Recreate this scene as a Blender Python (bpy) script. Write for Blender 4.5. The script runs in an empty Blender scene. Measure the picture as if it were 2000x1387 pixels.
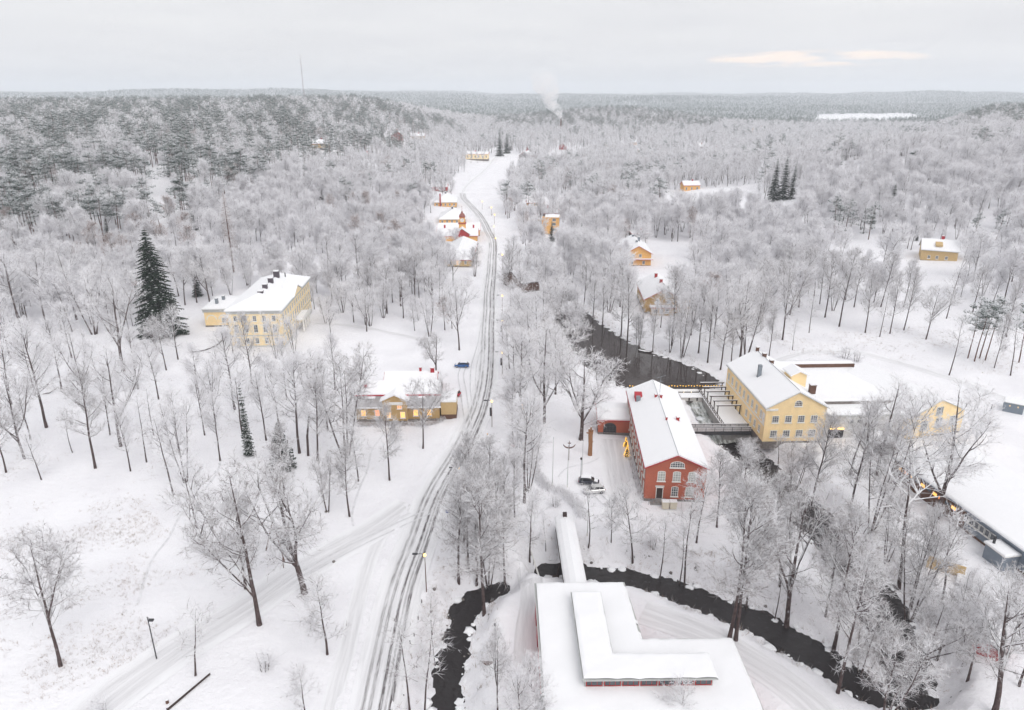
import bpy, math, random
import numpy as np
from mathutils import Vector, Matrix
R = math.radians
SC = bpy.context.scene
COL = SC.collection

# ------------------------------------------------------------------ camera
CAMZ, PITCH, FPX, PW, PH = 75.0, R(20.4), 1380.0, 2000.0, 1387.0
cam_data = bpy.data.cameras.new('camera')
cam_data.sensor_fit = 'HORIZONTAL'; cam_data.sensor_width = 36.0
cam_data.lens = 36.0 * FPX / PW
cam_data.clip_start = 0.5; cam_data.clip_end = 60000
cam = bpy.data.objects.new('camera', cam_data); COL.objects.link(cam)
cam.location = (0, 0, CAMZ); cam.rotation_euler = (R(90) - PITCH, 0, 0)
SC.camera = cam

# ------------------------------------------------------------------ world, sun, exposure
SUN_EL, SUN_AZ = R(46), R(150)        # azimuth clockwise from +Y
world = bpy.data.worlds.new('World'); SC.world = world; world.use_nodes = True
wn, wl = world.node_tree.nodes, world.node_tree.links
wn.clear()
def wnode(t, **k):
    n = wn.new(t)
    for a, b in k.items(): setattr(n, a, b)
    return n
w_out = wnode('ShaderNodeOutputWorld'); w_bg = wnode('ShaderNodeBackground')
w_sky = wnode('ShaderNodeTexSky', sky_type='NISHITA', sun_disc=False)
w_sky.sun_elevation = SUN_EL; w_sky.sun_rotation = SUN_AZ; w_sky.dust_density = 4.0
w_co = wnode('ShaderNodeTexCoord'); w_sep = wnode('ShaderNodeSeparateXYZ'); wl.new(w_co.outputs['Generated'], w_sep.inputs[0])
w_add = wnode('ShaderNodeMath', operation='ADD'); w_abs = wnode('ShaderNodeMath', operation='ABSOLUTE'); wl.new(w_sep.outputs[2], w_abs.inputs[0]); wl.new(w_abs.outputs[0], w_add.inputs[0]); w_add.inputs[1].default_value = 0.06
def wdiv(s):
    d = wnode('ShaderNodeMath', operation='DIVIDE'); wl.new(w_sep.outputs[s], d.inputs[0]); wl.new(w_add.outputs[0], d.inputs[1]); return d.outputs[0]
w_cmb = wnode('ShaderNodeCombineXYZ'); wl.new(wdiv(0), w_cmb.inputs[0]); wl.new(wdiv(1), w_cmb.inputs[1])
w_noise = wnode('ShaderNodeTexNoise'); w_noise.inputs['Scale'].default_value = 0.55; w_noise.inputs['Detail'].default_value = 6; w_noise.inputs['Roughness'].default_value = 0.55
wl.new(w_cmb.outputs[0], w_noise.inputs['Vector'])
w_ramp = wnode('ShaderNodeValToRGB'); wl.new(w_noise.outputs['Fac'], w_ramp.inputs[0])
w_ramp.color_ramp.elements[0].position = 0.30; w_ramp.color_ramp.elements[0].color = (7.80, 7.78, 8.02, 1)
w_ramp.color_ramp.elements[1].position = 0.72; w_ramp.color_ramp.elements[1].color = (8.85, 8.80, 8.88, 1)
w_mix = wnode('ShaderNodeMixRGB'); w_mix.inputs[0].default_value = 0.93
wl.new(w_sky.outputs[0], w_mix.inputs[1]); wl.new(w_ramp.outputs[0], w_mix.inputs[2])
# a thin warm break in the cloud deck, low in the sky
def wmath(op, a, b):
    n = wnode('ShaderNodeMath', operation=op)
    for i, v in enumerate((a, b)):
        if isinstance(v, (int, float)): n.inputs[i].default_value = v
        else: wl.new(v, n.inputs[i])
    return n.outputs[0]
bx = wmath('DIVIDE', wmath('SUBTRACT', w_sep.outputs[0], 0.362), 0.12)
bz = wmath('DIVIDE', wmath('SUBTRACT', w_sep.outputs[2], 0.0385), 0.0105)
w_n2 = wnode('ShaderNodeTexNoise'); w_n2.inputs['Scale'].default_value = 14; w_n2.inputs['Detail'].default_value = 5
w_map = wnode('ShaderNodeMapping'); w_map.inputs['Scale'].default_value = (1, 1, 9); wl.new(w_co.outputs['Generated'], w_map.inputs[0]); wl.new(w_map.outputs[0], w_n2.inputs['Vector'])
brk = wmath('SUBTRACT', 1.0, wmath('ADD', wmath('MULTIPLY', bx, bx), wmath('MULTIPLY', bz, bz)))
brk = wmath('MULTIPLY', wmath('MAXIMUM', brk, 0.0), wmath('GREATER_THAN', w_sep.outputs[1], 0.0))
brk = wmath('MULTIPLY', wmath('MINIMUM', wmath('MULTIPLY', brk, 1.6), 1.0), wmath('MULTIPLY', wmath('MAXIMUM', wmath('SUBTRACT', w_n2.outputs['Fac'], 0.40), 0.0), 7.5))
brk = wmath('MINIMUM', brk, 1.0)
w_mix2 = wnode('ShaderNodeMixRGB'); wl.new(brk, w_mix2.inputs[0]); wl.new(w_mix.outputs[0], w_mix2.inputs[1]); w_mix2.inputs[2].default_value = (11.6, 9.7, 8.3, 1)
wl.new(w_mix2.outputs[0], w_bg.inputs[0]); w_bg.inputs[1].default_value = 0.10
wl.new(w_bg.outputs[0], w_out.inputs[0])

sun_data = bpy.data.lights.new('sun', 'SUN'); sun_data.energy = 1.45; sun_data.angle = R(45); sun_data.color = (1, 0.975, 0.955)
sun = bpy.data.objects.new('sun', sun_data); COL.objects.link(sun)
sun_dir = Vector((math.sin(SUN_AZ) * math.cos(SUN_EL), math.cos(SUN_AZ) * math.cos(SUN_EL), math.sin(SUN_EL)))
sun.rotation_euler = (-sun_dir).to_track_quat('-Z', 'Y').to_euler(); sun.location = (0, 0, 200)
SC.view_settings.view_transform = 'Standard'; SC.view_settings.look = 'None'
SC.view_settings.exposure = 0.07; SC.view_settings.gamma = 1.0; SC.view_settings.use_curve_mapping = False
cy = SC.cycles
cy.max_bounces = 8; cy.diffuse_bounces = 4; cy.glossy_bounces = 2; cy.transmission_bounces = 2; cy.transparent_max_bounces = 4
cy.volume_bounces = 5; cy.caustics_reflective = False; cy.caustics_refractive = False
cy.use_denoising = True; cy.use_adaptive_sampling = True; cy.adaptive_threshold = 0.035
SC.render.filter_size = 1.2

# ------------------------------------------------------------------ materials
MATS = {}
def new_mat(name):
    m = bpy.data.materials.new(name); m.use_nodes = True
    MATS[name] = m
    n = m.node_tree.nodes; b = n['Principled BSDF']
    return m, n, m.node_tree.links, b
def pick(L, v, sock):
    if isinstance(v, (int, float, tuple)): sock.default_value = v
    else: L.new(v, sock)
def mat(name, col, rough=0.7, var=0.12, scale=3.0, bump=0.0, metal=0.0, spec=0.3, emit=None, estr=0, stretch=(1, 1, 1), bscale=None):
    m, n, L, b = new_mat(name)
    b.inputs['Roughness'].default_value = rough; b.inputs['Metallic'].default_value = metal
    b.inputs['Specular IOR Level'].default_value = spec
    co = n.new('ShaderNodeTexCoord'); mp = n.new('ShaderNodeMapping'); mp.inputs['Scale'].default_value = stretch
    L.new(co.outputs['Object'], mp.inputs[0])
    no = n.new('ShaderNodeTexNoise'); no.inputs['Scale'].default_value = scale; no.inputs['Detail'].default_value = 5
    L.new(mp.outputs[0], no.inputs['Vector'])
    rp = n.new('ShaderNodeValToRGB'); L.new(no.outputs['Fac'], rp.inputs[0])
    rp.color_ramp.elements[0].position = 0.3; rp.color_ramp.elements[1].position = 0.7
    rp.color_ramp.elements[0].color = tuple(c * (1 - var) for c in col) + (1,)
    rp.color_ramp.elements[1].color = tuple(min(1, c * (1 + var)) for c in col) + (1,)
    L.new(rp.outputs[0], b.inputs['Base Color'])
    if bump:
        bp = n.new('ShaderNodeBump'); bp.inputs['Strength'].default_value = bump; bp.inputs['Distance'].default_value = 0.1
        if bscale:
            n2 = n.new('ShaderNodeTexNoise'); n2.inputs['Scale'].default_value = bscale; n2.inputs['Detail'].default_value = 4
            L.new(mp.outputs[0], n2.inputs['Vector']); L.new(n2.outputs['Fac'], bp.inputs['Height'])
        else: L.new(no.outputs['Fac'], bp.inputs['Height'])
        L.new(bp.outputs[0], b.inputs['Normal'])
    if emit:
        b.inputs['Emission Color'].default_value = emit + (1,); b.inputs['Emission Strength'].default_value = estr
    return m
SNOWC = (0.87, 0.875, 0.895)
mat('roof_snow', SNOWC, 0.85, 0.012, 0.6, 0.25, bscale=1.5)
mat('packed_snow', (0.66, 0.66, 0.685), 0.8, 0.09, 0.5, 0.3, stretch=(1, 1, 1), bscale=3)
mat('yellow_plaster', (0.89, 0.685, 0.385), 0.85, 0.06, 0.7, 0.1)
mat('pale_yellow_plaster', (0.88, 0.72, 0.45), 0.85, 0.06, 0.7, 0.1)
mat('orange_wood', (0.76, 0.43, 0.15), 0.8, 0.10, 2.0, 0.2, stretch=(6, 6, 0.4))
mat('ochre_wood', (0.48, 0.32, 0.145), 0.8, 0.14, 2.0, 0.2, stretch=(6, 6, 0.4))
mat('tan_wood', (0.56, 0.40, 0.20), 0.8, 0.10, 2.0, 0.2, stretch=(6, 6, 0.4))
mat('red_paint', (0.36, 0.035, 0.035), 0.6, 0.12, 2.0)
mat('red_metal', (0.42, 0.03, 0.045), 0.5, 0.12, 2.0)
mat('white_paint', (0.78, 0.77, 0.74), 0.6, 0.04, 2.0)
mat('grey_trim', (0.50, 0.51, 0.50), 0.7, 0.06, 2.0)
mat('white_wall', (0.60, 0.59, 0.57), 0.8, 0.08, 0.8, 0.1)
mat('concrete', (0.30, 0.29, 0.28), 0.85, 0.2, 1.5, 0.3)
mat('stone', (0.20, 0.18, 0.17), 0.85, 0.3, 3.0, 0.5)
mat('blue_grey_wall', (0.20, 0.235, 0.28), 0.7, 0.06, 1.5)
mat('dark_metal', (0.05, 0.05, 0.055), 0.5, 0.2, 3.0)
mat('grey_metal', (0.25, 0.28, 0.31), 0.45, 0.1, 3.0, metal=0.4)
mat('chimney_dark', (0.085, 0.07, 0.085), 0.7, 0.2, 3.0)
mat('brown_wood', (0.13, 0.07, 0.05), 0.8, 0.25, 3.0, 0.3)
mat('dark_wood', (0.05, 0.033, 0.03), 0.8, 0.25, 3.0, 0.3)
mat('cut_wood', (0.30, 0.15, 0.075), 0.85, 0.35, 3.0, 0.5, stretch=(3, 3, 0.5))
mat('copper_dome', (0.30, 0.12, 0.10), 0.6, 0.2, 3.0)
mat('glass', (0.09, 0.10, 0.115), 0.12, 0.35, 0.9, spec=0.6)
mat('dark_glass', (0.03, 0.03, 0.035), 0.12, 0.3, 0.9, spec=0.6)
mat('pale_glass', (0.42, 0.43, 0.40), 0.2, 0.25, 1.2, spec=0.6)
mat('lit_glass', (0.5, 0.3, 0.1), 0.3, 0.3, 1.5, emit=(1.0, 0.52, 0.12), estr=1.3)
mat('lit_glass_red', (0.5, 0.2, 0.1), 0.3, 0.3, 1.5, emit=(1.0, 0.30, 0.06), estr=1.3)
mat('lamp_glow', (0.9, 0.6, 0.2), 0.4, 0.02, 1.0, emit=(1.0, 0.60, 0.16), estr=3.2)
mat('bulb_glow', (0.9, 0.6, 0.1), 0.4, 0.02, 1.0, emit=(1.0, 0.52, 0.05), estr=1.5)
mat('bulb_pale', (0.9, 0.8, 0.6), 0.4, 0.02, 1.0, emit=(1.0, 0.85, 0.6), estr=2.0)
mat('tyre', (0.02, 0.02, 0.02), 0.9, 0.2, 3)
mat('rim', (0.45, 0.45, 0.47), 0.3, 0.05, 3, metal=0.8)
mat('car_black', (0.012, 0.014, 0.03), 0.15, 0.02, 1, spec=0.6)
mat('car_silver', (0.66, 0.66, 0.65), 0.25, 0.03, 1, metal=0.5)
mat('car_blue', (0.02, 0.10, 0.30), 0.25, 0.05, 1, spec=0.6)
mat('plastic_cream', (0.62, 0.56, 0.45), 0.5, 0.05, 2)
mat('banner_dark', (0.06, 0.055, 0.06), 0.8, 0.5, 3.0)
mat('sign_blue', (0.05, 0.10, 0.30), 0.5, 0.05, 2)
mat('needles', (0.020, 0.033, 0.022), 0.9, 0.35, 0.9, spec=0.1)
mat('needles_pine', (0.06, 0.095, 0.076), 0.9, 0.35, 0.9, spec=0.1)
mat('twig_brown', (0.30, 0.215, 0.19), 0.9, 0.3, 0.5, spec=0.1)
mat('dry_grass', (0.33, 0.25, 0.20), 0.9, 0.4, 0.2, spec=0.1)
def foam_mat():
    m, n, L, b = new_mat('foam'); b.inputs['Roughness'].default_value = 0.35
    co = n.new('ShaderNodeTexCoord'); mp = n.new('ShaderNodeMapping'); mp.inputs['Scale'].default_value = (1.3, 0.22, 1); mp.inputs['Rotation'].default_value = (0, 0, R(14)); L.new(co.outputs['Object'], mp.inputs[0])
    no = n.new('ShaderNodeTexNoise'); no.inputs['Scale'].default_value = 1.0; no.inputs['Detail'].default_value = 7; no.inputs['Roughness'].default_value = 0.7; L.new(mp.outputs[0], no.inputs['Vector'])
    rp = n.new('ShaderNodeValToRGB'); L.new(no.outputs['Fac'], rp.inputs[0]); rp.color_ramp.elements[0].position = 0.40; rp.color_ramp.elements[0].color = (0.10, 0.11, 0.095, 1); rp.color_ramp.elements[1].position = 0.62; rp.color_ramp.elements[1].color = (0.72, 0.74, 0.73, 1)
    L.new(rp.outputs[0], b.inputs['Base Color']); bp = n.new('ShaderNodeBump'); bp.inputs['Distance'].default_value = 0.3; L.new(no.outputs['Fac'], bp.inputs['Height']); L.new(bp.outputs[0], b.inputs['Normal'])
foam_mat()
mat('ice', (0.66, 0.69, 0.71), 0.35, 0.15, 0.5, 0.3)

def frost_mat(name, col, var, scale, tl=0.4):
    m, n, L, b = new_mat(name); n.remove(b)
    co = n.new('ShaderNodeTexCoord'); no = n.new('ShaderNodeTexNoise'); no.inputs['Scale'].default_value = scale; no.inputs['Detail'].default_value = 3; L.new(co.outputs['Object'], no.inputs['Vector'])
    rp = n.new('ShaderNodeValToRGB'); L.new(no.outputs['Fac'], rp.inputs[0]); rp.color_ramp.elements[0].position = 0.3; rp.color_ramp.elements[1].position = 0.7
    rp.color_ramp.elements[0].color = tuple(c * (1 - var) for c in col) + (1,); rp.color_ramp.elements[1].color = tuple(min(0.97, c * (1 + var)) for c in col) + (1,)
    d = n.new('ShaderNodeBsdfDiffuse'); t = n.new('ShaderNodeBsdfTranslucent'); mx = n.new('ShaderNodeMixShader'); mx.inputs[0].default_value = tl
    L.new(rp.outputs[0], d.inputs[0]); L.new(rp.outputs[0], t.inputs[0]); L.new(d.outputs[0], mx.inputs[1]); L.new(t.outputs[0], mx.inputs[2]); L.new(mx.outputs[0], n['Material Output'].inputs[0])
frost_mat('frost', (0.915, 0.91, 0.935), 0.05, 0.3)
frost_mat('frost_grey', (0.66, 0.645, 0.65), 0.15, 0.5)
frost_mat('needle_snow', (0.86, 0.87, 0.89), 0.05, 0.8, 0.3)
frost_mat('frost_dull', (0.79, 0.785, 0.80), 0.15, 0.4)
frost_mat('twig_grey', (0.36, 0.335, 0.335), 0.25, 0.5)
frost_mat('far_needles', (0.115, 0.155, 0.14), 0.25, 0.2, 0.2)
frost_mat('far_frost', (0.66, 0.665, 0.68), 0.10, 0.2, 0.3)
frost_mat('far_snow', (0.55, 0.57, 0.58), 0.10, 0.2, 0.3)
def bark_mat(name, col, thr=0.30, frost=0.5):
    m, n, L, b = new_mat(name)
    b.inputs['Roughness'].default_value = 0.9; b.inputs['Specular IOR Level'].default_value = 0.1
    geo = n.new('ShaderNodeNewGeometry'); sp = n.new('ShaderNodeSeparateXYZ'); L.new(geo.outputs['Normal'], sp.inputs[0])
    co = n.new('ShaderNodeTexCoord')
    no = n.new('ShaderNodeTexNoise'); no.inputs['Scale'].default_value = 1.6; no.inputs['Detail'].default_value = 5; L.new(co.outputs['Object'], no.inputs['Vector'])
    ad = n.new('ShaderNodeMath'); ad.operation = 'MULTIPLY_ADD'; L.new(no.outputs['Fac'], ad.inputs[0]); ad.inputs[1].default_value = frost * 2; ad.inputs[2].default_value = -frost
    su = n.new('ShaderNodeMath'); su.operation = 'ADD'; L.new(sp.outputs[2], su.inputs[0]); L.new(ad.outputs[0], su.inputs[1])
    mr = n.new('ShaderNodeMapRange'); mr.inputs['From Min'].default_value = thr - 0.1; mr.inputs['From Max'].default_value = thr + 0.15; L.new(su.outputs[0], mr.inputs[0])
    n2 = n.new('ShaderNodeTexNoise'); n2.inputs['Scale'].default_value = 3; n2.inputs['Detail'].default_value = 4; L.new(co.outputs['Object'], n2.inputs['Vector'])
    rp = n.new('ShaderNodeValToRGB'); L.new(n2.outputs['Fac'], rp.inputs[0])
    rp.color_ramp.elements[0].position = 0.3; rp.color_ramp.elements[1].position = 0.7
    rp.color_ramp.elements[0].color = tuple(c * 0.6 for c in col) + (1,); rp.color_ramp.elements[1].color = tuple(c * 1.5 for c in col) + (1,)
    mx = n.new('ShaderNodeMixRGB'); L.new(mr.outputs[0], mx.inputs[0]); L.new(rp.outputs[0], mx.inputs[1]); mx.inputs[2].default_value = (0.78, 0.785, 0.80, 1)
    L.new(mx.outputs[0], b.inputs['Base Color'])
    return m
bark_mat('bark', (0.085, 0.062, 0.060), thr=0.25)
bark_mat('bark_pine', (0.115, 0.055, 0.042), thr=0.45)
bark_mat('branch', (0.15, 0.125, 0.125), thr=-0.35, frost=0.7)
bark_mat('bark_frosted', (0.13, 0.11, 0.11), thr=-0.05, frost=0.6)

def snow_ground_mat():
    m, n, L, b = new_mat('snow_ground')
    b.inputs['Roughness'].default_value = 0.85; b.inputs['Specular IOR Level'].default_value = 0.25
    co = n.new('ShaderNodeTexCoord')
    no = n.new('ShaderNodeTexNoise'); no.inputs['Scale'].default_value = 0.09; no.inputs['Detail'].default_value = 6; L.new(co.outputs['Object'], no.inputs['Vector'])
    rp = n.new('ShaderNodeValToRGB'); L.new(no.outputs['Fac'], rp.inputs[0])
    rp.color_ramp.elements[0].position = 0.28; rp.color_ramp.elements[0].color = (0.805, 0.80, 0.832, 1)
    rp.color_ramp.elements[1].position = 0.60; rp.color_ramp.elements[1].color = (0.882, 0.880, 0.908, 1)
    # steep banks: earth and stones showing through the snow
    geo = n.new('ShaderNodeNewGeometry'); sp = n.new('ShaderNodeSeparateXYZ'); L.new(geo.outputs['Normal'], sp.inputs[0])
    n3 = n.new('ShaderNodeTexNoise'); n3.inputs['Scale'].default_value = 0.9; n3.inputs['Detail'].default_value = 5; n3.inputs['Roughness'].default_value = 0.7; L.new(co.outputs['Object'], n3.inputs['Vector'])
    ad = n.new('ShaderNodeMath'); ad.operation = 'MULTIPLY_ADD'; L.new(n3.outputs['Fac'], ad.inputs[0]); ad.inputs[1].default_value = 1.3; L.new(sp.outputs[2], ad.inputs[2])
    mr = n.new('ShaderNodeMapRange'); mr.inputs['From Min'].default_value = 1.06; mr.inputs['From Max'].default_value = 1.16; L.new(ad.outputs[0], mr.inputs[0])
    mx = n.new('ShaderNodeMixRGB'); L.new(mr.outputs[0], mx.inputs[0]); mx.inputs[1].default_value = (0.10, 0.08, 0.075, 1); L.new(rp.outputs[0], mx.inputs[2])
    # far forest floor beyond the place where single trees can be told apart
    L.new(mx.outputs[0], b.inputs['Base Color'])
    n2 = n.new('ShaderNodeTexNoise'); n2.inputs['Scale'].default_value = 0.8; n2.inputs['Detail'].default_value = 7; n2.inputs['Roughness'].default_value = 0.62; L.new(co.outputs['Object'], n2.inputs['Vector'])
    bp = n.new('ShaderNodeBump'); bp.inputs['Strength'].default_value = 0.6; bp.inputs['Distance'].default_value = 0.55; L.new(n2.outputs['Fac'], bp.inputs['Height']); L.new(bp.outputs[0], b.inputs['Normal'])
snow_ground_mat()

def brick_mat():
    m, n, L, b = new_mat('red_brick')
    b.inputs['Roughness'].default_value = 0.85
    co = n.new('ShaderNodeTexCoord')
    mp = n.new('ShaderNodeMapping'); L.new(co.outputs['Object'], mp.inputs[0]); mp.inputs['Rotation'].default_value = (R(90), 0, 0)
    br = n.new('ShaderNodeTexBrick'); L.new(mp.outputs[0], br.inputs['Vector']); br.inputs['Scale'].default_value = 1.0
    br.inputs['Brick Width'].default_value = 0.26; br.inputs['Row Height'].default_value = 0.085; br.inputs['Mortar Size'].default_value = 0.008
    br.inputs['Color1'].default_value = (0.52, 0.125, 0.062, 1); br.inputs['Color2'].default_value = (0.41, 0.092, 0.05, 1); br.inputs['Mortar'].default_value = (0.32, 0.16, 0.13, 1)
    no = n.new('ShaderNodeTexNoise'); no.inputs['Scale'].default_value = 0.8; no.inputs['Detail'].default_value = 6; no.inputs['Roughness'].default_value = 0.7; L.new(co.outputs['Object'], no.inputs['Vector'])
    mr = n.new('ShaderNodeMapRange'); mr.inputs['From Min'].default_value = 0.58; mr.inputs['From Max'].default_value = 0.75; mr.inputs['To Max'].default_value = 0.6; L.new(no.outputs['Fac'], mr.inputs[0])
    mx = n.new('ShaderNodeMixRGB'); L.new(mr.outputs[0], mx.inputs[0]); L.new(br.outputs[0], mx.inputs[1]); mx.inputs[2].default_value = (0.46, 0.16, 0.11, 1)
    L.new(mx.outputs[0], b.inputs['Base Color'])
brick_mat()

def water_mat(name, col, rough, scale, dist):
    m, n, L, b = new_mat(name)
    b.inputs['Base Color'].default_value = col + (1,); b.inputs['Roughness'].default_value = rough
    b.inputs['Specular IOR Level'].default_value = 0.5; b.inputs['IOR'].default_value = 1.33
    co = n.new('ShaderNodeTexCoord')
    no = n.new('ShaderNodeTexNoise'); no.inputs['Scale'].default_value = scale; no.inputs['Detail'].default_value = 4; L.new(co.outputs['Object'], no.inputs['Vector'])
    bp = n.new('ShaderNodeBump'); bp.inputs['Strength'].default_value = 0.5; bp.inputs['Distance'].default_value = dist; L.new(no.outputs['Fac'], bp.inputs['Height']); L.new(bp.outputs[0], b.inputs['Normal'])
water_mat('pond_water', (0.050, 0.040, 0.038), 0.05, 0.9, 0.014)
water_mat('stream_water', (0.026, 0.022, 0.023), 0.09, 0.9, 0.55)

def road_mat(name, tracks, base=(0.80, 0.80, 0.82), hw=3.6):
    """tracks: (lateral metres, half width, strength)"""
    m, n, L, b = new_mat(name)
    b.inputs['Roughness'].default_value = 0.75
    uv = n.new('ShaderNodeUVMap'); sp = n.new('ShaderNodeSeparateXYZ'); L.new(uv.outputs[0], sp.inputs[0])
    def M(op, a, bb=0.0, cc=None):
        k = n.new('ShaderNodeMath'); k.operation = op
        for i, v in enumerate((a, bb) if cc is None else (a, bb, cc)):
            if isinstance(v, (int, float)): k.inputs[i].default_value = v
            else: L.new(v, k.inputs[i])
        return k.outputs[0]
    def noise(scx, scy, sc, det=4):
        mp = n.new('ShaderNodeMapping'); mp.inputs['Scale'].default_value = (scx, scy, 1); L.new(uv.outputs[0], mp.inputs[0])
        no = n.new('ShaderNodeTexNoise'); no.inputs['Scale'].default_value = sc; no.inputs['Detail'].default_value = det; no.inputs['Roughness'].default_value = 0.65; L.new(mp.outputs[0], no.inputs['Vector']); return no.outputs['Fac']
    wob = M('MULTIPLY_ADD', noise(0.0, 0.022, 1.0, 1), 0.7, -0.35)
    u = M('ADD', sp.outputs[0], wob)
    fine = noise(5.0, 0.35, 1.0, 6); patch = noise(0.25, 0.06, 1.0, 3); rag = noise(9.0, 1.4, 1.0, 3)
    tot = None
    for uc, tw_, st in tracks:
        d = M('ABSOLUTE', M('SUBTRACT', u, uc))
        d = M('ADD', d, M('MULTIPLY_ADD', rag, 0.20, -0.10))
        k = n.new('ShaderNodeMapRange'); k.interpolation_type = 'SMOOTHSTEP'; L.new(d, k.inputs[0]); k.inputs['From Min'].default_value = tw_ * 1.5; k.inputs['From Max'].default_value = tw_ * 0.55
        v = M('MULTIPLY', k.outputs[0], st)
        tot = v if tot is None else M('MAXIMUM', tot, v)
    f2 = n.new('ShaderNodeMapRange'); L.new(fine, f2.inputs[0]); f2.inputs['From Min'].default_value = 0.30; f2.inputs['From Max'].default_value = 0.58; f2.inputs['To Min'].default_value = 0.10
    f3 = n.new('ShaderNodeMapRange'); L.new(patch, f3.inputs[0]); f3.inputs['From Min'].default_value = 0.32; f3.inputs['From Max'].default_value = 0.50; f3.inputs['To Min'].default_value = 0.28
    tot = M('MULTIPLY', M('MULTIPLY', tot, f2.outputs[0]), f3.outputs[0])
    bs = n.new('ShaderNodeValToRGB'); L.new(noise(1.6, 0.09, 1.0, 5), bs.inputs[0])
    bs.color_ramp.elements[0].position = 0.30; bs.color_ramp.elements[0].color = tuple(c * 0.86 for c in base) + (1,)
    bs.color_ramp.elements[1].position = 0.60; bs.color_ramp.elements[1].color = tuple(min(0.9, c * 1.06) for c in base) + (1,)
    mx = n.new('ShaderNodeMixRGB'); L.new(tot, mx.inputs[0]); L.new(bs.outputs[0], mx.inputs[1]); mx.inputs[2].default_value = (0.085, 0.07, 0.073, 1)
    ed = n.new('ShaderNodeMapRange'); ed.interpolation_type = 'SMOOTHSTEP'; L.new(M('ADD', M('ABSOLUTE', sp.outputs[0]), M('MULTIPLY_ADD', noise(0.5, 0.2, 1.0, 4), hw * 0.8, -hw * 0.4)), ed.inputs[0]); ed.inputs['From Min'].default_value = hw * 0.55; ed.inputs['From Max'].default_value = hw * 0.95
    me_ = n.new('ShaderNodeMixRGB'); L.new(ed.outputs[0], me_.inputs[0]); L.new(mx.outputs[0], me_.inputs[1]); me_.inputs[2].default_value = (0.86, 0.865, 0.885, 1)
    L.new(me_.outputs[0], b.inputs['Base Color'])
    bp = n.new('ShaderNodeBump'); bp.inputs['Strength'].default_value = 0.3; bp.inputs['Distance'].default_value = 0.1; L.new(fine, bp.inputs['Height']); L.new(bp.outputs[0], b.inputs['Normal'])
road_mat('road_snow', [(-1.75, 0.26, 0.68), (-0.85, 0.24, 0.72), (0.5, 0.22, 1.0), (1.2, 0.14, 0.6), (1.85, 0.27, 1.0), (1.2, 1.0, 0.16), (-1.3, 0.9, 0.14)], hw=4.2)
road_mat('side_road_snow', [(-1.3, 0.5, 0.12), (0.2, 0.4, 0.12), (1.4, 0.5, 0.10)], base=(0.775, 0.775, 0.795), hw=3.4)
road_mat('path_snow', [(-0.5, 0.5, 0.08), (0.6, 0.4, 0.06)], base=(0.79, 0.79, 0.81), hw=1.4)

# ------------------------------------------------------------------ terrain
def S(t): t = np.clip(t, 0, 1); return t * t * (3 - 2 * t)
def wav(x, y, l, s):
    a = 6.2832 / l
    return (np.sin(a * (x * 0.93 + y * 0.37) + s) + np.sin(a * (x * -0.51 + y * 0.86) * 1.37 + s * 2.1) + np.sin(a * (x * 0.2 - y * 0.98) * 0.71 + s * 3.7)) / 3
def hills(x, y):
    left = 49 * (1 - np.exp(-np.maximum(y - 255, 0) / 250)) * S((-x - 12 - 0.02 * (y - 300)) / 240) * (1 - 0.72 * S((y - 1050) / 700))
    right = 44 * (1 - np.exp(-np.maximum(y - 200, 0) / 260)) * S((x - 75 - 0.12 * np.clip(y - 300, 0, 300)) / 190) * (1 - S((y - 480) / 320) * (1 - S((x / np.maximum(y, 1) - 0.49) / 0.18))) * (1 - S((y - 850 - 0.25 * x) / 500))
    mid = 30 * np.exp(-((x - 210) / 190) ** 2 - ((y - 1480) / 260) ** 2) + 16 * np.exp(-((x + 260) / 260) ** 2 - ((y - 1500) / 350) ** 2)
    lake = 1 - np.exp(-(((x - 0.485 * y) / (0.19 * y + 10)) ** 4) - (((y - 2250) / 900) ** 4))
    far = S((y - 1500) / 4200) * (19 + 26 * wav(x, y, 2600, 1.3) + 17 * wav(x, y, 950, 4.0))
    far2 = S((y - 6500) / 4000) * (8 + 16 * wav(x, y, 5200, 0.4))
    sideL = 45 * S((-x - 300) / 900) * S((y - 600) / 1500); 
    sideR = 40 * S((x - 1700) / 1500) * S((y - 1200) / 2000)
    return left + right + mid + (far + far2 + sideL * 0.3 + sideR * 0.3) * lake
# rivers: pixel, half width (m), water level
def flat(px, py, z):
    u = (px - PW / 2) / FPX; v = -(py - PH / 2) / FPX
    c, s = math.cos(PITCH), math.sin(PITCH)
    d = (u, c + v * s, -s + v * c); t = (z - CAMZ) / d[2]
    return d[0] * t, d[1] * t
POND_Z, STREAM_Z = -0.9, -3.2
POND = [(1078, 545, 2.0), (1092, 572, 4.0), (1108, 602, 6.0), (1130, 635, 8), (1170, 672, 10), (1215, 706, 12.5), (1268, 728, 14), (1310, 742, 13), (1350, 752, 9)]
LOWER = [(1440, 868, 3.92), (1500, 925, 3.92), (1585, 1010, 4.18), (1665, 1100, 4.35), (1722, 1200, 4.52), (1768, 1290, 4.00), (1775, 1345, 3.48), (1710, 1348, 3.13), (1640, 1312, 3.13), (1560, 1262, 3.22), (1480, 1218, 3.13), (1380, 1178, 2.96), (1290, 1145, 2.78), (1190, 1125, 2.52), (1120, 1116, 2.17), (1068, 1114, 2.26)]
WEST = [(972, 1148, 1.74), (935, 1165, 2.44), (905, 1200, 2.35), (888, 1260, 2.26), (876, 1330, 2.26), (866, 1400, 2.35), (855, 1500, 2.44)]
RAPIDS = [(1376, 772, 5.2), (1392, 800, 5.0), (1412, 835, 4.6), (1440, 868, 4.5)]
def poly_w(l, z): return [flat(a, b, z) + (w, z) for a, b, w in l]
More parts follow.
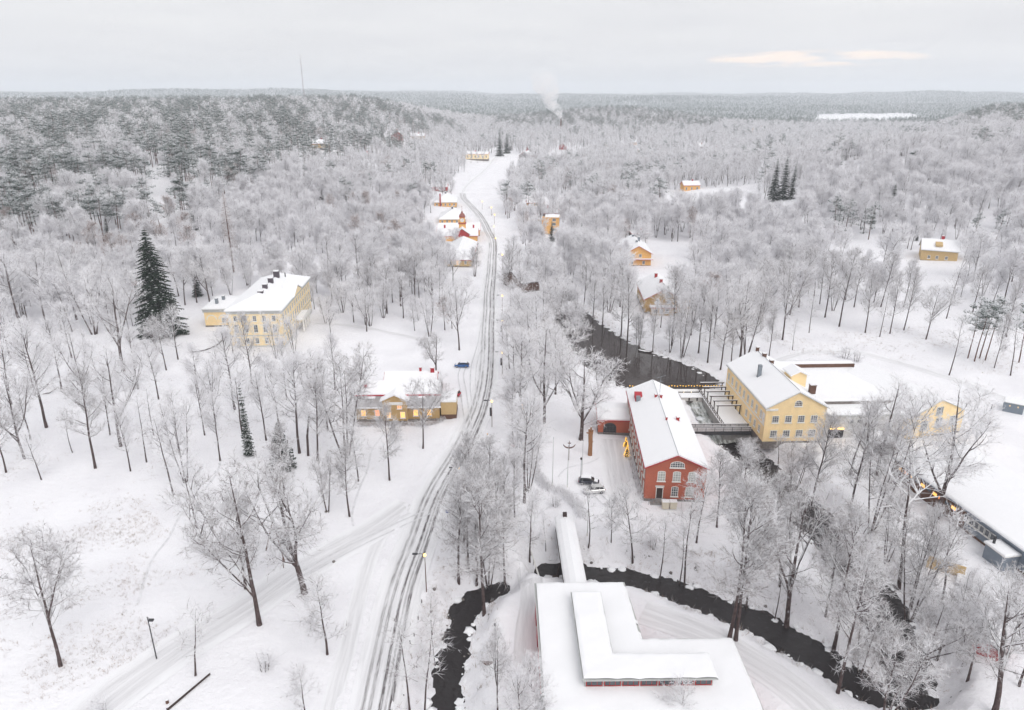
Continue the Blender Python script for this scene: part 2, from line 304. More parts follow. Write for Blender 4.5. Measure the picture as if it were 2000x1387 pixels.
_rap = [flat(a, b, z) + (w, z) for (a, b, w), z in zip(RAPIDS, (-1.2, -2.3, -2.9, -3.2))]
RIV = [poly_w(POND, POND_Z), poly_w(LOWER, STREAM_Z), poly_w(WEST, STREAM_Z), _rap]
def river_d(x, y):
    """signed distance to the water's edge (negative in the water) and water level"""
    best = np.full(np.shape(x), 1e9); lev = np.zeros(np.shape(x))
    for pl in RIV:
        for (ax, ay, aw, az), (bx_, by_, bw, bz_) in zip(pl[:-1], pl[1:]):
            dx, dy = bx_ - ax, by_ - ay; q = dx * dx + dy * dy
            t = np.clip(((x - ax) * dx + (y - ay) * dy) / q, 0, 1)
            d = np.hypot(x - ax - t * dx, y - ay - t * dy) - (aw + t * (bw - aw))
            k = d < best
            best = np.where(k, d, best); lev = np.where(k, az + t * (bz_ - az), lev)
    return best, lev
ROAD_PX = [(690, 1600), (712, 1480), (733, 1387), (756, 1270), (783, 1150), (818, 1050), (851, 962), (899, 880), (922, 830), (936, 795), (946, 750), (951, 700), (953, 640), (956, 570), (961, 510), (962, 475), (952, 450), (935, 420), (918, 402), (906, 390), (903, 380), (910, 367), (925, 352), (945, 335), (958, 320), (968, 308)]
ROAD = [flat(a, b, 0) for a, b in ROAD_PX]
def seg_d(x, y, pl):
    best = np.full(np.shape(x), 1e9)
    for (ax, ay), (bx_, by_) in zip(pl[:-1], pl[1:]):
        dx, dy = bx_ - ax, by_ - ay; q = dx * dx + dy * dy
        t = np.clip(((x - ax) * dx + (y - ay) * dy) / q, 0, 1)
        best = np.minimum(best, np.hypot(x - ax - t * dx, y - ay - t * dy))
    return best
def hgt(x, y):
    x = np.asarray(x, float); y = np.asarray(y, float)
    base = hills(x, y)
    rel = (0.45 * wav(x, y, 70, 2.0) + 0.16 * wav(x, y, 17, 5.0)) * S((seg_d(x, y, ROAD) - 3.5) / 14)
    # left meadow climbs gently away from the road
    mead = 3.0 * S((-x - 30) / 70) * S((230 - y) / 60)
    rd = seg_d(x, y, ROAD); base = base + rel + mead + 0.30 * np.exp(-((rd - 4.6) / 0.55) ** 2) * (0.75 + 0.5 * wav(x, y, 5, 1.1)) * (y < 330)
    d, lev = river_d(x, y)
    d = d + 0.6 * wav(x, y, 7.5, 1.0) + 0.55 * wav(x, y, 3.1, 3.0)
    t1 = S((d - 0.35) / 4.0); t0 = S((d + 1.6) / 1.9)
    bank = (lev + 0.22) * (1 - t1) + base * t1
    return np.where(d < 5, (lev - 1.3) * (1 - t0) + bank * t0, base)
def H1(x, y): return float(hgt(np.array([x]), np.array([y]))[0])
def P(px, py, z=None):
    """the ground point seen at a pixel of the photograph (or the point at height z)"""
    if z is not None:
        x, y = flat(px, py, z); return Vector((x, y, z))
    u = (px - PW / 2) / FPX; v = -(py - PH / 2) / FPX
    c, s = math.cos(PITCH), math.sin(PITCH); d = (u, c + v * s, -s + v * c)
    t = np.geomspace(50, 9000, 500)
    for _ in range(2):
        zz = CAMZ + d[2] * t - hgt(d[0] * t, d[1] * t)
        k = int(np.argmax(zz < 0)) if (zz < 0).any() else len(t) - 1
        t = np.linspace(t[max(k - 1, 0)], t[k], 30)
    q = t[15]
    return Vector((d[0] * q, d[1] * q, CAMZ + d[2] * q))
def top_h(p, pyt):
    v = -(pyt - PH / 2) / FPX; c, s = math.cos(PITCH), math.sin(PITCH)
    return CAMZ + p.y * (v * c - s) / (c + v * s) - p.z
def tpx(p):
    dz = p[2] - CAMZ; c, s = math.cos(PITCH), math.sin(PITCH); f = p[1] * c - dz * s
    return PW / 2 + FPX * p[0] / f, PH / 2 - FPX * (p[1] * s + dz * c) / f

# ------------------------------------------------------------------ object helpers
def mesh_from(name, verts, faces, mats=(), fm=None, smooth=False):
    me = bpy.data.meshes.new(name); me.from_pydata(verts, [], faces)
    for m in mats: me.materials.append(MATS[m] if isinstance(m, str) else m)
    if fm is not None and len(mats) > 1: me.polygons.foreach_set('material_index', fm)
    if smooth: me.polygons.foreach_set('use_smooth', [True] * len(me.polygons))
    me.update(); return me
def link(name, me, parent=None, loc=None, rot=None, scale=None):
    o = bpy.data.objects.new(name, me); COL.objects.link(o)
    if parent is not None: o.parent = parent
    if loc is not None: o.location = loc
    if rot is not None: o.rotation_euler = rot
    if scale is not None: o.scale = scale
    return o
def tag(o, label=None, cat=None, group=None, kind=None):
    if label: o['label'] = label
    if cat: o['category'] = cat
    if group: o['group'] = group
    if kind: o['kind'] = kind
    return o
def thing(name, label, cat, loc=(0, 0, 0), rz=0.0, group=None):
    o = bpy.data.objects.new(name, None); COL.objects.link(o); o.empty_display_size = 0.5
    o.location = loc; o.rotation_euler = (0, 0, rz)
    return tag(o, label, cat, group)
class MB:
    """collects shapes of ONE part"""
    def __init__(s): s.v = []; s.f = []; s.m = []; s.k = 0
    def poly(s, pts, faces):
        n = len(s.v); s.v += [tuple(p) for p in pts]; s.f += [tuple(i + n for i in f) for f in faces]; s.m += [s.k] * len(faces); return s
    def box(s, x0, x1, y0, y1, z0, z1):
        return s.poly([(x0, y0, z0), (x1, y0, z0), (x1, y1, z0), (x0, y1, z0), (x0, y0, z1), (x1, y0, z1), (x1, y1, z1), (x0, y1, z1)],
                      [(3, 2, 1, 0), (4, 5, 6, 7), (0, 1, 5, 4), (1, 2, 6, 5), (2, 3, 7, 6), (3, 0, 4, 7)])
    def prism(s, pts, axis, a0, a1):
        """2-D outline extruded; axis y: outline is (x,z); axis x: outline is (y,z); axis z: outline is (x,y)"""
        n = len(pts)
        def mk(p, a): return (p[0], a, p[1]) if axis == 'y' else (a, p[0], p[1]) if axis == 'x' else (p[0], p[1], a)
        v = [mk(p, a0) for p in pts] + [mk(p, a1) for p in pts]
        f = [tuple(range(n)), tuple(reversed(range(n, 2 * n)))] + [(i, i + n, (i + 1) % n + n, (i + 1) % n) for i in range(n)]
        return s.poly(v, f)
    def tube(s, pts, rad, n=6, cap=True):
        pts = [Vector(p) for p in pts]; rings = []
        if not isinstance(rad, (list, tuple)): rad = [rad] * len(pts)
        for i, p in enumerate(pts):
            d = (pts[min(i + 1, len(pts) - 1)] - pts[max(i - 1, 0)]); d = d.normalized() if d.length > 1e-9 else Vector((0, 0, 1))
            a = d.cross(Vector((0, 0, 1)) if abs(d.z) < 0.9 else Vector((1, 0, 0))).normalized(); b = d.cross(a)
            rings.append([p + (a * math.cos(6.2832 * k / n) + b * math.sin(6.2832 * k / n)) * rad[i] for k in range(n)])
        v = [q for r in rings for q in r]; f = []
        for i in range(len(pts) - 1):
            for k in range(n):
                f.append((i * n + k, i * n + (k + 1) % n, (i + 1) * n + (k + 1) % n, (i + 1) * n + k))
        if cap: f += [tuple(reversed(range(n))), tuple(range((len(pts) - 1) * n, len(pts) * n))]
        return s.poly(v, f)
    def ball(s, c, r, n=8, m=5, sz=1.0, jit=0.0, rnd=random):
        v = [(c[0], c[1], c[2] + r * sz)]; f = []
        for i in range(1, m):
            t = math.pi * i / m
            for k in range(n):
                a = 6.2832 * k / n; q = r * (1 + jit * (rnd.random() - 0.5))
                v.append((c[0] + q * math.sin(t) * math.cos(a), c[1] + q * math.sin(t) * math.sin(a), c[2] + q * sz * math.cos(t)))
        v.append((c[0], c[1], c[2] - r * sz))
        for k in range(n): f.append((0, 1 + k, 1 + (k + 1) % n))
        for i in range(m - 2):
            for k in range(n):
                a, b = 1 + i * n + k, 1 + i * n + (k + 1) % n; f.append((a, a + n, b + n, b))
        e = len(v) - 1
        for k in range(n): f.append((e, e - n + (k + 1) % n, e - n + k))
        return s.poly(v, f)
    def roof(s, x0, x1, y0, y1, ze, zr, hp, t, axis='y'):
        """gable (hp=0) or hipped roof shell, thickness t; ridge along axis"""
        if axis == 'x':
            b = MB().roof(y0, y1, x0, x1, ze, zr, hp, t)
            return s.poly([(p[1], p[0], p[2]) for p in b.v], [tuple(reversed(f)) for f in b.f])
        xm = (x0 + x1) / 2
        top = [(x0, y0, ze), (x1, y0, ze), (x1, y1, ze), (x0, y1, ze), (xm, y0 + hp, zr), (xm, y1 - hp, zr)]
        bot = [(p[0], p[1], p[2] - t) for p in top]
        f = [(0, 4, 5, 3), (1, 2, 5, 4), (0, 1, 4), (2, 3, 5)]
        if hp == 0: f = f[:2] + [(0, 6, 10, 4), (4, 10, 7, 1), (2, 8, 11, 5), (5, 11, 9, 3)]
        else: f += [(0, 6, 7, 1), (2, 8, 9, 3)]
        f += [(6, 9, 11, 10), (7, 10, 11, 8), (1, 7, 8, 2), (3, 9, 6, 0)]
        if hp: f += [(6, 10, 7), (8, 11, 9)]
        return s.poly(top + bot, f)
    def mesh(s, name, *mats, smooth=False): return mesh_from(name, s.v, s.f, mats, s.m, smooth)
    def build(s, name, m, parent=None, loc=None, rot=None, smooth=False):
        ms = m if isinstance(m, (list, tuple)) else (m,)
        return link(name, s.mesh(name, *ms, smooth=smooth), parent, loc, rot)

# ------------------------------------------------------------------ ground sheet
def axis_pts(lo, hi, step, far_lo, far_hi, g=1.045):
    a = list(np.arange(lo, hi + 0.01, step))
    d, x = step, lo
    while x > far_lo: d *= g; x -= d; a.insert(0, x)
    d, x = step, hi
    while x < far_hi: d *= g; x += d; a.append(x)
    return np.array(a)
gx = axis_pts(-45, 100, 0.75, -11000, 11000); gy = axis_pts(58, 260, 0.8, -60, 14500, 1.03)
GX, GY = np.meshgrid(gx, gy); GZ = hgt(GX, GY)
nx, ny = len(gx), len(gy)
gme = bpy.data.meshes.new('ground')
gme.vertices.add(nx * ny); gme.vertices.foreach_set('co', np.stack([GX, GY, GZ], -1).astype(np.float32).ravel())
ii = (np.arange(ny - 1)[:, None] * nx + np.arange(nx - 1)[None, :]).ravel()
quads = np.stack([ii, ii + 1, ii + nx + 1, ii + nx], -1).astype(np.int32)
gme.loops.add(quads.size); gme.loops.foreach_set('vertex_index', quads.ravel())
gme.polygons.add(len(quads)); gme.polygons.foreach_set('loop_start', np.arange(0, quads.size, 4, dtype=np.int32)); gme.polygons.foreach_set('loop_total', np.full(len(quads), 4, np.int32))
gme.polygons.foreach_set('use_smooth', np.ones(len(quads), bool))
gme.materials.append(MATS['snow_ground']); gme.update(calc_edges=True); gme.validate()
tag(link('ground', gme), 'white snow covering the valley floor and the hills', kind='structure')

def resample(pl, step):
    out = [pl[0]]
    # Catmull-Rom through the points
    for i in range(len(pl) - 1):
        p0, p1, p2, p3 = (Vector(pl[max(i - 1, 0)]), Vector(pl[i]), Vector(pl[i + 1]), Vector(pl[min(i + 2, len(pl) - 1)]))
        n = max(1, int((p2 - p1).length / step))
        for k in range(1, n + 1):
            t = k / n
            out.append(tuple(0.5 * ((2 * p1) + (p2 - p0) * t + (2 * p0 - 5 * p1 + 4 * p2 - p3) * t * t + (3 * p1 - p0 - 3 * p2 + p3) * t ** 3)))
    return out
def strip(name, pl, hw, m, lift=0.05, cross=8, step=2.0, label=None, zf=None, kind='structure', widths=None):
    pts = resample(pl, step); v, f, uvs = [], [], []; s = 0.0
    for i, p in enumerate(pts):
        a, b = Vector(pts[max(i - 1, 0)][:2]), Vector(pts[min(i + 1, len(pts) - 1)][:2]); d = (b - a).normalized(); nrm = Vector((d.y, -d.x))
        if i: s += (Vector(p[:2]) - Vector(pts[i - 1][:2])).length
        w = hw if widths is None else p[2]
        for k in range(cross + 1):
            u = (k / cross * 2 - 1) * w; q = Vector(p[:2]) + nrm * u
            v.append((q.x, q.y)); uvs.append((u, s))
    V = np.array(v); Z = hgt(V[:, 0], V[:, 1]) + lift + 0.0004 * np.maximum(V[:, 1] - 250, 0) if zf is None else np.array([zf(*q) for q in v])
    n = cross + 1
    for i in range(len(pts) - 1):
        for k in range(cross): f.append((i * n + k, i * n + k + 1, (i + 1) * n + k + 1, (i + 1) * n + k))
    me = mesh_from(name, [(a[0], a[1], float(z)) for a, z in zip(v, Z)], f, (m,), smooth=True)
    ul = me.uv_layers.new(name='UVMap'); idx = np.empty(len(me.loops), np.int32); me.loops.foreach_get('vertex_index', idx)
    ul.data.foreach_set('uv', np.array(uvs, np.float32)[idx].ravel())
    o = link(name, me); return tag(o, label, kind=kind)
def pxl(l): return [tuple(P(a, b))[:2] for a, b in l]
strip('road', ROAD[:21], 3.6, 'road_snow', 0.09, label='snow covered village road with dark wheel tracks')
strip('field_road', ROAD[20:], 2.2, 'path_snow', 0.09, label='faint snowy road climbing past the far snow field')
SIDE = [(150, 1420), (213, 1365), (348, 1268), (465, 1198), (561, 1132), (650, 1078), (735, 1030), (800, 985)]
strip('side_road', pxl(SIDE), 3.6, 'side_road_snow', 0.05, label='grey packed snow lane joining the village road')
strip('foot_path', pxl([(640, 1420), (655, 1350), (680, 1262), (703, 1160), (728, 1080), (765, 1010)]), 1.3, 'path_snow', 0.045, label='trodden snow path beside the village road')
strip('drive_way', pxl([(1195, 858), (1200, 895), (1207, 935), (1215, 975), (1205, 1010)]), 3.2, 'side_road_snow', 0.05, label='packed snow driveway beside the red brick building')
strip('hall_track', pxl([(1030, 1110), (1040, 1165), (1030, 1240), (1030, 1320), (1030, 1420)]), 1.9, 'side_road_snow', 0.05, label='packed snow track along the hall')
strip('hill_path', pxl([(1480, 720), (1570, 690), (1680, 690), (1800, 722), (1900, 755), (2010, 800)]), 1.6, 'path_snow', 0.06, label='faint snowy path along the slope')
strip('garden_path', pxl([(615, 632), (680, 636), (740, 645), (800, 658), (850, 672)]), 1.0, 'path_snow', 0.05, label='cleared walk curving across the snowy lawn')
strip('river_side_road', pxl([(1255, 1195), (1330, 1222), (1420, 1262), (1520, 1325), (1600, 1390), (1650, 1440)]), 2.6, 'side_road_snow', 0.05, label='packed snow road between hall and stream')

mat('rut_snow', (0.68, 0.68, 0.70), 0.8, 0.14, 0.8, 0.3, bscale=3)
def rut(pl, label):
    w = resample(pxl(pl), 2.0)
    for off in (-0.75, 0.75):
        q = []
        for i in range(len(w)):
            a, b = Vector(w[max(i - 1, 0)]), Vector(w[min(i + 1, len(w) - 1)]); d = (b - a).normalized(); q.append((w[i][0] + d.y * off, w[i][1] - d.x * off))
        strip('tyre_track', q, 0.17, 'rut_snow', 0.11, cross=2, step=1.5, label=label)
rut([(915, 845), (912, 815), (908, 790), (905, 765), (900, 735), (905, 718)], 'faint tyre track turning off the road past the ochre house')
rut([(838, 1000), (815, 1010), (760, 1035), (690, 1068), (600, 1118)], 'faint tyre track turning from the road into the lane')
rut([(930, 800), (924, 760), (926, 715), (938, 670), (944, 630)], 'faint tyre track wandering along the left road edge')
rut([(1168, 968), (1185, 985), (1205, 990), (1212, 965), (1205, 930)], 'tyre track curving from the parked cars to the driveway')
mat('trail_snow', (0.74, 0.74, 0.765), 0.85, 0.14, 1.6, 0.8, bscale=2.5)
for k, (pl, lb) in enumerate((([(430, 900), (400, 960), (350, 1010), (300, 1100), (270, 1180)], 'footprint trail wandering down the meadow'), ([(760, 830), (730, 880), (700, 960), (690, 1040)], 'footprint trail from the ochre house to the lane'), ([(560, 690), (600, 720), (650, 740), (720, 735)], 'footprint trail crossing the lawn from the mansion'), ([(1090, 930), (1110, 915), (1150, 905), (1190, 880)], 'footprint trail across the yard'), ([(1060, 1000), (1085, 985), (1120, 965), (1150, 965)], 'footprint trail from the footbridge to the cars'), ([(1700, 780), (1780, 770), (1860, 780), (1950, 820)], 'footprint trail toward the kiosk'))):
    q = pxl(pl); q = [(x + 0.5 * math.sin(i * 2.1 + k), y + 0.5 * math.cos(i * 1.7 + k)) for i, (x, y) in enumerate(resample(q, 6.0))]
    strip('foot_trail', q, 0.22, 'trail_snow', 0.03, cross=2, step=1.5, label=lb)
# water sheets
def water(name, pl, m, extra, label, z=None):
    pts = [(a, b, w + extra, lz) for a, b, w, lz in pl]
    for i0, i1, at in ((0, 1, 0), (-1, -2, len(pts) + 1)):
        (ax, ay, aw, az), (bx_, by_, _, _) = pts[i0 if at == 0 else -1], pts[i1 if at == 0 else -2]; l = math.hypot(ax - bx_, ay - by_)
        pts.insert(at, (ax + (ax - bx_) / l * 5, ay + (ay - by_) / l * 5, aw, az))
    strip(name, [(a, b, w) for a, b, w, _ in pts], 0, m, cross=6, step=2.0, zf=(lambda x, y: z), label=label, widths=True)
water('mill_pond', RIV[0], 'pond_water', 2.4, 'dark still mill pond above the dam', POND_Z)
water('stream', RIV[1], 'stream_water', 2.2, 'dark winding stream between snowy banks', STREAM_Z)
water('stream', RIV[2], 'stream_water', 2.2, 'dark narrow stream beside the village road', STREAM_Z)
# frozen lake
LAKE = [flat(a, b, 1.2) for a, b in ((1590, 247), (1640, 248), (1700, 241), (1755, 237), (1815, 232), (1815, 227), (1780, 224), (1700, 223), (1605, 225), (1596, 231), (1640, 236), (1585, 242))]
v = [(a, b, 1.2) for a, b in LAKE]; n = len(v)
tag(link('frozen_lake', mesh_from('frozen_lake', v, [tuple(range(n))], ('roof_snow',))), 'white frozen lake far off', kind='structure')

# ------------------------------------------------------------------ building helpers
_wc = {}
def win_mesh(w, h, nx_, nz_, arch, fm, pm, sill):
    key = (w, h, nx_, nz_, arch, fm, pm, sill)
    if key in _wc: return _wc[key]
    t = min(0.11, w * 0.1); a = MB(); p = MB()
    if not arch:
        a.box(-w / 2, -w / 2 + t, -0.09, 0, 0, h).box(w / 2 - t, w / 2, -0.09, 0, 0, h).box(-w / 2 + t, w / 2 - t, -0.09, 0, h - t, h).box(-w / 2 + t, w / 2 - t, -0.09, 0, 0, t)
        p.box(-w / 2 + t, w / 2 - t, -0.045, -0.02, t, h - t)
        for i in range(1, nx_):
            x = -w / 2 + w * i / nx_; a.box(x - 0.03, x + 0.03, -0.075, -0.005, t, h - t)
        for i in range(1, nz_):
            z = h * i / nz_; a.box(-w / 2 + t, w / 2 - t, -0.07, -0.01, z - 0.025, z + 0.025)
    else:
        n = 10; rise = arch; hh = h - rise
        def outline(e):
            ww = w / 2 - e
            return [(-ww, e), (ww, e)] + [(ww * math.cos(math.pi * k / n), hh + (rise - e) * math.sin(math.pi * k / n)) for k in range(n + 1)]
        o1, o2 = outline(0), outline(t); m_ = len(o1)
        v = [(x, -0.09, z) for x, z in o1] + [(x, -0.09, z) for x, z in o2] + [(x, 0, z) for x, z in o1]
        a.poly(v, [(i, (i + 1) % m_, (i + 1) % m_ + m_, i + m_) for i in range(m_)] + [(i + 2 * m_, (i + 1) % m_ + 2 * m_, (i + 1) % m_, i) for i in range(m_)])
        p.prism(o2, 'y', -0.045, -0.02)
        for i in range(1, nx_):
            x = -w / 2 + w * i / nx_; zt = hh + rise * math.sqrt(max(0, 1 - (2 * x / w) ** 2)); a.box(x - 0.035, x + 0.035, -0.075, -0.005, t, zt)
        for i in range(1, nz_):
            z = h * i / nz_; ww = w / 2 if z < hh else w / 2 * math.sqrt(max(0, 1 - ((z - hh) / rise) ** 2)); a.box(-ww, ww, -0.07, -0.01, z - 0.03, z + 0.03)
    if sill: a.box(-w / 2 - 0.12, w / 2 + 0.12, -0.22, 0, -0.14, -0.003)
    _wc[key] = (a.mesh('window', fm), p.mesh('pane', pm)); return _wc[key]
ROT = {'f': 0, 'r': R(90), 'b': R(180), 'l': R(-90)}
def face_pt(face, u, z, W, L, off=0.012):
    return {'f': (u, -off, z), 'b': (u, L + off, z), 'l': (-off, u, z), 'r': (W + off, u, z)}[face]
def window(root, face, u, z, w, h, W, L, nx_=2, nz_=2, arch=0, fm='white_paint', pm='glass', sill=True, x0=0, y0=0, name='window'):
    fme, pme = win_mesh(w, h, nx_, nz_, arch, fm, pm, sill)
    q = face_pt(face, u, z, W, L)
    o = link(name, fme, root, (q[0] + x0, q[1] + y0, q[2]), (0, 0, ROT[face])); link('pane', pme, o); return o
def door(root, face, u, z, w, h, W, L, m='brown_wood', x0=0, y0=0):
    q = face_pt(face, u, z, W, L)
    o = MB().box(-w / 2, w / 2, -0.06, 0, 0, h).build('door', m, root, (q[0] + x0, q[1] + y0, q[2]), (0, 0, ROT[face]))
    MB().box(-w / 2 - 0.12, -w / 2, -0.1, 0, 0, h + 0.12).box(w / 2, w / 2 + 0.12, -0.1, 0, 0, h + 0.12).box(-w / 2, w / 2, -0.1, 0, h, h + 0.12).build('door_frame', 'white_paint', o)
    MB().box(w / 2 - 0.22, w / 2 - 0.1, -0.14, -0.06, h * 0.45, h * 0.45 + 0.1).build('handle', 'dark_metal', o); return o
def chimney(root, x, y, w, d, z0, z1, m='chimney_dark'):
    o = MB().box(x - w / 2, x + w / 2, y - d / 2, y + d / 2, z0, z1).box(x - w / 2 - 0.08, x + w / 2 + 0.08, y - d / 2 - 0.08, y + d / 2 + 0.08, z1, z1 + 0.15).build('chimney', m, root)
    MB().box(x - w / 2 - 0.02, x + w / 2 + 0.02, y - d / 2 - 0.02, y + d / 2 + 0.02, z1 + 0.152, z1 + 0.32).build('chimney_snow', 'roof_snow', o); return o
def snow_slab(x0, x1, y0, y1, z0, th, n=10, seed=0):
    """flat snow cover with rounded, slightly uneven rim"""
    rnd = random.Random(seed); b = MB(); lx, ly = x1 - x0, y1 - y0; c = min(0.35, th)
    b.poly([(x0, y0, z0), (x1, y0, z0), (x1, y1, z0), (x0, y1, z0), (x0, y0, z0 + th - c * 0.4), (x1, y0, z0 + th - c * 0.4), (x1, y1, z0 + th - c * 0.4), (x0, y1, z0 + th - c * 0.4),
            (x0 + c, y0 + c, z0 + th), (x1 - c, y0 + c, z0 + th), (x1 - c, y1 - c, z0 + th), (x0 + c, y1 - c, z0 + th)],
           [(3, 2, 1, 0), (0, 1, 5, 4), (1, 2, 6, 5), (2, 3, 7, 6), (3, 0, 4, 7), (4, 5, 9, 8), (5, 6, 10, 9), (6, 7, 11, 10), (7, 4, 8, 11), (8, 9, 10, 11)])
    return b
def snow_field(pts, z0, th, step=0.5, seed=0):
    """snow lying on a flat roof of any outline: rounded, slightly uneven lips and soft drifts"""
    P_ = np.array(pts); x0, y0 = P_.min(0) - 0.2; x1, y1 = P_.max(0) + 0.2; xs = np.arange(x0, x1 + step, step); ys = np.arange(y0, y1 + step, step); X, Y = np.meshgrid(xs, ys)
    def dist(X, Y):
        d = np.full(X.shape, 1e9)
        for (ax, ay), (bx_, by_) in zip(pts, list(pts[1:]) + [pts[0]]):
            dx, dy = bx_ - ax, by_ - ay; t = np.clip(((X - ax) * dx + (Y - ay) * dy) / (dx * dx + dy * dy), 0, 1); d = np.minimum(d, np.hypot(X - ax - t * dx, Y - ay - t * dy))
        ins = np.zeros(X.shape, bool)
        for (ax, ay), (bx_, by_) in zip(pts, list(pts[1:]) + [pts[0]]):
            if ay != by_: ins ^= ((ay > Y) != (by_ > Y)) & (X < (bx_ - ax) * (Y - ay) / (by_ - ay) + ax)
        return np.where(ins, d, -d)
    D = dist(X, Y) + 0.10 * wav(X, Y, 2.3, seed + 1.0)
    Z = z0 + th * np.sqrt(np.clip(D / 0.55, 0, 1) * (2 - np.clip(D / 0.55, 0, 1))) + (0.09 * wav(X, Y, 7, seed + 2.0) + 0.02 * wav(X, Y, 1.9, seed)) * np.clip(D / 1.0, 0, 1)
    nx_ = len(xs); v = [(float(a), float(b_), float(c)) for a, b_, c in zip(X.ravel(), Y.ravel(), Z.ravel())]; ok = (D > -0.12).ravel(); f = []
    for j in range(len(ys) - 1):
        for i in range(nx_ - 1):
            q = (j * nx_ + i, j * nx_ + i + 1, (j + 1) * nx_ + i + 1, (j + 1) * nx_ + i)
            if all(ok[k] for k in q): f.append(q)
    b = MB(); b.v = v; b.f = f; b.m = [0] * len(f); return b
def house(name, label, cat, A, rz, W, L, eave, ridge, wall, roofm, axis='y', over=0.5, hip=0.0, snow=0.30, plinth=0.5, plm='stone', z0=None, group=None, trim=None):
    z = min(H1(A[0], A[1]), H1(A[0] + W * math.cos(rz), A[1] + W * math.sin(rz))) - 0.05 if z0 is None else z0
    root = thing(name, label, cat, (A[0], A[1], z), rz, group)
    b = MB()
    if hip: b.box(0, W, 0, L, plinth, eave)
    elif axis == 'y': b.prism([(0, plinth), (W, plinth), (W, eave), (W / 2, ridge), (0, eave)], 'y', 0, L)
    else: b.prism([(0, plinth), (L, plinth), (L, eave), (L / 2, ridge), (0, eave)], 'x', 0, W)
    b.build('wall', wall, root)
    MB().box(-0.06, W + 0.06, -0.06, L + 0.06, -1.5, plinth).build('plinth', plm, root)
    span = W if axis == 'y' else L
    sl = (ridge - eave) / (span / 2); ze = eave - over * sl + 0.16
    rf = MB().roof(-over, W + over, -over, L + over, ze, ridge + 0.16, hip, 0.14, axis).build('roof', roofm, root)
    q = over - 0.12
    MB().roof(-q, W + q, -q, L + q, ze + 0.12 * sl + snow, ridge + 0.16 + snow, max(0, hip), snow - 0.004, axis).build('roof_snow', 'roof_snow', rf)
    if trim:
        MB().box(-0.035, W + 0.035, -0.035, L + 0.035, eave - 0.55, eave - 0.03).build('cornice', trim, root)
    return root
def frame(A, B):
    """origin and heading of a wall seen between two points"""
    return (A[0], A[1]), math.atan2(B[1] - A[1], B[0] - A[0]), math.hypot(B[0] - A[0], B[1] - A[1])
FOOT = []                 # footprints kept clear of scattered trees: (cx, cy, radius)
def keep(x, y, r, open_=-0.6): FOOT.append((x, y, r, open_))

# ------------------------------------------------------------------ red brick building
A, rz, W = (25.75, 119.4), R(-3.2), 11.5; L = 36.6
br = house('brick_building', 'long two storey red brick building with snowy gable roof beside the stream', 'building', A, rz, W, L, 7.7, 10.35, 'red_brick', 'red_metal', over=0.45, plinth=0.8, z0=0.0)
for u in (3.0, 5.9, 8.85): window(br, 'f', u, 4.75, 1.5, 2.2, W, L, 3, 4, 0.28, pm='pale_glass')
for u in (5.75, 8.6): window(br, 'f', u, 1.45, 1.35 if u < 7 else 1.6, 2.2, W, L, 3, 4, 0.25, pm='glass' if u < 7 else 'pale_glass')
window(br, 'f', 5.85, 7.75, 2.7, 1.35, W, L, 6, 3, 0.7, pm='glass')
door(br, 'f', 2.85, 0.95, 1.15, 2.3, W, L, 'dark_wood')
MB().prism([(0.0, 7.35), (5.75, 10.0), (11.5, 7.35), (11.5, 7.65), (5.75, 10.3), (0, 7.65)], 'y', -0.05, 0.0).build('brick_cornice', 'red_brick', br)
MB().box(2.0, 3.7, -0.03, 0, 3.35, 3.75).build('door_lintel', 'white_wall', br)
for k in range(12):
    for z in (1.5, 4.75): window(br, 'l', 1.8 + k * 3.0, z, 1.25, 2.1, W, L, 3, 4, 0.22, pm='pale_glass')
for k in range(3): MB().box(-0.06, 0.0, 0.15 + k * 17.8, 0.55 + k * 17.8, 0.8, 7.6).build('brick_pilaster', 'red_brick', br)
stp = MB()
for i in range(4): stp.box(0.6 + i * 0.45, 3.9, -1.5, -0.07, -0.1 + i * 0.24, 0.14 + i * 0.24)
stp.build('entrance_steps', 'concrete', br)
rl = MB()
for x in (0.7, 1.4, 2.1, 2.9, 3.8): rl.tube([(x, -1.45, 0.2), (x, -1.45, 1.75)], 0.03, 4)
rl.tube([(0.7, -1.45, 1.05), (2.1, -1.45, 1.78), (3.8, -1.45, 1.78)], 0.035, 4); rl.build('step_railing', 'grey_metal', br)
sk = MB().prism([(28.6, 8.05), (31.5, 8.05), (31.5, 9.9), (28.6, 8.9)], 'x', 0.9, 2.6); sk.build('roof_hatch', 'red_metal', br)
MB().box(1.1, 2.0, 28.3, 29.2, 8.6, 9.9).build('vent_box', 'grey_metal', br)
for (x, y, a, b_, z0, z1) in ((5.2, 27.2, 0.5, 0.5, 9.9, 11.0), (6.3, 26.8, 0.5, 0.5, 9.9, 11.1), (5.75, 14.8, 0.35, 0.35, 10, 11.2), (8.6, 17.4, 0.6, 0.6, 8.9, 10.1)): chimney(br, x, y, a, b_, z0, z1, 'red_paint')
MB().tube([(6.5, 30.0, 10), (6.5, 30.0, 14.5)], 0.05, 5).tube([(5.6, 30, 14), (7.6, 30.2, 14.6)], 0.04, 4).tube([(5.9, 30, 13.2), (7.1, 30, 13.2)], 0.03, 4).build('aerial', 'grey_metal', br)
MB().tube([(5.75, -0.4, 10.83), (5.75, 37, 10.83)], 0.05, 4).build('ridge_wire', 'grey_metal', br)
keep(31.5, 127, 10); keep(32.5, 146, 10)
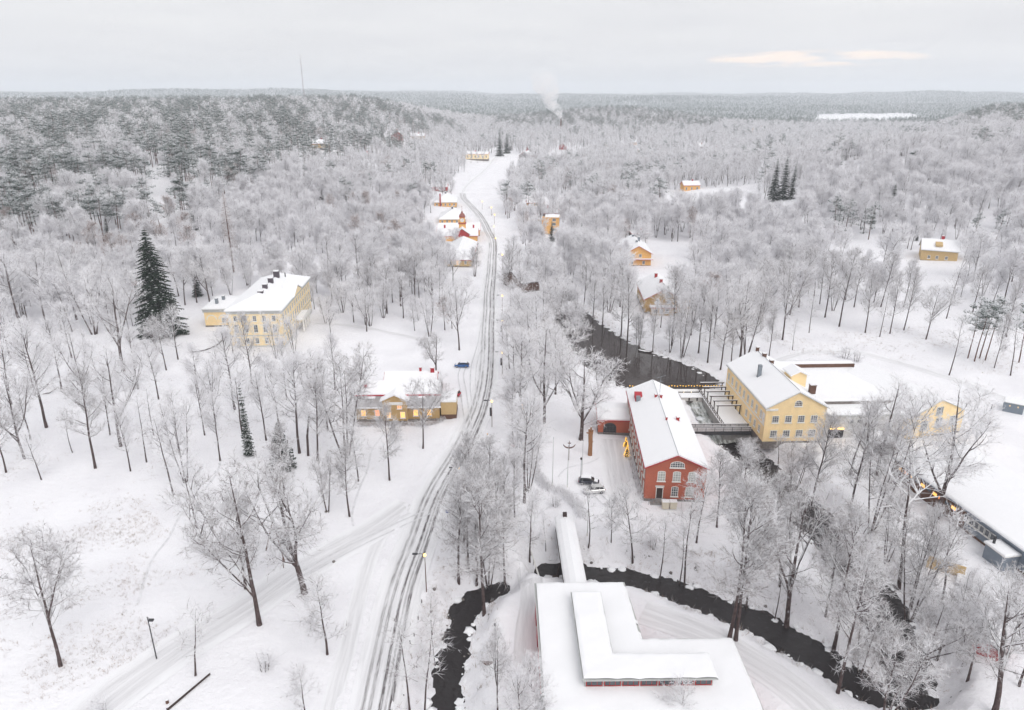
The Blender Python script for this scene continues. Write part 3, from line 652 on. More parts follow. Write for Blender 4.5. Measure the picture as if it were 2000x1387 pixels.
# gate house on its left
ga = house('gate_house', 'low red brick annex with dark arched gate beneath a snowy roof', 'building', (20.1, 148.6), R(-3.2), 7.3, 9.0, 3.6, 4.3, 'red_brick', 'red_metal', axis='x', over=0.35, plinth=0.5, z0=0.0)
w_ = window(ga, 'f', 2.7, 0.1, 3.0, 2.9, 7.3, 9.0, 4, 3, 1.2, fm='dark_metal', pm='dark_glass', sill=False, name='arched_gate')
keep(24, 155, 7)

# ------------------------------------------------------------------ yellow mansion
A, rz, W, L = (-86.9, 206.2), R(3.2), 16.2, 40.0
ma = house('mansion', 'large three storey pale yellow mansion with hipped snowy roof and dark chimneys', 'building', A, rz, W, L, 12.3, 15.4, 'pale_yellow_plaster', 'grey_trim', over=0.75, hip=7.5, plinth=0.9, plm='white_wall')
MB().box(-0.25, W + 0.25, -0.25, L + 0.25, 11.15, 12.18).build('cornice', 'grey_trim', ma)
MB().box(-0.1, W + 0.1, -0.1, L + 0.1, 4.0, 4.3).build('string_course', 'grey_trim', ma)
for k in range(5):
    u = 2.3 + k * 2.9
    window(ma, 'f', u, 8.8, 1.15, 1.75, W, L, 2, 3); window(ma, 'f', u, 5.2, 1.3, 2.5, W, L, 2, 3); window(ma, 'f', u, 1.6, 1.15, 1.8, W, L, 2, 3)
for k in range(13):
    u = 2.2 + k * 2.95
    window(ma, 'r', u, 8.8, 1.15, 1.75, W, L, 2, 3); window(ma, 'r', u, 5.2, 1.3, 2.5, W, L, 2, 3)
    if not 4 < k < 9: window(ma, 'r', u, 1.6, 1.15, 1.8, W, L, 2, 3)
MB().prism([(14.5, 12.2), (25.5, 12.2), (20, 14.6)], 'x', W - 2, W + 0.8).build('pediment', 'pale_yellow_plaster', ma)
MB().prism([(13.9, 12.25), (20, 14.85), (26.1, 12.25), (26.1, 12.6), (20, 15.2), (13.9, 12.6)], 'x', W - 3.5, W + 1.0).build('pediment_roof', 'roof_snow', ma)
por = MB()
for k in range(4): por.tube([(W + 2.6, 15.5 + k * 3, 0.3), (W + 2.6, 15.5 + k * 3, 4.2)], 0.28, 8)
por.build('portico_columns', 'white_paint', ma)
MB().box(W + 0.02, W + 3.1, 14.6, 25.4, 4.2, 4.6).build('balcony_slab', 'white_paint', ma)
MB().box(W + 2.9, W + 3.05, 14.7, 25.3, 4.6, 5.5).build('balcony_rail', 'white_paint', ma)
snow_slab(W + 0.1, W + 2.8, 14.8, 25.2, 4.604, 0.25).build('balcony_snow', 'roof_snow', ma)
for (y, w_, z) in ((8.2, 1.5, 15.2), (13.5, 1.4, 16.0), (20.5, 1.5, 16.3), (28, 1.7, 16.8)): chimney(ma, W / 2 + 0.3, y, w_, w_ * 0.9, 13.2, z + 0.8)
MB().tube([(10.5, 31, 14), (10.5, 31, 16.4)], 0.18, 6).build('vent_pipe', 'dark_metal', ma)
keep(-80, 215, 13); keep(-81, 237, 14)
wg = house('mansion_wing', 'low yellow wing with arched blind niches left of the mansion', 'building', (-104.5, 229.5), R(4), 17.5, 15, 6.3, 7.6, 'yellow_plaster', 'grey_trim', axis='x', over=0.6, hip=5.0, plinth=0.6)
MB().box(-0.3, 17.4, -0.3, 15.2, 5.3, 6.15).build('cornice', 'grey_trim', wg)
for k in range(3):
    b = MB(); o1 = []; c0 = 2.3 + k * 4.0
    pts = [(1.75 * math.cos(math.pi * i / 10), 2.6 + 1.75 * math.sin(math.pi * i / 10)) for i in range(11)]
    for (xa, za), (xb, zb) in zip(pts[:-1], pts[1:]):
        f1, f2 = 1.2, 1.0
        b.poly([(c0 + xa, -0.08, za), (c0 + xb, -0.08, zb), (c0 + xb * 0.82, -0.08, 2.6 + (zb - 2.6) * 0.82), (c0 + xa * 0.82, -0.08, 2.6 + (za - 2.6) * 0.82),
                (c0 + xa, 0, za), (c0 + xb, 0, zb), (c0 + xb * 0.82, 0, 2.6 + (zb - 2.6) * 0.82), (c0 + xa * 0.82, 0, 2.6 + (za - 2.6) * 0.82)], [(3, 2, 1, 0), (0, 1, 5, 4), (2, 3, 7, 6)])
    b.build('arch_moulding', 'white_paint', wg)
window(wg, 'f', 6.3, 1.5, 1.3, 1.7, 17.5, 15, 2, 3)
for x, y in ((3.6, 3.5), (5.0, 6.5)): chimney(wg, x, y, 0.9, 0.9, 6.6, 9.0, 'grey_metal')
keep(-96, 237, 12)

# ------------------------------------------------------------------ ochre wooden house by the road
A, rz, W, L = (-37.6, 155.2), R(1.5), 20.0, 10.5
oc = house('wooden_house', 'ochre wooden house with lit windows, central gable and snowy red roof', 'house', A, rz, W, L, 4.0, 4.2, 'ochre_wood', 'red_metal', axis='x', over=0.2, snow=0.12, plinth=0.8)
# mansard: steep lower slope with tiles showing, flatter snowy upper slope
MB().prism([(-0.5, 4.0), (11.0, 4.0), (9.2, 6.7), (5.25, 8.3), (1.3, 6.7)], 'x', -0.3, W + 0.3).build('mansard_roof', 'frost_grey', oc)
o = MB().prism([(0.95, 6.62), (1.1, 6.75), (5.25, 8.45), (9.4, 6.75), (9.4, 7.1), (5.25, 8.85), (0.95, 7.0)], 'x', -0.25, W + 0.25).build('upper_roof_snow', 'roof_snow', oc)
MB().box(-0.45, W + 0.45, 0.82, 0.98, 6.5, 6.78).build('roof_edge', 'red_metal', oc)
MB().box(-0.45, 6.6, -0.75, -0.5, 3.95, 4.25).build('eave_snow', 'roof_snow', oc); MB().box(12.4, W + 0.45, -0.75, -0.5, 3.95, 4.25).build('eave_snow', 'roof_snow', oc)
for x0 in (2.6, 14.6):
    MB().box(x0, x0 + 2.0, -0.1, 1.2, 5.2, 6.3).build('dormer', 'frost_grey', oc); MB().box(x0 - 0.15, x0 + 2.15, -0.25, 1.3, 6.3, 6.5).build('dormer_snow', 'roof_snow', oc)
MB().prism([(6.6, 0.8), (12.4, 0.8), (12.4, 6.2), (9.5, 7.5), (6.6, 6.2)], 'y', -1.1, 1.2).build('gable_bay', 'ochre_wood', oc)
MB().prism([(6.0, 6.0), (9.5, 7.6), (13.0, 6.0), (13.0, 6.25), (9.5, 7.95), (6.0, 6.25)], 'y', -1.6, 4.0).build('gable_roof', 'roof_snow', oc)
MB().box(8.2, 11.4, -1.15, -1.1, 5.0, 5.75).build('gable_sign', 'white_paint', oc)
window(oc, 'f', 10.6, 4.0, 1.1, 0.9, W, L, 2, 2, pm='lit_glass_red', y0=-1.11)
for u, pm in ((1.7, 'lit_glass'), (5.0, 'lit_glass_red'), (14.3, 'lit_glass'), (17.5, 'lit_glass')): window(oc, 'f', u, 1.6, 1.2, 1.7, W, L, 2, 3, pm=pm)
for u in (7.9, 11.3): window(oc, 'f', u, 1.6, 1.2, 1.6, W, L, 2, 3, pm='lit_glass', y0=-1.11)
for (x, y, w_, z) in ((2.0, 3.2, 0.7, 8.7),): chimney(oc, x, y, w_, w_, 7.0, z, 'red_metal')
an = house('side_shed', 'tan boarded shed with snowy lean roof attached right of the ochre house', 'shed', (-17.3, 156.6), R(1.5), 3.7, 6.0, 4.6, 5.0, 'tan_wood', 'white_paint', axis='x', over=0.15, plinth=1.3, plm='brown_wood')
rb = house('back_house', 'snow roofed red outbuilding directly behind the ochre house', 'house', (-33.5, 171.5), R(2), 13.5, 7, 3.4, 5.2, 'red_paint', 'red_metal', axis='x', over=0.4)
chimney(rb, 9.2, 3.6, 0.6, 0.6, 4.8, 6.4, 'red_metal'); chimney(rb, 12.4, 3.2, 1.0, 0.8, 4.6, 6.4, 'red_metal'); window(rb, 'f', 4, 1.2, 1.1, 1.3, 13.5, 7)
keep(-28, 160, 12); keep(-27, 175, 8)

# ------------------------------------------------------------------ yellow factory
A, rz, W, L = (57.1, 144.2), R(2.2), 13.8, 26.8
fa = house('yellow_factory', 'tall yellow factory with snowy gable roof, roof lantern and metal flue', 'building', A, rz, W, L, 8.6, 12.4, 'yellow_plaster', 'grey_trim', over=0.4, plinth=0.3, z0=0.0)
for k in range(4):
    u = 2.3 + k * 2.95
    window(fa, 'f', u, 5.0, 1.55, 1.75, W, L, 3, 4, pm='glass'); window(fa, 'f', u, 1.4, 1.6, 1.75, W, L, 3, 4, pm='glass')
window(fa, 'f', 7.1, 9.0, 1.75, 1.5, W, L, 5, 3, 0.75, fm='white_paint', pm='dark_glass')
for k in range(9):
    window(fa, 'l', 2.6 + k * 2.8, 5.2, 1.1, 1.9, W, L, 2, 4, pm='pale_glass')
    if k < 4: window(fa, 'l', 2.6 + k * 2.8, 1.6, 1.1, 1.7, W, L, 2, 3, pm='pale_glass')
MB().box(-0.09, 0, 0.2, L - 0.2, 4.15, 4.45).box(-0.15, 2.6, -0.15, 0, 8.0, 8.5).build('white_band', 'white_paint', fa)
MB().box(0.7, 1.7, -0.35, 0, 8.05, 8.4).build('eave_return', 'white_paint', fa)
door(fa, 'l', 1.0, 4.6, 1.0, 2.3, W, L, 'white_paint')
MB().box(2.6, 3.7, 13.5, 14.5, 9.6, 10.6).box(2.75, 3.55, 13.6, 14.4, 10.6, 13.6).build('metal_flue', 'grey_metal', fa)
MB().prism([(8.6, 9.2), (12.2, 9.2), (12.2, 13.0), (10.4, 13.9), (8.6, 13.0)], 'y', 8.5, 12.5).build('roof_lantern', 'yellow_plaster', fa)
MB().prism([(8.2, 12.85), (10.4, 13.95), (12.6, 12.85), (12.6, 13.15), (10.4, 14.3), (8.2, 13.15)], 'y', 8.1, 13.0).build('lantern_snow', 'roof_snow', fa)
for (x, y, w_, z) in ((7.2, 22.0, 0.9, 13.4), (6.9, 26.0, 0.7, 13.6), (7.6, 18.2, 0.9, 13.0), (11.8, 4.2, 1.3, 12.3)): chimney(fa, x, y, w_, w_ * 0.8, 10.3, z, 'brown_wood')
MB().tube([(6.9, 0, 12.9), (6.9, 27, 12.9)], 0.06, 4).tube([(2.2, -0.4, 10.17), (2.2, 27, 10.17)], 0.05, 4).build('roof_wires', 'grey_metal', fa)
keep(64, 150, 12); keep(64, 164, 11)
# low pale wing joining the two yellow blocks
lw = thing('low_wing', 'long pale rendered wing with flat snowy roof between two yellow blocks', 'building', (71.8, 146.4, 0), R(2.2))
MB().box(0, 19.0, 0, 26, -0.5, 5.6).build('wall', 'white_wall', lw)
MB().box(-0.15, 19.3, -0.25, 26.3, 5.6, 5.8).build('roof', 'grey_trim', lw); snow_slab(-0.05, 19.2, -0.1, 26.2, 5.804, 0.4).build('roof_snow', 'roof_snow', lw)
MB().box(0.5, 18.8, 5.2, 9.6, 6.2, 7.0).build('roof_step', 'stone', lw); snow_slab(0.3, 19.0, 5.0, 26.0, 7.0, 0.4).build('step_snow', 'roof_snow', lw)
MB().box(2.5, 19, 25.6, 25.9, 7.3, 8.3).build('parapet', 'brown_wood', lw)
for u in (6.2, 7.9): window(lw, 'f', u, 3.9, 0.8, 0.8, 19, 26, 1, 1, fm='grey_trim', pm='dark_glass')
MB().box(1.0, 4.6, -0.12, -0.01, 0.1, 2.3).build('glazed_entrance', 'dark_glass', lw); MB().box(1.3, 4.4, -0.5, -0.12, 2.4, 2.65).build('entrance_light', 'lamp_glow', lw)
can = thing('entrance_canopy', 'dark boarded canopy under snow in front of the pale wing', 'canopy', (79.0, 139.6, 0), R(-25))
MB().box(0, 5.0, 0, 0.2, 0, 2.6).box(0, 0.2, 0.2, 6.0, 0, 2.6).build('board_wall', 'dark_wood', can); MB().box(-0.3, 5.6, -0.3, 6.3, 2.6, 2.75).build('roof', 'dark_wood', can); snow_slab(-0.25, 5.5, -0.25, 6.2, 2.754, 0.35).build('roof_snow', 'roof_snow', can)
ht = house('rear_hall', 'wide white roofed hall behind the pale wing', 'building', (72.6, 173.2), R(2.2), 20, 12, 4.0, 6.0, 'white_wall', 'grey_trim', axis='x', over=0.3, z0=0.0)
# second yellow block
A, rz, W, L = (90.6, 145.3), R(17), 15.6, 24.0
y2 = house('yellow_workshop', 'yellow gabled workshop with tall panes at the end of the pale wing', 'building', A, rz, W, L, 5.6, 9.2, 'yellow_plaster', 'grey_trim', over=0.35, plinth=0.3, z0=0.0)
for u, z, h in ((4.2, 2.1, 2.3), (8.4, 2.3, 2.3), (12.5, 2.3, 2.3), (8.0, 5.5, 1.9)): window(y2, 'f', u, z, 1.9, h, W, L, 4, 5, fm='grey_trim', pm='glass')
keep(80, 158, 14); keep(97, 157, 15)
# long grey-blue building
A, rz, W, L = (86.9, 84.0), R(9.5), 16.0, 46.0
lg = thing('long_grey_building', 'long blue grey single storey building with wide snowy roof and window band', 'building', (A[0], A[1], 0), rz)
MB().prism([(0, 0.4), (W, 0.4), (W, 5.2), (0, 4.0)], 'y', 0, 26.5).build('wall', 'blue_grey_wall', lg)
MB().prism([(0.03, 0.4), (W, 0.4), (W, 5.2), (0.03, 4.0)], 'y', 26.5, L).build('north_wall', 'brown_wood', lg)
MB().box(-0.06, W + 0.06, -0.06, L + 0.06, -1.2, 0.4).build('plinth', 'brown_wood', lg)
MB().prism([(-0.5, 3.96), (W + 0.5, 5.24), (W + 0.5, 5.44), (-0.5, 4.16)], 'y', -0.5, L + 0.4).build('roof', 'blue_grey_wall', lg)
MB().prism([(-0.42, 4.17), (W + 0.5, 5.45), (W + 0.5, 5.85), (0.0, 4.58), (-0.35, 4.40)], 'y', -0.45, L + 0.3).build('roof_snow', 'roof_snow', lg)
for k in range(9):
    window(lg, 'l', 2.0 + k * 1.35, 1.7, 1.2, 1.6, W, L, 1, 1, pm='glass')
for k in range(6): window(lg, 'l', 20.3 + k * 1.2, 1.9, 1.05, 1.3, W, L, 1, 1, pm='glass')
for k in range(10): window(lg, 'l', 29.5 + k * 1.62, 2.2, 1.35, 0.9, W, L, 1, 1, fm='brown_wood', pm='glass' if k in (1, 4, 6) else 'lit_glass' if k not in (2, 8) else 'lit_glass_red', sill=False, x0=0.03)
MB().box(-3.0, 0, 14.6, 18.6, -0.2, 2.9).build('porch', 'blue_grey_wall', lg); MB().box(-3.25, -0.02, 14.35, 18.85, 2.9, 3.05).build('porch_roof', 'white_paint', lg); snow_slab(-3.2, -0.05, 14.4, 18.8, 3.054, 0.3).build('porch_snow', 'roof_snow', lg)
MB().tube([(-2.3, 17.8, 3.0), (-2.3, 17.8, 4.6)], 0.22, 8).build('flue_pipe', 'dark_metal', lg)
MB().box(-0.16, -0.06, 31.0, 40, 4.1, 4.22).build('lit_eave', 'lit_glass', lg)
MB().tube([(8.5, 20.0, 4.6), (8.5, 20.0, 6.3)], 0.22, 8).build('roof_vent', 'dark_metal', lg)
keep(90, 95, 13); keep(88, 112, 13); keep(84, 125, 13)
ks = thing('transformer_kiosk', 'small blue grey kiosk with snowy roof alone on the white field', 'kiosk', tuple(P(1957, 803)), R(-35))
MB().box(0, 4.2, 0, 3.4, -0.5, 2.5).build('wall', 'blue_grey_wall', ks); MB().box(-0.15, 4.35, -0.15, 3.55, 2.5, 2.6).build('roof', 'grey_trim', ks); snow_slab(-0.1, 4.3, -0.1, 3.5, 2.604, 0.3).build('roof_snow', 'roof_snow', ks)
for x in (1.3, 3.0): MB().box(x - 0.15, x + 0.15, -0.03, 0, 1.6, 2.0).build('warning_plate', 'lamp_glow' if 0 else 'bulb_pale' if 0 else 'yellow_plaster', ks)

# ------------------------------------------------------------------ hall in front with L-shaped clerestory
hl = thing('market_hall', 'wide low hall with vast snowy roof and L shaped clerestory', 'building', (3.9, 60.0, 0), R(0.8))
hl_w = MB()
hl_w.prism([(0.5, 0.1), (13.2, 0.1), (13.6, 16.2), (25.9, 16.2), (26.3, 0.1), (26.3, -6), (0.5, -6)], 'z', -0.5, 4.2)
hl_w.prism([(0.5, 16.2), (13.6, 16.2), (13.3, 28.2), (0.5, 28.2)], 'z', -0.5, 4.2); hl_w.build('wall', 'red_paint', hl)
MB().prism([(-0.1, -7), (26.9, -7), (26.6, 17.0), (14.3, 17.0), (13.7, 29.0), (-0.1, 29.0)], 'z', 4.55, 4.75).build('roof', 'grey_trim', hl)
snow_field([(0.0, -6.9), (26.8, -6.9), (26.5, 16.9), (14.2, 16.9), (13.6, 28.9), (0.0, 28.9)], 4.755, 0.42, 0.4).build('roof_snow', 'roof_snow', hl, smooth=True)
MB().prism([(5.3, 8.4), (21.4, 8.4), (21.4, 12.0), (9.0, 12.0), (9.0, 24.2), (5.3, 24.2)], 'z', 5.0, 6.43).build('clerestory_wall', 'grey_trim', hl)
MB().box(5.3, 21.4, 8.37, 8.4, 6.3, 6.425).build('clerestory_fascia', 'red_paint', hl)
MB().prism([(5.0, 8.0), (21.9, 8.0), (21.9, 12.4), (9.4, 12.4), (9.4, 24.6), (5.0, 24.6)], 'z', 6.43, 6.55).build('clerestory_roof', 'grey_trim', hl)
snow_field([(5.02, 8.02), (21.88, 8.02), (21.88, 12.38), (9.38, 12.38), (9.38, 24.58), (5.02, 24.58)], 6.555, 0.40, 0.3, 3).build('clerestory_snow', 'roof_snow', hl, smooth=True)
for k in range(7): window(hl, 'f', 6.5 + k * 2.28, 5.35, 2.1, 0.95, 0, 0, 3, 1, fm='red_paint', pm='glass', sill=False, y0=8.39)
for k in range(4): MB().box(0.02, 0.46, 12.4 + k * 4.2, 14.6 + k * 4.2, 0, 4.3).build('red_door_leaf', 'red_metal', hl)
keep(17, 70, 16); keep(10, 84, 10)
# covered footbridge to the hall
fb = thing('covered_footbridge', 'covered footbridge with long white snowy roof leading to the hall', 'bridge', (10.0, 89.0, 0), R(1.6))
MB().box(-1.5, 1.5, 0, 20.5, 0.1, 0.35).build('deck', 'dark_wood', fb)
rfm = MB(); n = 8
pr = [(1.75 * math.cos(math.pi * k / n), 3.0 + 0.75 * math.sin(math.pi * k / n)) for k in range(n + 1)]
MB().prism([(-1.72, 2.9), (1.72, 2.9)] + [(x * 0.98, z - 0.06) for x, z in pr], 'y', -1.0, 20.4).build('roof', 'dark_metal', fb)
MB().prism([(-1.8, 3.0)] + [(-1.55, 3.35), (-0.9, 3.72), (0, 3.95), (0.9, 3.72), (1.55, 3.35)] + [(1.8, 3.0)] + [(p[0], p[1]) for p in pr], 'y', -0.9, 20.3).build('roof_snow', 'roof_snow', fb)
MB().prism([(-1.95, 3.0), (-1.6, 3.6), (-0.9, 4.05), (0, 4.25), (0.9, 4.05), (1.6, 3.6), (1.95, 3.0)], 'y', -1.6, -0.9).build('gable_cap', 'white_paint', fb)
for k in range(8):
    for s in (-1.55, 1.45): MB().box(s, s + 0.12, 0.4 + k * 2.8, 0.52 + k * 2.8, 0.35, 2.95).build('post', 'white_paint' if s > 0 else 'dark_wood', fb)
MB().box(1.6, 1.68, 0, 20.3, 1.2, 1.32).box(1.6, 1.68, 0, 20.3, 0.5, 0.58).build('handrail', 'white_paint', fb)
MB().tube([(-1.55, 11.0, 0.2), (-2.4, 9.5, -2.2)], 0.12, 5).box(-2.9, -1.8, 8.6, 10.2, -3.4, -1.6).build('bridge_pier', 'dark_wood', fb)
MB().box(-0.35, 0.35, 19.2, 19.9, 3.8, 4.5).build('roof_vent', 'dark_wood', fb)
keep(10, 99, 5); keep(10.5, 107, 5)

# ------------------------------------------------------------------ village row along the road
nb = house('street_house', 'long snow roofed building nearest the camera in the village row', 'building', (-31.0, 317.0), R(-1), 12.5, 40, 3.6, 7.4, 'tan_wood', 'red_metal', over=0.6, hip=6.0)
window(nb, 'f', 6.2, 1.2, 1.4, 2.2, 12.5, 40, 2, 3, pm='lit_glass')
for u in (2.5, 9.8): window(nb, 'f', u, 1.6, 1.1, 1.6, 12.5, 40)
for k in range(9): window(nb, 'r', 3 + k * 4.2, 1.6, 1.1, 1.6, 12.5, 40)
ck = house('clock_house', 'red trimmed snowy building carrying a small yellow clock tower', 'building', (-39.5, 374.0), R(2), 21, 13, 3.4, 6.2, 'orange_wood', 'red_metal', axis='x', over=0.7)
MB().prism([(9.2, 3.0), (16.8, 3.0), (16.8, 4.4), (13, 7.0), (9.2, 4.4)], 'y', -1.2, 6.0).build('front_gable', 'red_paint', ck)
MB().prism([(8.6, 4.2), (13, 7.3), (17.4, 4.2), (17.4, 4.5), (13, 7.7), (8.6, 4.5)], 'y', -1.5, 6.0).build('gable_snow', 'roof_snow', ck)
tw = MB().box(11.2, 14.8, 4.5, 8.1, 6.0, 9.0).box(11.6, 14.4, 4.9, 7.7, 9.0, 12.4).build('clock_tower', 'orange_wood', ck)
MB().box(10.9, 15.1, 4.2, 8.4, 8.9, 9.2).box(11.3, 14.7, 4.6, 8.0, 12.3, 12.6).build('tower_cornice', 'red_paint', tw)
dm = MB(); prof = [(1.75, 12.6), (1.6, 13.3), (1.1, 14.0), (0.55, 14.4), (0.5, 15.0), (0.12, 15.5), (0.05, 18.5)]
dm.tube([(13, 6.3, z) for _, z in prof], [r for r, _ in prof], 10); dm.build('tower_dome', 'copper_dome', tw)
MB().tube([(13, 4.88, 10.8), (13, 4.80, 10.8)], 1.05, 16).build('clock_face', 'white_paint', tw)
MB().box(12.96, 13.04, 4.74, 4.79, 10.8, 11.6).box(13.0, 13.55, 4.74, 4.79, 10.76, 10.84).build('clock_hands', 'dark_metal', tw)
for x in (3.5, 19): chimney(ck, x, 6.5, 0.9, 0.9, 5.8, 8.0, 'red_metal')
ck2 = house('rear_wing', 'red gabled wing with snow behind the clock tower building', 'building', (-41.0, 391.0), R(2), 23, 12, 3.4, 6.0, 'orange_wood', 'red_metal', axis='x', over=0.7)
h3 = house('yellow_house', 'broad yellow house with hipped snow roof third in the village row', 'house', (-43.5, 424), R(3), 15.5, 22, 3.6, 8.0, 'orange_wood', 'grey_trim', over=0.6, hip=6.5)
h4 = house('yellow_house', 'yellow house with hipped snow roof and red flue at the row end', 'house', (-53.0, 488), R(3), 15.0, 20, 3.8, 8.2, 'orange_wood', 'grey_trim', over=0.6, hip=6.5)
for hh, ys in ((h3, ((7.7, 9), (7.7, 12))), (h4, ((7.5, 8), (7.5, 10)))):
    for x, y in ys: chimney(hh, x, y, 0.9, 0.8, 6.5, 9.4)
    for k in range(5): window(hh, 'f', 1.8 + k * 2.9, 1.4, 1.2, 1.5, 15.3, 20, 2, 3)
MB().box(3.6, 4.5, -0.6, 0.2, 0, 9.5).build('brick_flue', 'red_paint', h4)
keep(-25, 328, 9); keep(-25, 345, 9); keep(-29, 382, 14, -0.8); keep(-29, 397, 16, -0.8); keep(-36, 435, 13, -0.9); keep(-46, 498, 12, -0.9)
# houses between the trees
q1 = house('garden_house', 'bright orange two storey house with porch roof and gable by snowy garden', 'house', (52.0, 319.5), R(-2), 11.8, 26, 6.0, 9.3, 'orange_wood', 'red_metal', over=0.7)
MB().prism([(-0.8, 3.3), (12.6, 3.3), (12.6, 3.5), (-0.8, 3.5)], 'y', -1.5, -0.05).build('porch_roof', 'red_metal', q1); snow_slab(-0.7, 12.5, -1.45, -0.08, 3.504, 0.3).build('porch_snow', 'roof_snow', q1)
for u in (3.4, 6.8): window(q1, 'f', u, 4.3, 1.3, 1.4, 11.8, 26, 3, 2)
for u in (3.2, 8.5): window(q1, 'f', u, 1.0, 1.2, 1.6, 11.8, 26, 2, 3)
for y in (8, 16, 22): chimney(q1, 5.9 + (y == 16) * 2, y, 1.0, 1.0, 8.3, 10.4, 'grey_metal')
q2 = house('riverside_house', 'brown wooden house with big snowy gable roof above the pond bank', 'house', (47.8, 244.5), R(-3), 13.2, 24, 5.4, 9.0, 'ochre_wood', 'red_metal', over=0.7)
MB().box(2.0, 10.5, -2.5, -0.05, -0.6, 2.9).build('veranda', 'ochre_wood', q2); MB().box(1.6, 10.9, -2.9, -0.02, 2.9, 3.1).build('veranda_roof', 'red_metal', q2); snow_slab(1.7, 10.8, -2.8, -0.06, 3.104, 0.35).build('veranda_snow', 'roof_snow', q2)
for u in (4.4, 8.4): window(q2, 'f', u, 3.9, 1.3, 1.5, 13.2, 24, 3, 2)
for u in (3.6, 5.6, 7.6): window(q2, 'f', u, 1.0, 1.4, 1.4, 13.2, 24, 3, 2, pm='dark_glass', y0=-2.51)
for x, y in ((6.6, 9), (6.0, 18)): chimney(q2, x, y, 1.0, 0.9, 8.2, 10.4, 'red_paint')
MB().box(13.2, 17.5, 6, 14, -0.5, 4.2).build('side_wing', 'ochre_wood', q2); snow_slab(13.25, 17.9, 5.7, 14.3, 4.2, 0.35).build('side_wing_snow', 'roof_snow', q2)
p = P(1797, 508)
q3 = house('hillside_house', 'tan two storey house with snowy roof and lit corner among pines on the slope', 'house', (p.x, p.y), R(-24), 13.5, 9.5, 5.6, 9.0, 'tan_wood', 'grey_trim', axis='x', over=0.6, z0=p.z - 0.8, plinth=1.0)
for u in (3, 6, 9.5): window(q3, 'f', u, 1.8, 1.1, 1.4, 13.5, 9.5)
for u in (2.5, 6.0): window(q3, 'r', u, 1.8, 1.1, 1.4, 13.5, 9.5, pm='lit_glass' if u < 3 else 'glass')
window(q3, 'r', 4.7, 5.4, 1.2, 1.3, 13.5, 9.5)
MB().prism([(0.6, 7.0), (3.4, 7.0), (3.4, 8.6), (0.6, 7.8)], 'x', 4.8, 7.4).build('dormer', 'tan_wood', q3); chimney(q3, 7.5, 5.6, 1.1, 0.8, 8.5, 10.6, 'red_metal')
keep(p.x + 6, p.y + 2, 12, -0.85)
q4 = house('dark_barn', 'dark weathered barn with snowy roof half hidden in riverside trees', 'barn', (4.0, 272), R(28), 8.0, 16, 4.2, 7.0, 'brown_wood', 'dark_wood', axis='x', over=0.6)
q5 = house('tower_house', 'narrow tall orange house with flat snowy top rising from white trees', 'house', (18.5, 396), R(-6), 7.6, 8, 9.6, 10.4, 'orange_wood', 'orange_wood', over=0.35, hip=3)
for z in (2, 5.2, 7.6): window(q5, 'f', 5.0, z, 2.0, 1.6, 7.6, 8, 2, 3)
MB().box(-2.0, 0, 2, 5, 0, 9.4).build('stair_turret', 'bulb_glow' if 0 else 'orange_wood', q5)
MB().box(-16, -2.4, 8, 9, 6.3, 7.0).build('gallery', 'ochre_wood', q5)
keep(59, 332, 15); keep(54, 256, 13); keep(8, 280, 11); keep(22, 400, 8)
small = [  # px, py, width, depth, eave, ridge, rz, wall, axis, label
    (764, 274, 14, 12, 6, 11, 5, 'red_paint', 'y', 'dark red gabled house with snowy roof high on the far wooded ridge'),
    (801, 271, 18, 10, 4, 6.5, 0, 'ochre_wood', 'x', 'low wooden house right of the red house on the ridge'),
    (896, 310, 34, 12, 6, 8, -4, 'pale_yellow_plaster', 'x', 'long tan apartment block behind a row of trees'),
    (1014, 308, 13, 16, 3.5, 8, -20, 'dark_wood', 'y', 'dark gabled barn with red chimney beyond the snow field'),
    (1032, 296, 12, 10, 4, 7, 10, 'red_paint', 'x', 'small red house with snowy roof behind the dark barn'),
    (1092, 292, 9, 15, 5, 9, -10, 'red_paint', 'y', 'red gabled house among white trees beneath the smoke'),
    (1186, 287, 30, 20, 4, 7, 5, 'tan_wood', 'x', 'wide low building with broad white roof in distant trees'),
    (1222, 283, 16, 12, 4, 7, 5, 'orange_wood', 'x', 'pale orange house right of the wide white roofed building'),
    (1248, 300, 18, 12, 4, 6.5, 0, 'tan_wood', 'x', 'snow roofed house at the edge of white woods'),
    (1358, 291, 16, 12, 4, 7, 0, 'brown_wood', 'x', 'brown house with snowy roof in the far clearing'),
    (1392, 294, 8, 7, 3, 5, 0, 'red_paint', 'x', 'small red shed in the far clearing'),
    (1474, 262, 24, 14, 8, 12, 5, 'orange_wood', 'x', 'orange house standing high in grey woods near the lake'),
    (1335, 374, 13, 9, 5.5, 8, 5, 'orange_wood', 'x', 'small orange house at the foot of the white meadow'),
    (1644, 262, 10, 10, 4, 8, 30, 'red_paint', 'y', 'tiny red hut before the frozen lake'),
    (714, 310, 6, 7, 3, 5.5, 30, 'brown_wood', 'y', 'tiny brown shed between white trees on the left hillside'),
    (843, 372, 12, 9, 3.5, 6, 0, 'red_paint', 'x', 'red shed half hidden behind the village row'),
    (606, 288, 16, 10, 4, 7, 5, 'tan_wood', 'x', 'snow roofed house below the pine wood'),
    (1234, 468, 9, 6, 4, 4.6, 8, 'dark_wood', 'x', 'small dark shed behind the orange garden house'),
    (1030, 402, 12, 6, 3, 5, 5, 'ochre_wood', 'x', 'ochre shed under tall trees beyond the pond'),
    (1040, 425, 16, 7, 4, 6.5, -8, 'brown_wood', 'x', 'brown house with yellow eave behind white treetops'),
]
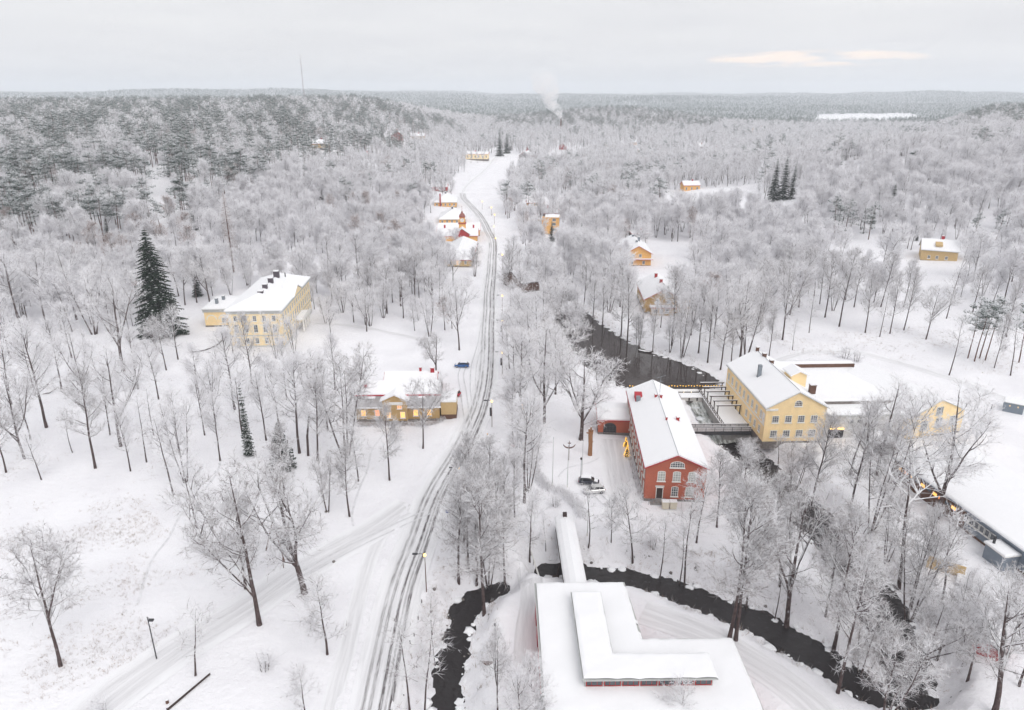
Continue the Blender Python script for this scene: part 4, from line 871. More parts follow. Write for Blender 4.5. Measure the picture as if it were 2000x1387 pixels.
for px, py, w_, d_, e_, r_, a_, wm, ax, lb in small:
    p = P(px, py)
    hs = house('distant_house', lb, 'house', (p.x, p.y), R(a_), w_, d_, e_, r_, wm, 'red_metal', axis=ax, over=0.6, z0=p.z - 0.8, snow=0.45)
    n = max(2, int(w_ / 4)); 
    for k in range(n): window(hs, 'f', w_ * (k + 0.5) / n, e_ * 0.35, 1.3, e_ * 0.38, w_, d_, 2, 2)
    chimney(hs, w_ * 0.5 + 1.5 * (ax == 'x'), d_ * 0.5, 0.9, 0.9, r_ - 0.5, r_ + 1.6, 'red_metal')
    keep(p.x + w_ / 2, p.y + d_ / 2 - 4, max(w_, d_) * 0.62 + 3 + p.y * 0.004, 0.45)

# ------------------------------------------------------------------ dam, rapids, pergola, bridges
dmn = thing('dam_bridge', 'concrete dam walkway strung with warm lights across the pond outlet', 'dam', (31.0, 172.6, 0), R(0.5))
MB().box(0, 25.5, 0, 1.6, -2.5, 0.35).build('wall', 'concrete', dmn); snow_slab(0, 25.5, 0.05, 1.55, 0.354, 0.18).build('walkway_snow', 'roof_snow', dmn)
for k in range(14): MB().box(0.4 + k * 1.9, 0.5 + k * 1.9, 1.45, 1.55, 0.35, 1.45).build('rail_post', 'dark_wood', dmn)
MB().box(0, 25.5, 1.46, 1.54, 1.4, 1.5).build('handrail', 'dark_wood', dmn)
for k in range(34): MB().ball((0.5 + k * 0.75, 1.4, 1.52 - 0.08 * (k % 3)), 0.13, 6, 4).build('light_bulb', 'bulb_glow', dmn)
for k in range(9): MB().ball((0.7 + k * 2.0, -0.05, 0.25), 0.10, 6, 4).build('lower_light', 'bulb_pale', dmn)
sl = thing('sluice_wall', 'white sluice wall with dark slots above the rapids', 'wall', (44.2, 169.4, 0), R(0.5))
MB().box(0, 12.3, 0, 0.8, -4, 0.2).build('wall', 'white_wall', sl); snow_slab(0, 12.3, -0.3, 2.6, 0.2, 0.2).build('wall_snow', 'roof_snow', sl)
for k in range(5): MB().box(2.0 + k * 2.1, 2.4 + k * 2.1, -0.04, 0, -0.8, 0.0).build('slot', 'dark_wood', sl)
# rapids: sloping broken water, rocks and ice
rnd = random.Random(5)
strip('rapids', [(a, b, w + 0.8) for a, b, w, _ in RIV[3]], 0, 'foam', cross=12, step=0.9, widths=True, label='foaming white water below the dam',
      zf=lambda x, y: float(np.interp(y, [143, 150, 158, 167, 172], [-3.12, -2.9, -2.5, -1.9, -0.7])) + 0.35 * rnd.random())
for k, (px, py, r_) in enumerate(((1360, 800, 1.6), (1412, 800, 2.2), (1418, 815, 2.0), (1422, 828, 1.8), (1408, 785, 1.5), (1368, 818, 1.2))):
    p = P(px, py, -2.2); tag(MB().ball((0, 0, 0), r_, 10, 7, 0.45, 0.35, rnd).build('ice_block', 'ice', None, (p.x, p.y, -2.3), smooth=True), ('snowy ice hump', 'largest white ice hump', 'snowy ice hump', 'low ice hump', 'ice hump below the sluice', 'small ice hump')[k] + (' at the near left edge of the rapids', ' on the right side of the rapids', ' mid way down the right rapids bank', ' just above the footbridge', ' beside the pergola posts', ' in the left of the white water')[k], 'ice', 'ice humps in the rapids')
pg = thing('pergola', 'dark timber pergola frames over the snowy terrace beside the factory', 'pergola', (50.6, 158.8, 0), R(1.5))
for k in range(6):
    y = k * 2.9
    MB().box(-0.2, 6.2, y - 0.1, y + 0.1, 2.5, 2.75).build('beam', 'dark_wood', pg); MB().box(-0.2, 6.2, y - 0.12, y + 0.12, 2.754, 2.86).build('beam_snow', 'roof_snow', pg)
    for x in (0.2, 5.7): MB().box(x - 0.1, x + 0.1, y - 0.1, y + 0.1, -0.2, 2.5).build('post', 'dark_wood', pg)
MB().box(-0.5, 6.3, -8, 16, -4, 0.1).build('terrace', 'concrete', pg); snow_slab(-0.5, 6.3, -8, 16, 0.1, 0.2).build('terrace_snow', 'roof_snow', pg)
MB().box(-0.45, -0.35, -8, 16, 1.15, 1.25).box(-0.45, -0.35, -8, 16, 0.6, 0.66).build('terrace_rail', 'dark_wood', pg)
for k in range(17): MB().box(-0.46, -0.34, -8 + k * 1.45, -7.9 + k * 1.45, 0.3, 1.2).build('rail_post', 'dark_wood', pg)
ft = thing('footbridge', 'dark steel footbridge with snowy deck crossing below the rapids', 'bridge', (39.3, 149.4, 0), R(1.0))
MB().box(0, 17, 0, 1.8, -0.1, 0.15).build('deck', 'dark_metal', ft); snow_slab(0, 17, 0.15, 1.65, 0.154, 0.12).build('deck_snow', 'roof_snow', ft)
for y in (0.03, 1.77):
    MB().box(0, 17, y - 0.04, y + 0.04, 1.15, 1.3).box(0, 17, y - 0.03, y + 0.03, 0.6, 0.66).build('handrail', 'dark_metal', ft); MB().box(0, 17, y - 0.05, y + 0.05, 1.303, 1.38).build('rail_snow', 'roof_snow', ft)
    for k in range(9): MB().box(k * 2.08, k * 2.08 + 0.1, y - 0.05, y + 0.05, 0.15, 1.2).build('rail_post', 'dark_metal', ft)
    MB().box(0, 17, y - 0.02, y + 0.02, 0.2, 1.1).build('rail_mesh', 'frost_grey', ft)
MB().box(0, 17, -0.15, 0.0, -0.7, -0.1).build('girder', 'dark_metal', ft)
keep(48, 165, 13); keep(48, 150, 12)
fr_ = thing('fence_rail', 'white snow topped railing beside the track where the stream passes under', 'fence', tuple(P(1037, 1085)), 0)
a, b = P(1037, 1085), P(1062, 1138); d = b - a
MB().tube([(0, 0, 1.0), (d.x, d.y, 1.0)], 0.10, 5).tube([(0, 0, 0.5), (d.x, d.y, 0.5)], 0.04, 5).build('rail', 'white_paint', fr_)
for k in range(6): MB().tube([(d.x * k / 5, d.y * k / 5, -0.5), (d.x * k / 5, d.y * k / 5, 1.0)], 0.05, 5).build('post', 'dark_wood', fr_)

# ------------------------------------------------------------------ cars
def loft(st):
    b = MB(); n = 8; v = []; f = []
    for x, w, z0, z1 in st:
        c = min(0.12, (z1 - z0) * 0.35, w * 0.3)
        v += [(x, -w + c, z0), (x, w - c, z0), (x, w, z0 + c), (x, w, z1 - c), (x, w - c, z1), (x, -w + c, z1), (x, -w, z1 - c), (x, -w, z0 + c)]
    for i in range(len(st) - 1):
        for k in range(n): f.append((i * n + k, (i + 1) * n + k, (i + 1) * n + (k + 1) % n, i * n + (k + 1) % n))
    f += [tuple(range(n)), tuple(reversed(range((len(st) - 1) * n, len(st) * n)))]
    return b.poly(v, f)
def car(label, p, heading, paint, estate=False, snow=0.1, group='parked cars'):
    c = thing('parked_car', label, 'car', tuple(p), heading, group)
    loft([(-2.14, 0.68, 0.45, 0.80), (-2.0, 0.82, 0.30, 0.94), (-1.2, 0.87, 0.24, 0.98), (0, 0.88, 0.22, 0.97), (1.05, 0.87, 0.24, 0.94), (1.8, 0.80, 0.28, 0.80), (2.1, 0.66, 0.40, 0.66)]).build('body', paint, c, smooth=False)
    back = -2.0 if estate else -1.85
    loft([(back, 0.70, 0.90, 0.96), (back + 0.35, 0.66, 0.90, 1.44), (-0.9, 0.62, 0.90, 1.50), (0, 0.62, 0.90, 1.48), (0.5, 0.64, 0.9, 1.36), (1.15, 0.72, 0.9, 0.95)]).build('windows', 'dark_glass', c)
    MB().prism([(back + 0.3, 1.44), (-0.9, 1.5), (0, 1.485), (0.5, 1.37), (0.5, 1.41), (0, 1.53), (-0.9, 1.545), (back + 0.3, 1.485)], 'y', -0.62, 0.62).build('roof', paint, c)
    for s in (-1, 1):
        for x0, x1 in ((-0.95, -1.05), (0.08, 0.02)): MB().prism([(x0, 0.92), (x0 + 0.1, 0.92), (x1 + 0.1, 1.48), (x1, 1.48)], 'y', s * 0.70 - 0.02, s * 0.70 + 0.02).build('pillar', paint, c)
        for x in (-1.32, 1.32):
            wl_ = link('wheel', None, c, (x, s * 0.80, 0.32))
            MB().tube([(0, -0.1, 0), (0, 0.1, 0)], 0.32, 14).build('tyre', 'tyre', wl_); MB().tube([(0, s * 0.1, 0), (0, s * 0.115, 0)], 0.2, 10).build('rim', 'rim', wl_)
        MB().ball((2.02, s * 0.58, 0.62), 0.11, 6, 4, 0.8).build('headlight', 'white_paint', c); MB().box(-2.14, -2.08, s * 0.62 - 0.12, s * 0.62 + 0.12, 0.68, 0.9).build('tail_light', 'red_metal', c)
        MB().box(0.75, 0.9, s * 0.9 - 0.07, s * 0.9 + 0.07, 0.95, 1.07).build('mirror', paint, c)
    if snow:
        MB().prism([(back + 0.35, 1.49), (-0.9, 1.55), (0, 1.535), (0.45, 1.42), (0.4, 1.44 + snow), (-0.1, 1.55 + snow), (-0.9, 1.56 + snow), (back + 0.45, 1.5 + snow)], 'y', -0.55, 0.55).build('roof_snow', 'roof_snow', c)
        MB().prism([(1.0, 0.95), (1.8, 0.81), (1.75, 0.81 + snow * 0.4), (1.0, 0.96 + snow * 0.4)], 'y', -0.6, 0.6).build('bonnet_snow', 'roof_snow', c)
    return c
gz = Vector((0, 0, 0.06))
car('black car with snowy roof parked on the yard behind the silver hatchback', P(1150, 945) + gz, R(-8), 'car_black', True, 0.12)
car('silver hatchback parked nearest on the yard beside the brick building', P(1160, 962) + gz, R(188), 'car_silver', False, 0.0)
car('blue car parked beside the village road near the bare tree', P(902, 717) + gz, R(176), 'car_blue', True, 0.03)
car('dark red car parked behind the shed of the ochre house', P(884, 773) + gz, R(170), 'red_metal', True, 0.1)

# ------------------------------------------------------------------ street lamps
lamps = [(833, 1155, 1083, 0, 'street lamp at the road bend nearest the camera'), (898, 972, 914, 1, 'street lamp with dark banner among the roadside birches'), (961, 834, 783, 1, 'street lamp with banner opposite the ochre house'),
         (981, 732, 688, 1, 'street lamp with banner opposite the blue car'), (981, 665, 626, 1, 'street lamp with banner opposite the snowy lawn'), (981, 615, 577, 0, 'street lamp beyond the lawn where the road straightens'),
         (981, 527, 497, 0, 'street lamp beside the road just before the village row'), (968, 492, 465, 0, 'street lamp at the corner of the near village building'), (965, 462, 442, 0, 'street lamp across from the clock tower'),
         (966, 438, 419, 0, 'second lamp beyond the clock tower on the right roadside'), (960, 422, 405, 0, 'third lamp beyond the clock tower on the right roadside'), (942, 409, 394, 0, 'farthest lit street lamp where the road bends left')]
for px, py, pt, ban, lb in lamps:
    p = P(px, py); h_ = min(max(top_h(p, pt), 5.5), 8.5); lp = thing('street_lamp', lb, 'street lamp', tuple(p), 0.0, 'lit street lamps along the road')
    MB().tube([(0, 0, -0.3), (0, 0, h_ * 0.5), (0.02, 0, h_)], [0.10, 0.08, 0.05], 6).build('pole', 'brown_wood', lp)
    MB().tube([(0.02, 0, h_ - 0.1), (-0.5, 0, h_ + 0.12), (-1.2, 0, h_ + 0.1)], 0.05, 5).build('arm', 'dark_metal', lp)
    MB().box(-1.9, -1.1, -0.16, 0.16, h_ + 0.02, h_ + 0.2).build('luminaire', 'dark_metal', lp)
    g_ = 0.24 + max(0, p.y - 150) * 0.0004
    MB().ball((0.0, 0, h_ - 0.12), g_, 8, 6, 1.1).build('glowing_globe', 'lamp_glow', lp)
    if ban: MB().box(-0.52, -0.08, -0.03, 0.03, h_ * 0.42, h_ * 0.42 + 2.2).build('banner', 'banner_dark', lp)
p = P(306, 1287); dl = thing('lane_lamp', 'thin unlit lamp post beside the grey lane in the meadow', 'street lamp', tuple(p)); h_ = top_h(p, 1206)
MB().tube([(0, 0, -0.3), (0, 0, h_ * 0.8), (-0.12, 0.1, h_)], [0.09, 0.07, 0.05], 6).build('pole', 'dark_metal', dl); MB().tube([(-0.12, 0.1, h_), (0.5, -0.4, h_ + 0.05)], 0.04, 5).build('arm', 'dark_metal', dl); MB().box(0.35, 1.05, -0.7, -0.3, h_ - 0.12, h_ + 0.08).build('luminaire', 'dark_metal', dl)
p = P(1019, 812); tl = thing('lantern', 'lit lantern hanging on the avenue tree trunk', 'lantern', (p.x, p.y - 0.6, p.z)); MB().tube([(0, 0, -0.2), (0, 0, 2.2)], 0.05, 5).build('pole', 'dark_metal', tl); MB().box(-0.28, 0.28, -0.28, 0.28, 2.2, 3.5).build('glowing_lamp', 'lamp_glow', tl); MB().box(-0.34, 0.34, -0.34, 0.34, 3.5, 3.6).build('cap', 'dark_metal', tl)

# ------------------------------------------------------------------ yard furniture
for (px, py, pt, lb) in ((1079, 948, 856, 'leftmost slender white flagpole on the yard lawn'), (1108, 952, 872, 'middle slender white flagpole on the yard lawn'), (1136, 938, 861, 'white flagpole standing beside the black car'), (1147, 1046, 965, 'nearest white flagpole in front of the silver car')):
    p = P(px, py); h_ = min(top_h(p, pt), 11); fp = thing('flagpole', lb, 'flagpole', tuple(p), 0, 'white flagpoles around the yard')
    MB().tube([(0, 0, -0.2), (0, 0, h_)], [0.085, 0.05], 6).build('pole', 'grey_trim', fp); MB().ball((0, 0, h_ + 0.08), 0.11, 6, 4).build('finial', 'grey_metal', fp); MB().box(-0.12, 0.12, -0.12, 0.12, -0.2, 0.5).build('base', 'white_paint', fp)
p = P(1134, 936); bp_ = thing('post_with_ball', 'short post topped by a dark ball beside the cars', 'post', (p.x, p.y, p.z)); h_ = top_h(p, 896); MB().tube([(0, 0, -0.2), (0, 0, h_)], 0.06, 6).build('pole', 'grey_metal', bp_); MB().ball((0, 0, h_), 0.28, 8, 6).build('ball', 'dark_wood', bp_)
p = P(1111, 899); ac = thing('anchor_sculpture', 'dark crescent anchor sculpture on a pole in the yard', 'sculpture', tuple(p)); h_ = top_h(p, 861)
MB().tube([(0, 0, -0.2), (0, 0, h_)], [0.07, 0.05], 6).build('pole', 'brown_wood', ac)
cr = MB(); pts = [(1.35 * math.cos(a), 0, h_ * 0.62 + 1.2 - 1.5 * math.sin(a) * 0.75) for a in np.linspace(0.25, math.pi - 0.25, 9)]
cr.tube(pts, [0.05, 0.1, 0.13, 0.15, 0.16, 0.15, 0.13, 0.1, 0.05], 6).build('crescent', 'brown_wood', ac); MB().box(-0.35, 0.35, -0.05, 0.05, h_ * 0.86, h_ * 0.9).build('cross_bar', 'brown_wood', ac)
p = P(1152, 889); cv = thing('carved_trunk', 'thick brown dead trunk with sawn limbs standing by the yard tree', 'tree trunk', tuple(p)); h_ = top_h(p, 836); rnd = random.Random(3)
MB().tube([(0, 0, -0.3), (0.05, 0, h_ * 0.35), (-0.05, 0, h_ * 0.75), (0, 0, h_ * 0.85)], [0.5, 0.46, 0.5, 0.5], 10).build('trunk', 'cut_wood', cv)
for x, y, z, t, r_ in ((-0.3, 0, h_ * 0.8, (-0.42, 0, h_ * 0.97), 0.22), (0.02, 0.2, h_ * 0.8, (0.05, 0.25, h_ * 1.02), 0.2), (0.32, 0, h_ * 0.8, (0.42, 0, h_ * 0.95), 0.2), (-0.3, 0, h_ * 0.8, (-0.95, 0, h_ * 0.83), 0.16), (0.3, 0, h_ * 0.5, (0.62, -0.2, h_ * 0.51), 0.15)):
    MB().tube([(x, y, z), t], [r_, r_ * 0.85], 7).build('sawn_limb', 'cut_wood', cv)
    MB().ball(t, r_ * 0.8, 7, 4, 0.5).build('limb_snow', 'roof_snow', cv)
nbd = thing('notice_board', 'small framed notice board on posts beneath the avenue trees', 'sign', tuple(P(1003, 881))); MB().box(-0.95, 0.95, -0.08, 0.08, 0.7, 1.9).build('board', 'dark_metal', nbd); MB().box(-0.82, 0.82, -0.10, -0.08, 0.85, 1.75).build('poster', 'white_wall', nbd)
MB().box(-0.5, 0.5, -0.112, -0.10, 1.2, 1.6).build('poster_print', 'red_metal', nbd)
for x in (-0.8, 0.8): MB().box(x - 0.06, x + 0.06, -0.05, 0.05, -0.3, 0.7).build('post', 'dark_metal', nbd)
MB().box(-1.0, 1.0, -0.15, 0.15, 1.9, 2.05).build('snow_cap', 'roof_snow', nbd)
p = P(875, 1022); sg = thing('road_sign', 'blue traffic sign on a thin post beside the road', 'sign', tuple(p)); MB().tube([(0, 0, -0.2), (0, 0, 2.9)], 0.04, 5).build('post', 'grey_metal', sg); MB().box(-0.35, 0.35, -0.06, -0.03, 2.2, 2.9).build('plate', 'sign_blue', sg)
p = P(952, 856); rs = thing('marker_post', 'short orange reflector post at the bend', 'post', tuple(p)); MB().tube([(0, 0, -0.2), (0, 0, 1.0)], 0.05, 5).build('post', 'white_paint', rs); MB().box(-0.18, 0.18, -0.06, 0.06, 0.8, 1.2).build('reflector', 'orange_wood', rs)
# dark road edge bollards near the stream
for k, (px, py) in enumerate(((824, 1178), (817, 1210), (809, 1243), (789, 1364), (801, 1258))):
    p = P(px, py); bo = thing('edge_post', ('nearest the bend lamp', 'second below the bend lamp', 'third below the bend lamp', 'nearest the bottom edge', 'fourth below the bend lamp')[k] + ', short dark post on the road verge', 'post', tuple(p), 0, 'short dark verge posts'); MB().tube([(0, 0, -0.2), (0, 0, 0.75)], 0.07, 6).build('post', 'dark_wood', bo); MB().ball((0, 0, 0.78), 0.10, 6, 4, 0.7).build('snow_cap', 'roof_snow', bo)
# A-frame of poles and single posts in the meadow
p = P(519, 1075); q = P(556, 1099); af = thing('leaning_poles', 'two brown poles leaning together as an A by the lane', 'pole', tuple(p)); d = q - p; top = (d.x * 0.5, d.y * 0.5 + 1.2, top_h(P(538, 1087), 1025))
for s_ in ((0, 0, -0.2), (d.x, d.y, d.z - 0.2)): MB().tube([s_, top], [0.14, 0.09], 6).build('pole', 'brown_wood', af)
p = P(554, 1110); po = thing('wooden_post', 'thin grey post right of the leaning poles', 'post', tuple(p)); MB().tube([(0, 0, -0.2), (0, 0, 2.2)], 0.07, 5).build('post', 'brown_wood', po); MB().ball((0, 0, 2.22), 0.08, 6, 4, 0.7).build('snow_cap', 'roof_snow', po)
p = P(327, 1388); q = P(410, 1318); d = q - p; lo = thing('fallen_log', 'long straight dark log lying in the snow by the lane', 'log', tuple(p)); MB().tube([(0, 0, 0.18), (d.x, d.y, d.z + 0.18)], [0.2, 0.15], 8).build('log', 'dark_wood', lo); MB().tube([(0, 0.06, 0.34), (d.x, d.y + 0.06, d.z + 0.30)], [0.07, 0.05], 5).build('log_snow', 'roof_snow', lo)
p = P(327, 1373); st = thing('wooden_stump', 'small brown stump beside the fallen log', 'stump', tuple(p)); MB().tube([(0, 0, -0.2), (0, 0, 0.5)], [0.22, 0.18], 8).build('stump', 'brown_wood', st); MB().ball((0, 0, 0.52), 0.19, 8, 4, 0.4).build('snow_cap', 'roof_snow', st)
# waste containers beside the brick steps
for k, px in enumerate((1299, 1314)):
    p = P(px, 993); bn = thing('waste_container', ('left' if k == 0 else 'right') + ' cream waste container in front of the brick gable', 'container', tuple(p), R(-3), 'cream waste containers')
    MB().prism([(-0.6, 0.12), (0.6, 0.12), (0.68, 1.5), (-0.68, 1.5)], 'y', -0.5, 0.5).build('body', 'plastic_cream', bn); MB().box(-0.72, 0.72, -0.56, 0.56, 1.5, 1.62).build('lid', 'plastic_cream', bn); snow_slab(-0.7, 0.7, -0.54, 0.54, 1.624, 0.12).build('snow_cap', 'roof_snow', bn)
# barrels on the right bank
for k, (px, py) in enumerate(((1484, 1035), (1497, 1050))):
    p = P(px, py); ba = thing('stone_ring', ('farther' if k == 0 else 'nearer') + ' dark round well ring filled with snow on the river bank', 'well', tuple(p), 0, 'well rings on the bank'); MB().tube([(0, 0, -0.4), (0, 0, 0.9)], 0.75, 14, True).build('ring', 'stone', ba); MB().ball((0, 0, 0.9), 0.68, 12, 5, 0.22).build('snow_cap', 'roof_snow', ba)
bn = thing('park_bench', 'snowy slatted bench beside the stream at the bottom edge', 'bench', tuple(P(1800, 1384)), R(-4))
for k in range(4): MB().box(-1.9, 1.9, 0.0 + k * 0.16, 0.12 + k * 0.16, 0.45, 0.5).build('seat_slat', 'tan_wood', bn)
for k in range(3): MB().box(-1.9, 1.9, 0.66 + k * 0.03, 0.70 + k * 0.03, 0.62 + k * 0.16, 0.74 + k * 0.16).build('back_slat', 'tan_wood', bn)
for x in (-1.6, 1.6): MB().box(x - 0.05, x + 0.05, 0, 0.75, -0.3, 0.45).build('leg', 'dark_metal', bn)
MB().box(-1.85, 1.85, 0.02, 0.58, 0.504, 0.62).build('seat_snow', 'roof_snow', bn)
wb = thing('board_screen', 'brown boarded screen and snowy platform under riverside trees', 'screen', tuple(P(1808, 1108)), R(-35)); MB().box(0, 5.5, 0, 0.15, -0.3, 2.3).build('board_wall', 'tan_wood', wb); MB().box(4.5, 8.5, -2.8, 0.9, -0.3, 0.7).build('platform', 'concrete', wb); snow_slab(4.5, 8.5, -2.8, 0.9, 0.7, 0.2).build('platform_snow', 'roof_snow', wb)
rc = thing('brick_shelter', 'corner of a red boarded shelter among white branches lower right', 'shelter', tuple(P(1895, 1275)), R(-40)); MB().prism([(0, 0), (3.4, 0), (3.4, 2.0), (1.7, 2.9), (0, 2.0)], 'y', 0, 4).build('wall', 'red_paint', rc); MB().roof(-0.3, 3.7, -0.3, 4.3, 1.95, 3.1, 0, 0.12).build('roof', 'dark_wood', rc); MB().roof(-0.25, 3.65, -0.25, 4.25, 2.3, 3.45, 0, 0.3).build('roof_snow', 'roof_snow', rc)
p = P(953, 1298); hs_ = thing('hanging_boat', 'small brown upturned boat shaped trough leaning in snow beside the hall', 'trough', tuple(p)); MB().tube([(-0.8, 0, 0.5), (-0.4, 0, 0.25), (0, 0, 0.18), (0.4, 0, 0.25), (0.8, 0, 0.5)], [0.06, 0.25, 0.3, 0.25, 0.06], 8).build('hull', 'brown_wood', hs_)
p = P(968, 1320); mp_ = thing('wooden_pole', 'tall grey pole with small top fitting left of the hall', 'pole', tuple(p)); h_ = top_h(p, 1222); MB().tube([(0, 0, -0.3), (0, 0, h_)], [0.1, 0.07], 6).build('pole', 'dark_metal', mp_); MB().box(-0.15, 0.15, -0.1, 0.1, h_, h_ + 0.3).build('fitting', 'dark_metal', mp_)
# rowing boat at the pond edge
p = P(1258, 690); bt = thing('rowing_boat', 'snow filled rowing boat moored at the far pond bank', 'boat', (p.x, p.y - 1.0, POND_Z), R(-25))
pr = [(-2.2, 0.05, 0.55), (-1.5, 0.55, 0.4), (0, 0.75, 0.35), (1.4, 0.55, 0.42), (2.4, 0.05, 0.62)]
v = []; f = []
for x, w_, z in pr: v += [(x, -w_, z), (x, -w_ * 0.5, -0.1), (x, w_ * 0.5, -0.1), (x, w_, z)]
for i in range(4):
    for k in range(3): f.append((i * 4 + k, (i + 1) * 4 + k, (i + 1) * 4 + k + 1, i * 4 + k + 1))
MB().poly(v, f).build('hull', 'dark_wood', bt); MB().poly([(x, s * w_ * 0.92, z - 0.06) for x, w_, z in pr for s in (-1, 1)], [(2 * i, 2 * i + 1, 2 * i + 3, 2 * i + 2) for i in range(4)]).build('snow_fill', 'roof_snow', bt)
# radio mast on the horizon
ms_y = 3000.0; ms_x = (594 - 1000) / FPX * (ms_y * math.cos(PITCH) + 20 * math.sin(PITCH)); mz = H1(ms_x, ms_y)
mt = thing('radio_mast', 'thin lattice radio mast rising above the far forest', 'mast', (ms_x, ms_y, mz)); mh = 212 - mz
for k in range(3): MB().tube([(2.2 * math.cos(k * 2.094), 2.2 * math.sin(k * 2.094), 0), (1.0 * math.cos(k * 2.094), 1.0 * math.sin(k * 2.094), mh)], [0.35, 0.25], 4).build('leg', 'grey_metal', mt)
br_ = MB(); n = 26
for i in range(n):
    z0, z1 = mh * i / n, mh * (i + 1) / n; r0, r1 = 2.2 - 1.2 * i / n, 2.2 - 1.2 * (i + 1) / n
    for k in range(3): br_.tube([(r0 * math.cos(k * 2.094), r0 * math.sin(k * 2.094), z0), (r1 * math.cos((k + 1) * 2.094), r1 * math.sin((k + 1) * 2.094), z1)], 0.2, 3, False)
br_.build('bracing', 'red_paint', mt); MB().tube([(0, 0, mh), (0, 0, mh + 8)], 0.25, 4).build('antenna', 'grey_metal', mt)
for z in (0.62, 0.8, 0.93): MB().box(-1.8, 1.8, -1.8, 1.8, mh * z, mh * z + 3).build('platform', 'white_paint', mt)

# ------------------------------------------------------------------ trees
def vnorm(a): l = math.sqrt(a[0] ** 2 + a[1] ** 2 + a[2] ** 2) or 1; return (a[0] / l, a[1] / l, a[2] / l)
def vadd(a, b, s=1.0): return (a[0] + b[0] * s, a[1] + b[1] * s, a[2] + b[2] * s)
def rdir(rnd): 
    z = rnd.uniform(-1, 1); a = rnd.uniform(0, 6.2832); r = math.sqrt(1 - z * z); return (r * math.cos(a), r * math.sin(a), z)
def path(rnd, p, d, l, n, up, wob):
    pts = [p]; st = l / n
    for i in range(n):
        d = vnorm(vadd(vadd(d, (0, 0, 1), up), rdir(rnd), wob)); p = vadd(p, d, st); pts.append(p)
    return pts, d
def at_path(pts, t):
    x = t * (len(pts) - 1); i = min(int(x), len(pts) - 2); f = x - i
    a, b = pts[i], pts[i + 1]; return (a[0] + (b[0] - a[0]) * f, a[1] + (b[1] - a[1]) * f, a[2] + (b[2] - a[2]) * f), vnorm((b[0] - a[0], b[1] - a[1], b[2] - a[2]))
def sliver(mb, rnd, p, q, w):
    d = (q[0] - p[0], q[1] - p[1], q[2] - p[2]); r = rdir(rnd)
    s = vnorm((d[1] * r[2] - d[2] * r[1], d[2] * r[0] - d[0] * r[2], d[0] * r[1] - d[1] * r[0]))
    n = len(mb.v); mb.v += [vadd(p, s, -w), vadd(p, s, w), q]; mb.f.append((n, n + 1, n + 2)); mb.m.append(mb.k)
def ribbon(mb, rnd, pts, w0, w1):
    r = rdir(rnd); n = len(mb.v); m = len(pts)
    for i, p in enumerate(pts):
        a, b = pts[max(i - 1, 0)], pts[min(i + 1, m - 1)]; d = (b[0] - a[0], b[1] - a[1], b[2] - a[2])
        s = vnorm((d[1] * r[2] - d[2] * r[1], d[2] * r[0] - d[0] * r[2], d[0] * r[1] - d[1] * r[0])); w = w0 + (w1 - w0) * i / (m - 1)
        mb.v += [vadd(p, s, -w), vadd(p, s, w)]
    for i in range(m - 1): mb.f.append((n + 2 * i, n + 2 * i + 1, n + 2 * i + 3, n + 2 * i + 2)); mb.m.append(mb.k)
def side(rnd, d, ang):
    r = rdir(rnd); s = vnorm((d[1] * r[2] - d[2] * r[1], d[2] * r[0] - d[0] * r[2], d[0] * r[1] - d[1] * r[0]))
    return vnorm(tuple(d[i] * math.cos(ang) + s[i] * math.sin(ang) for i in range(3)))
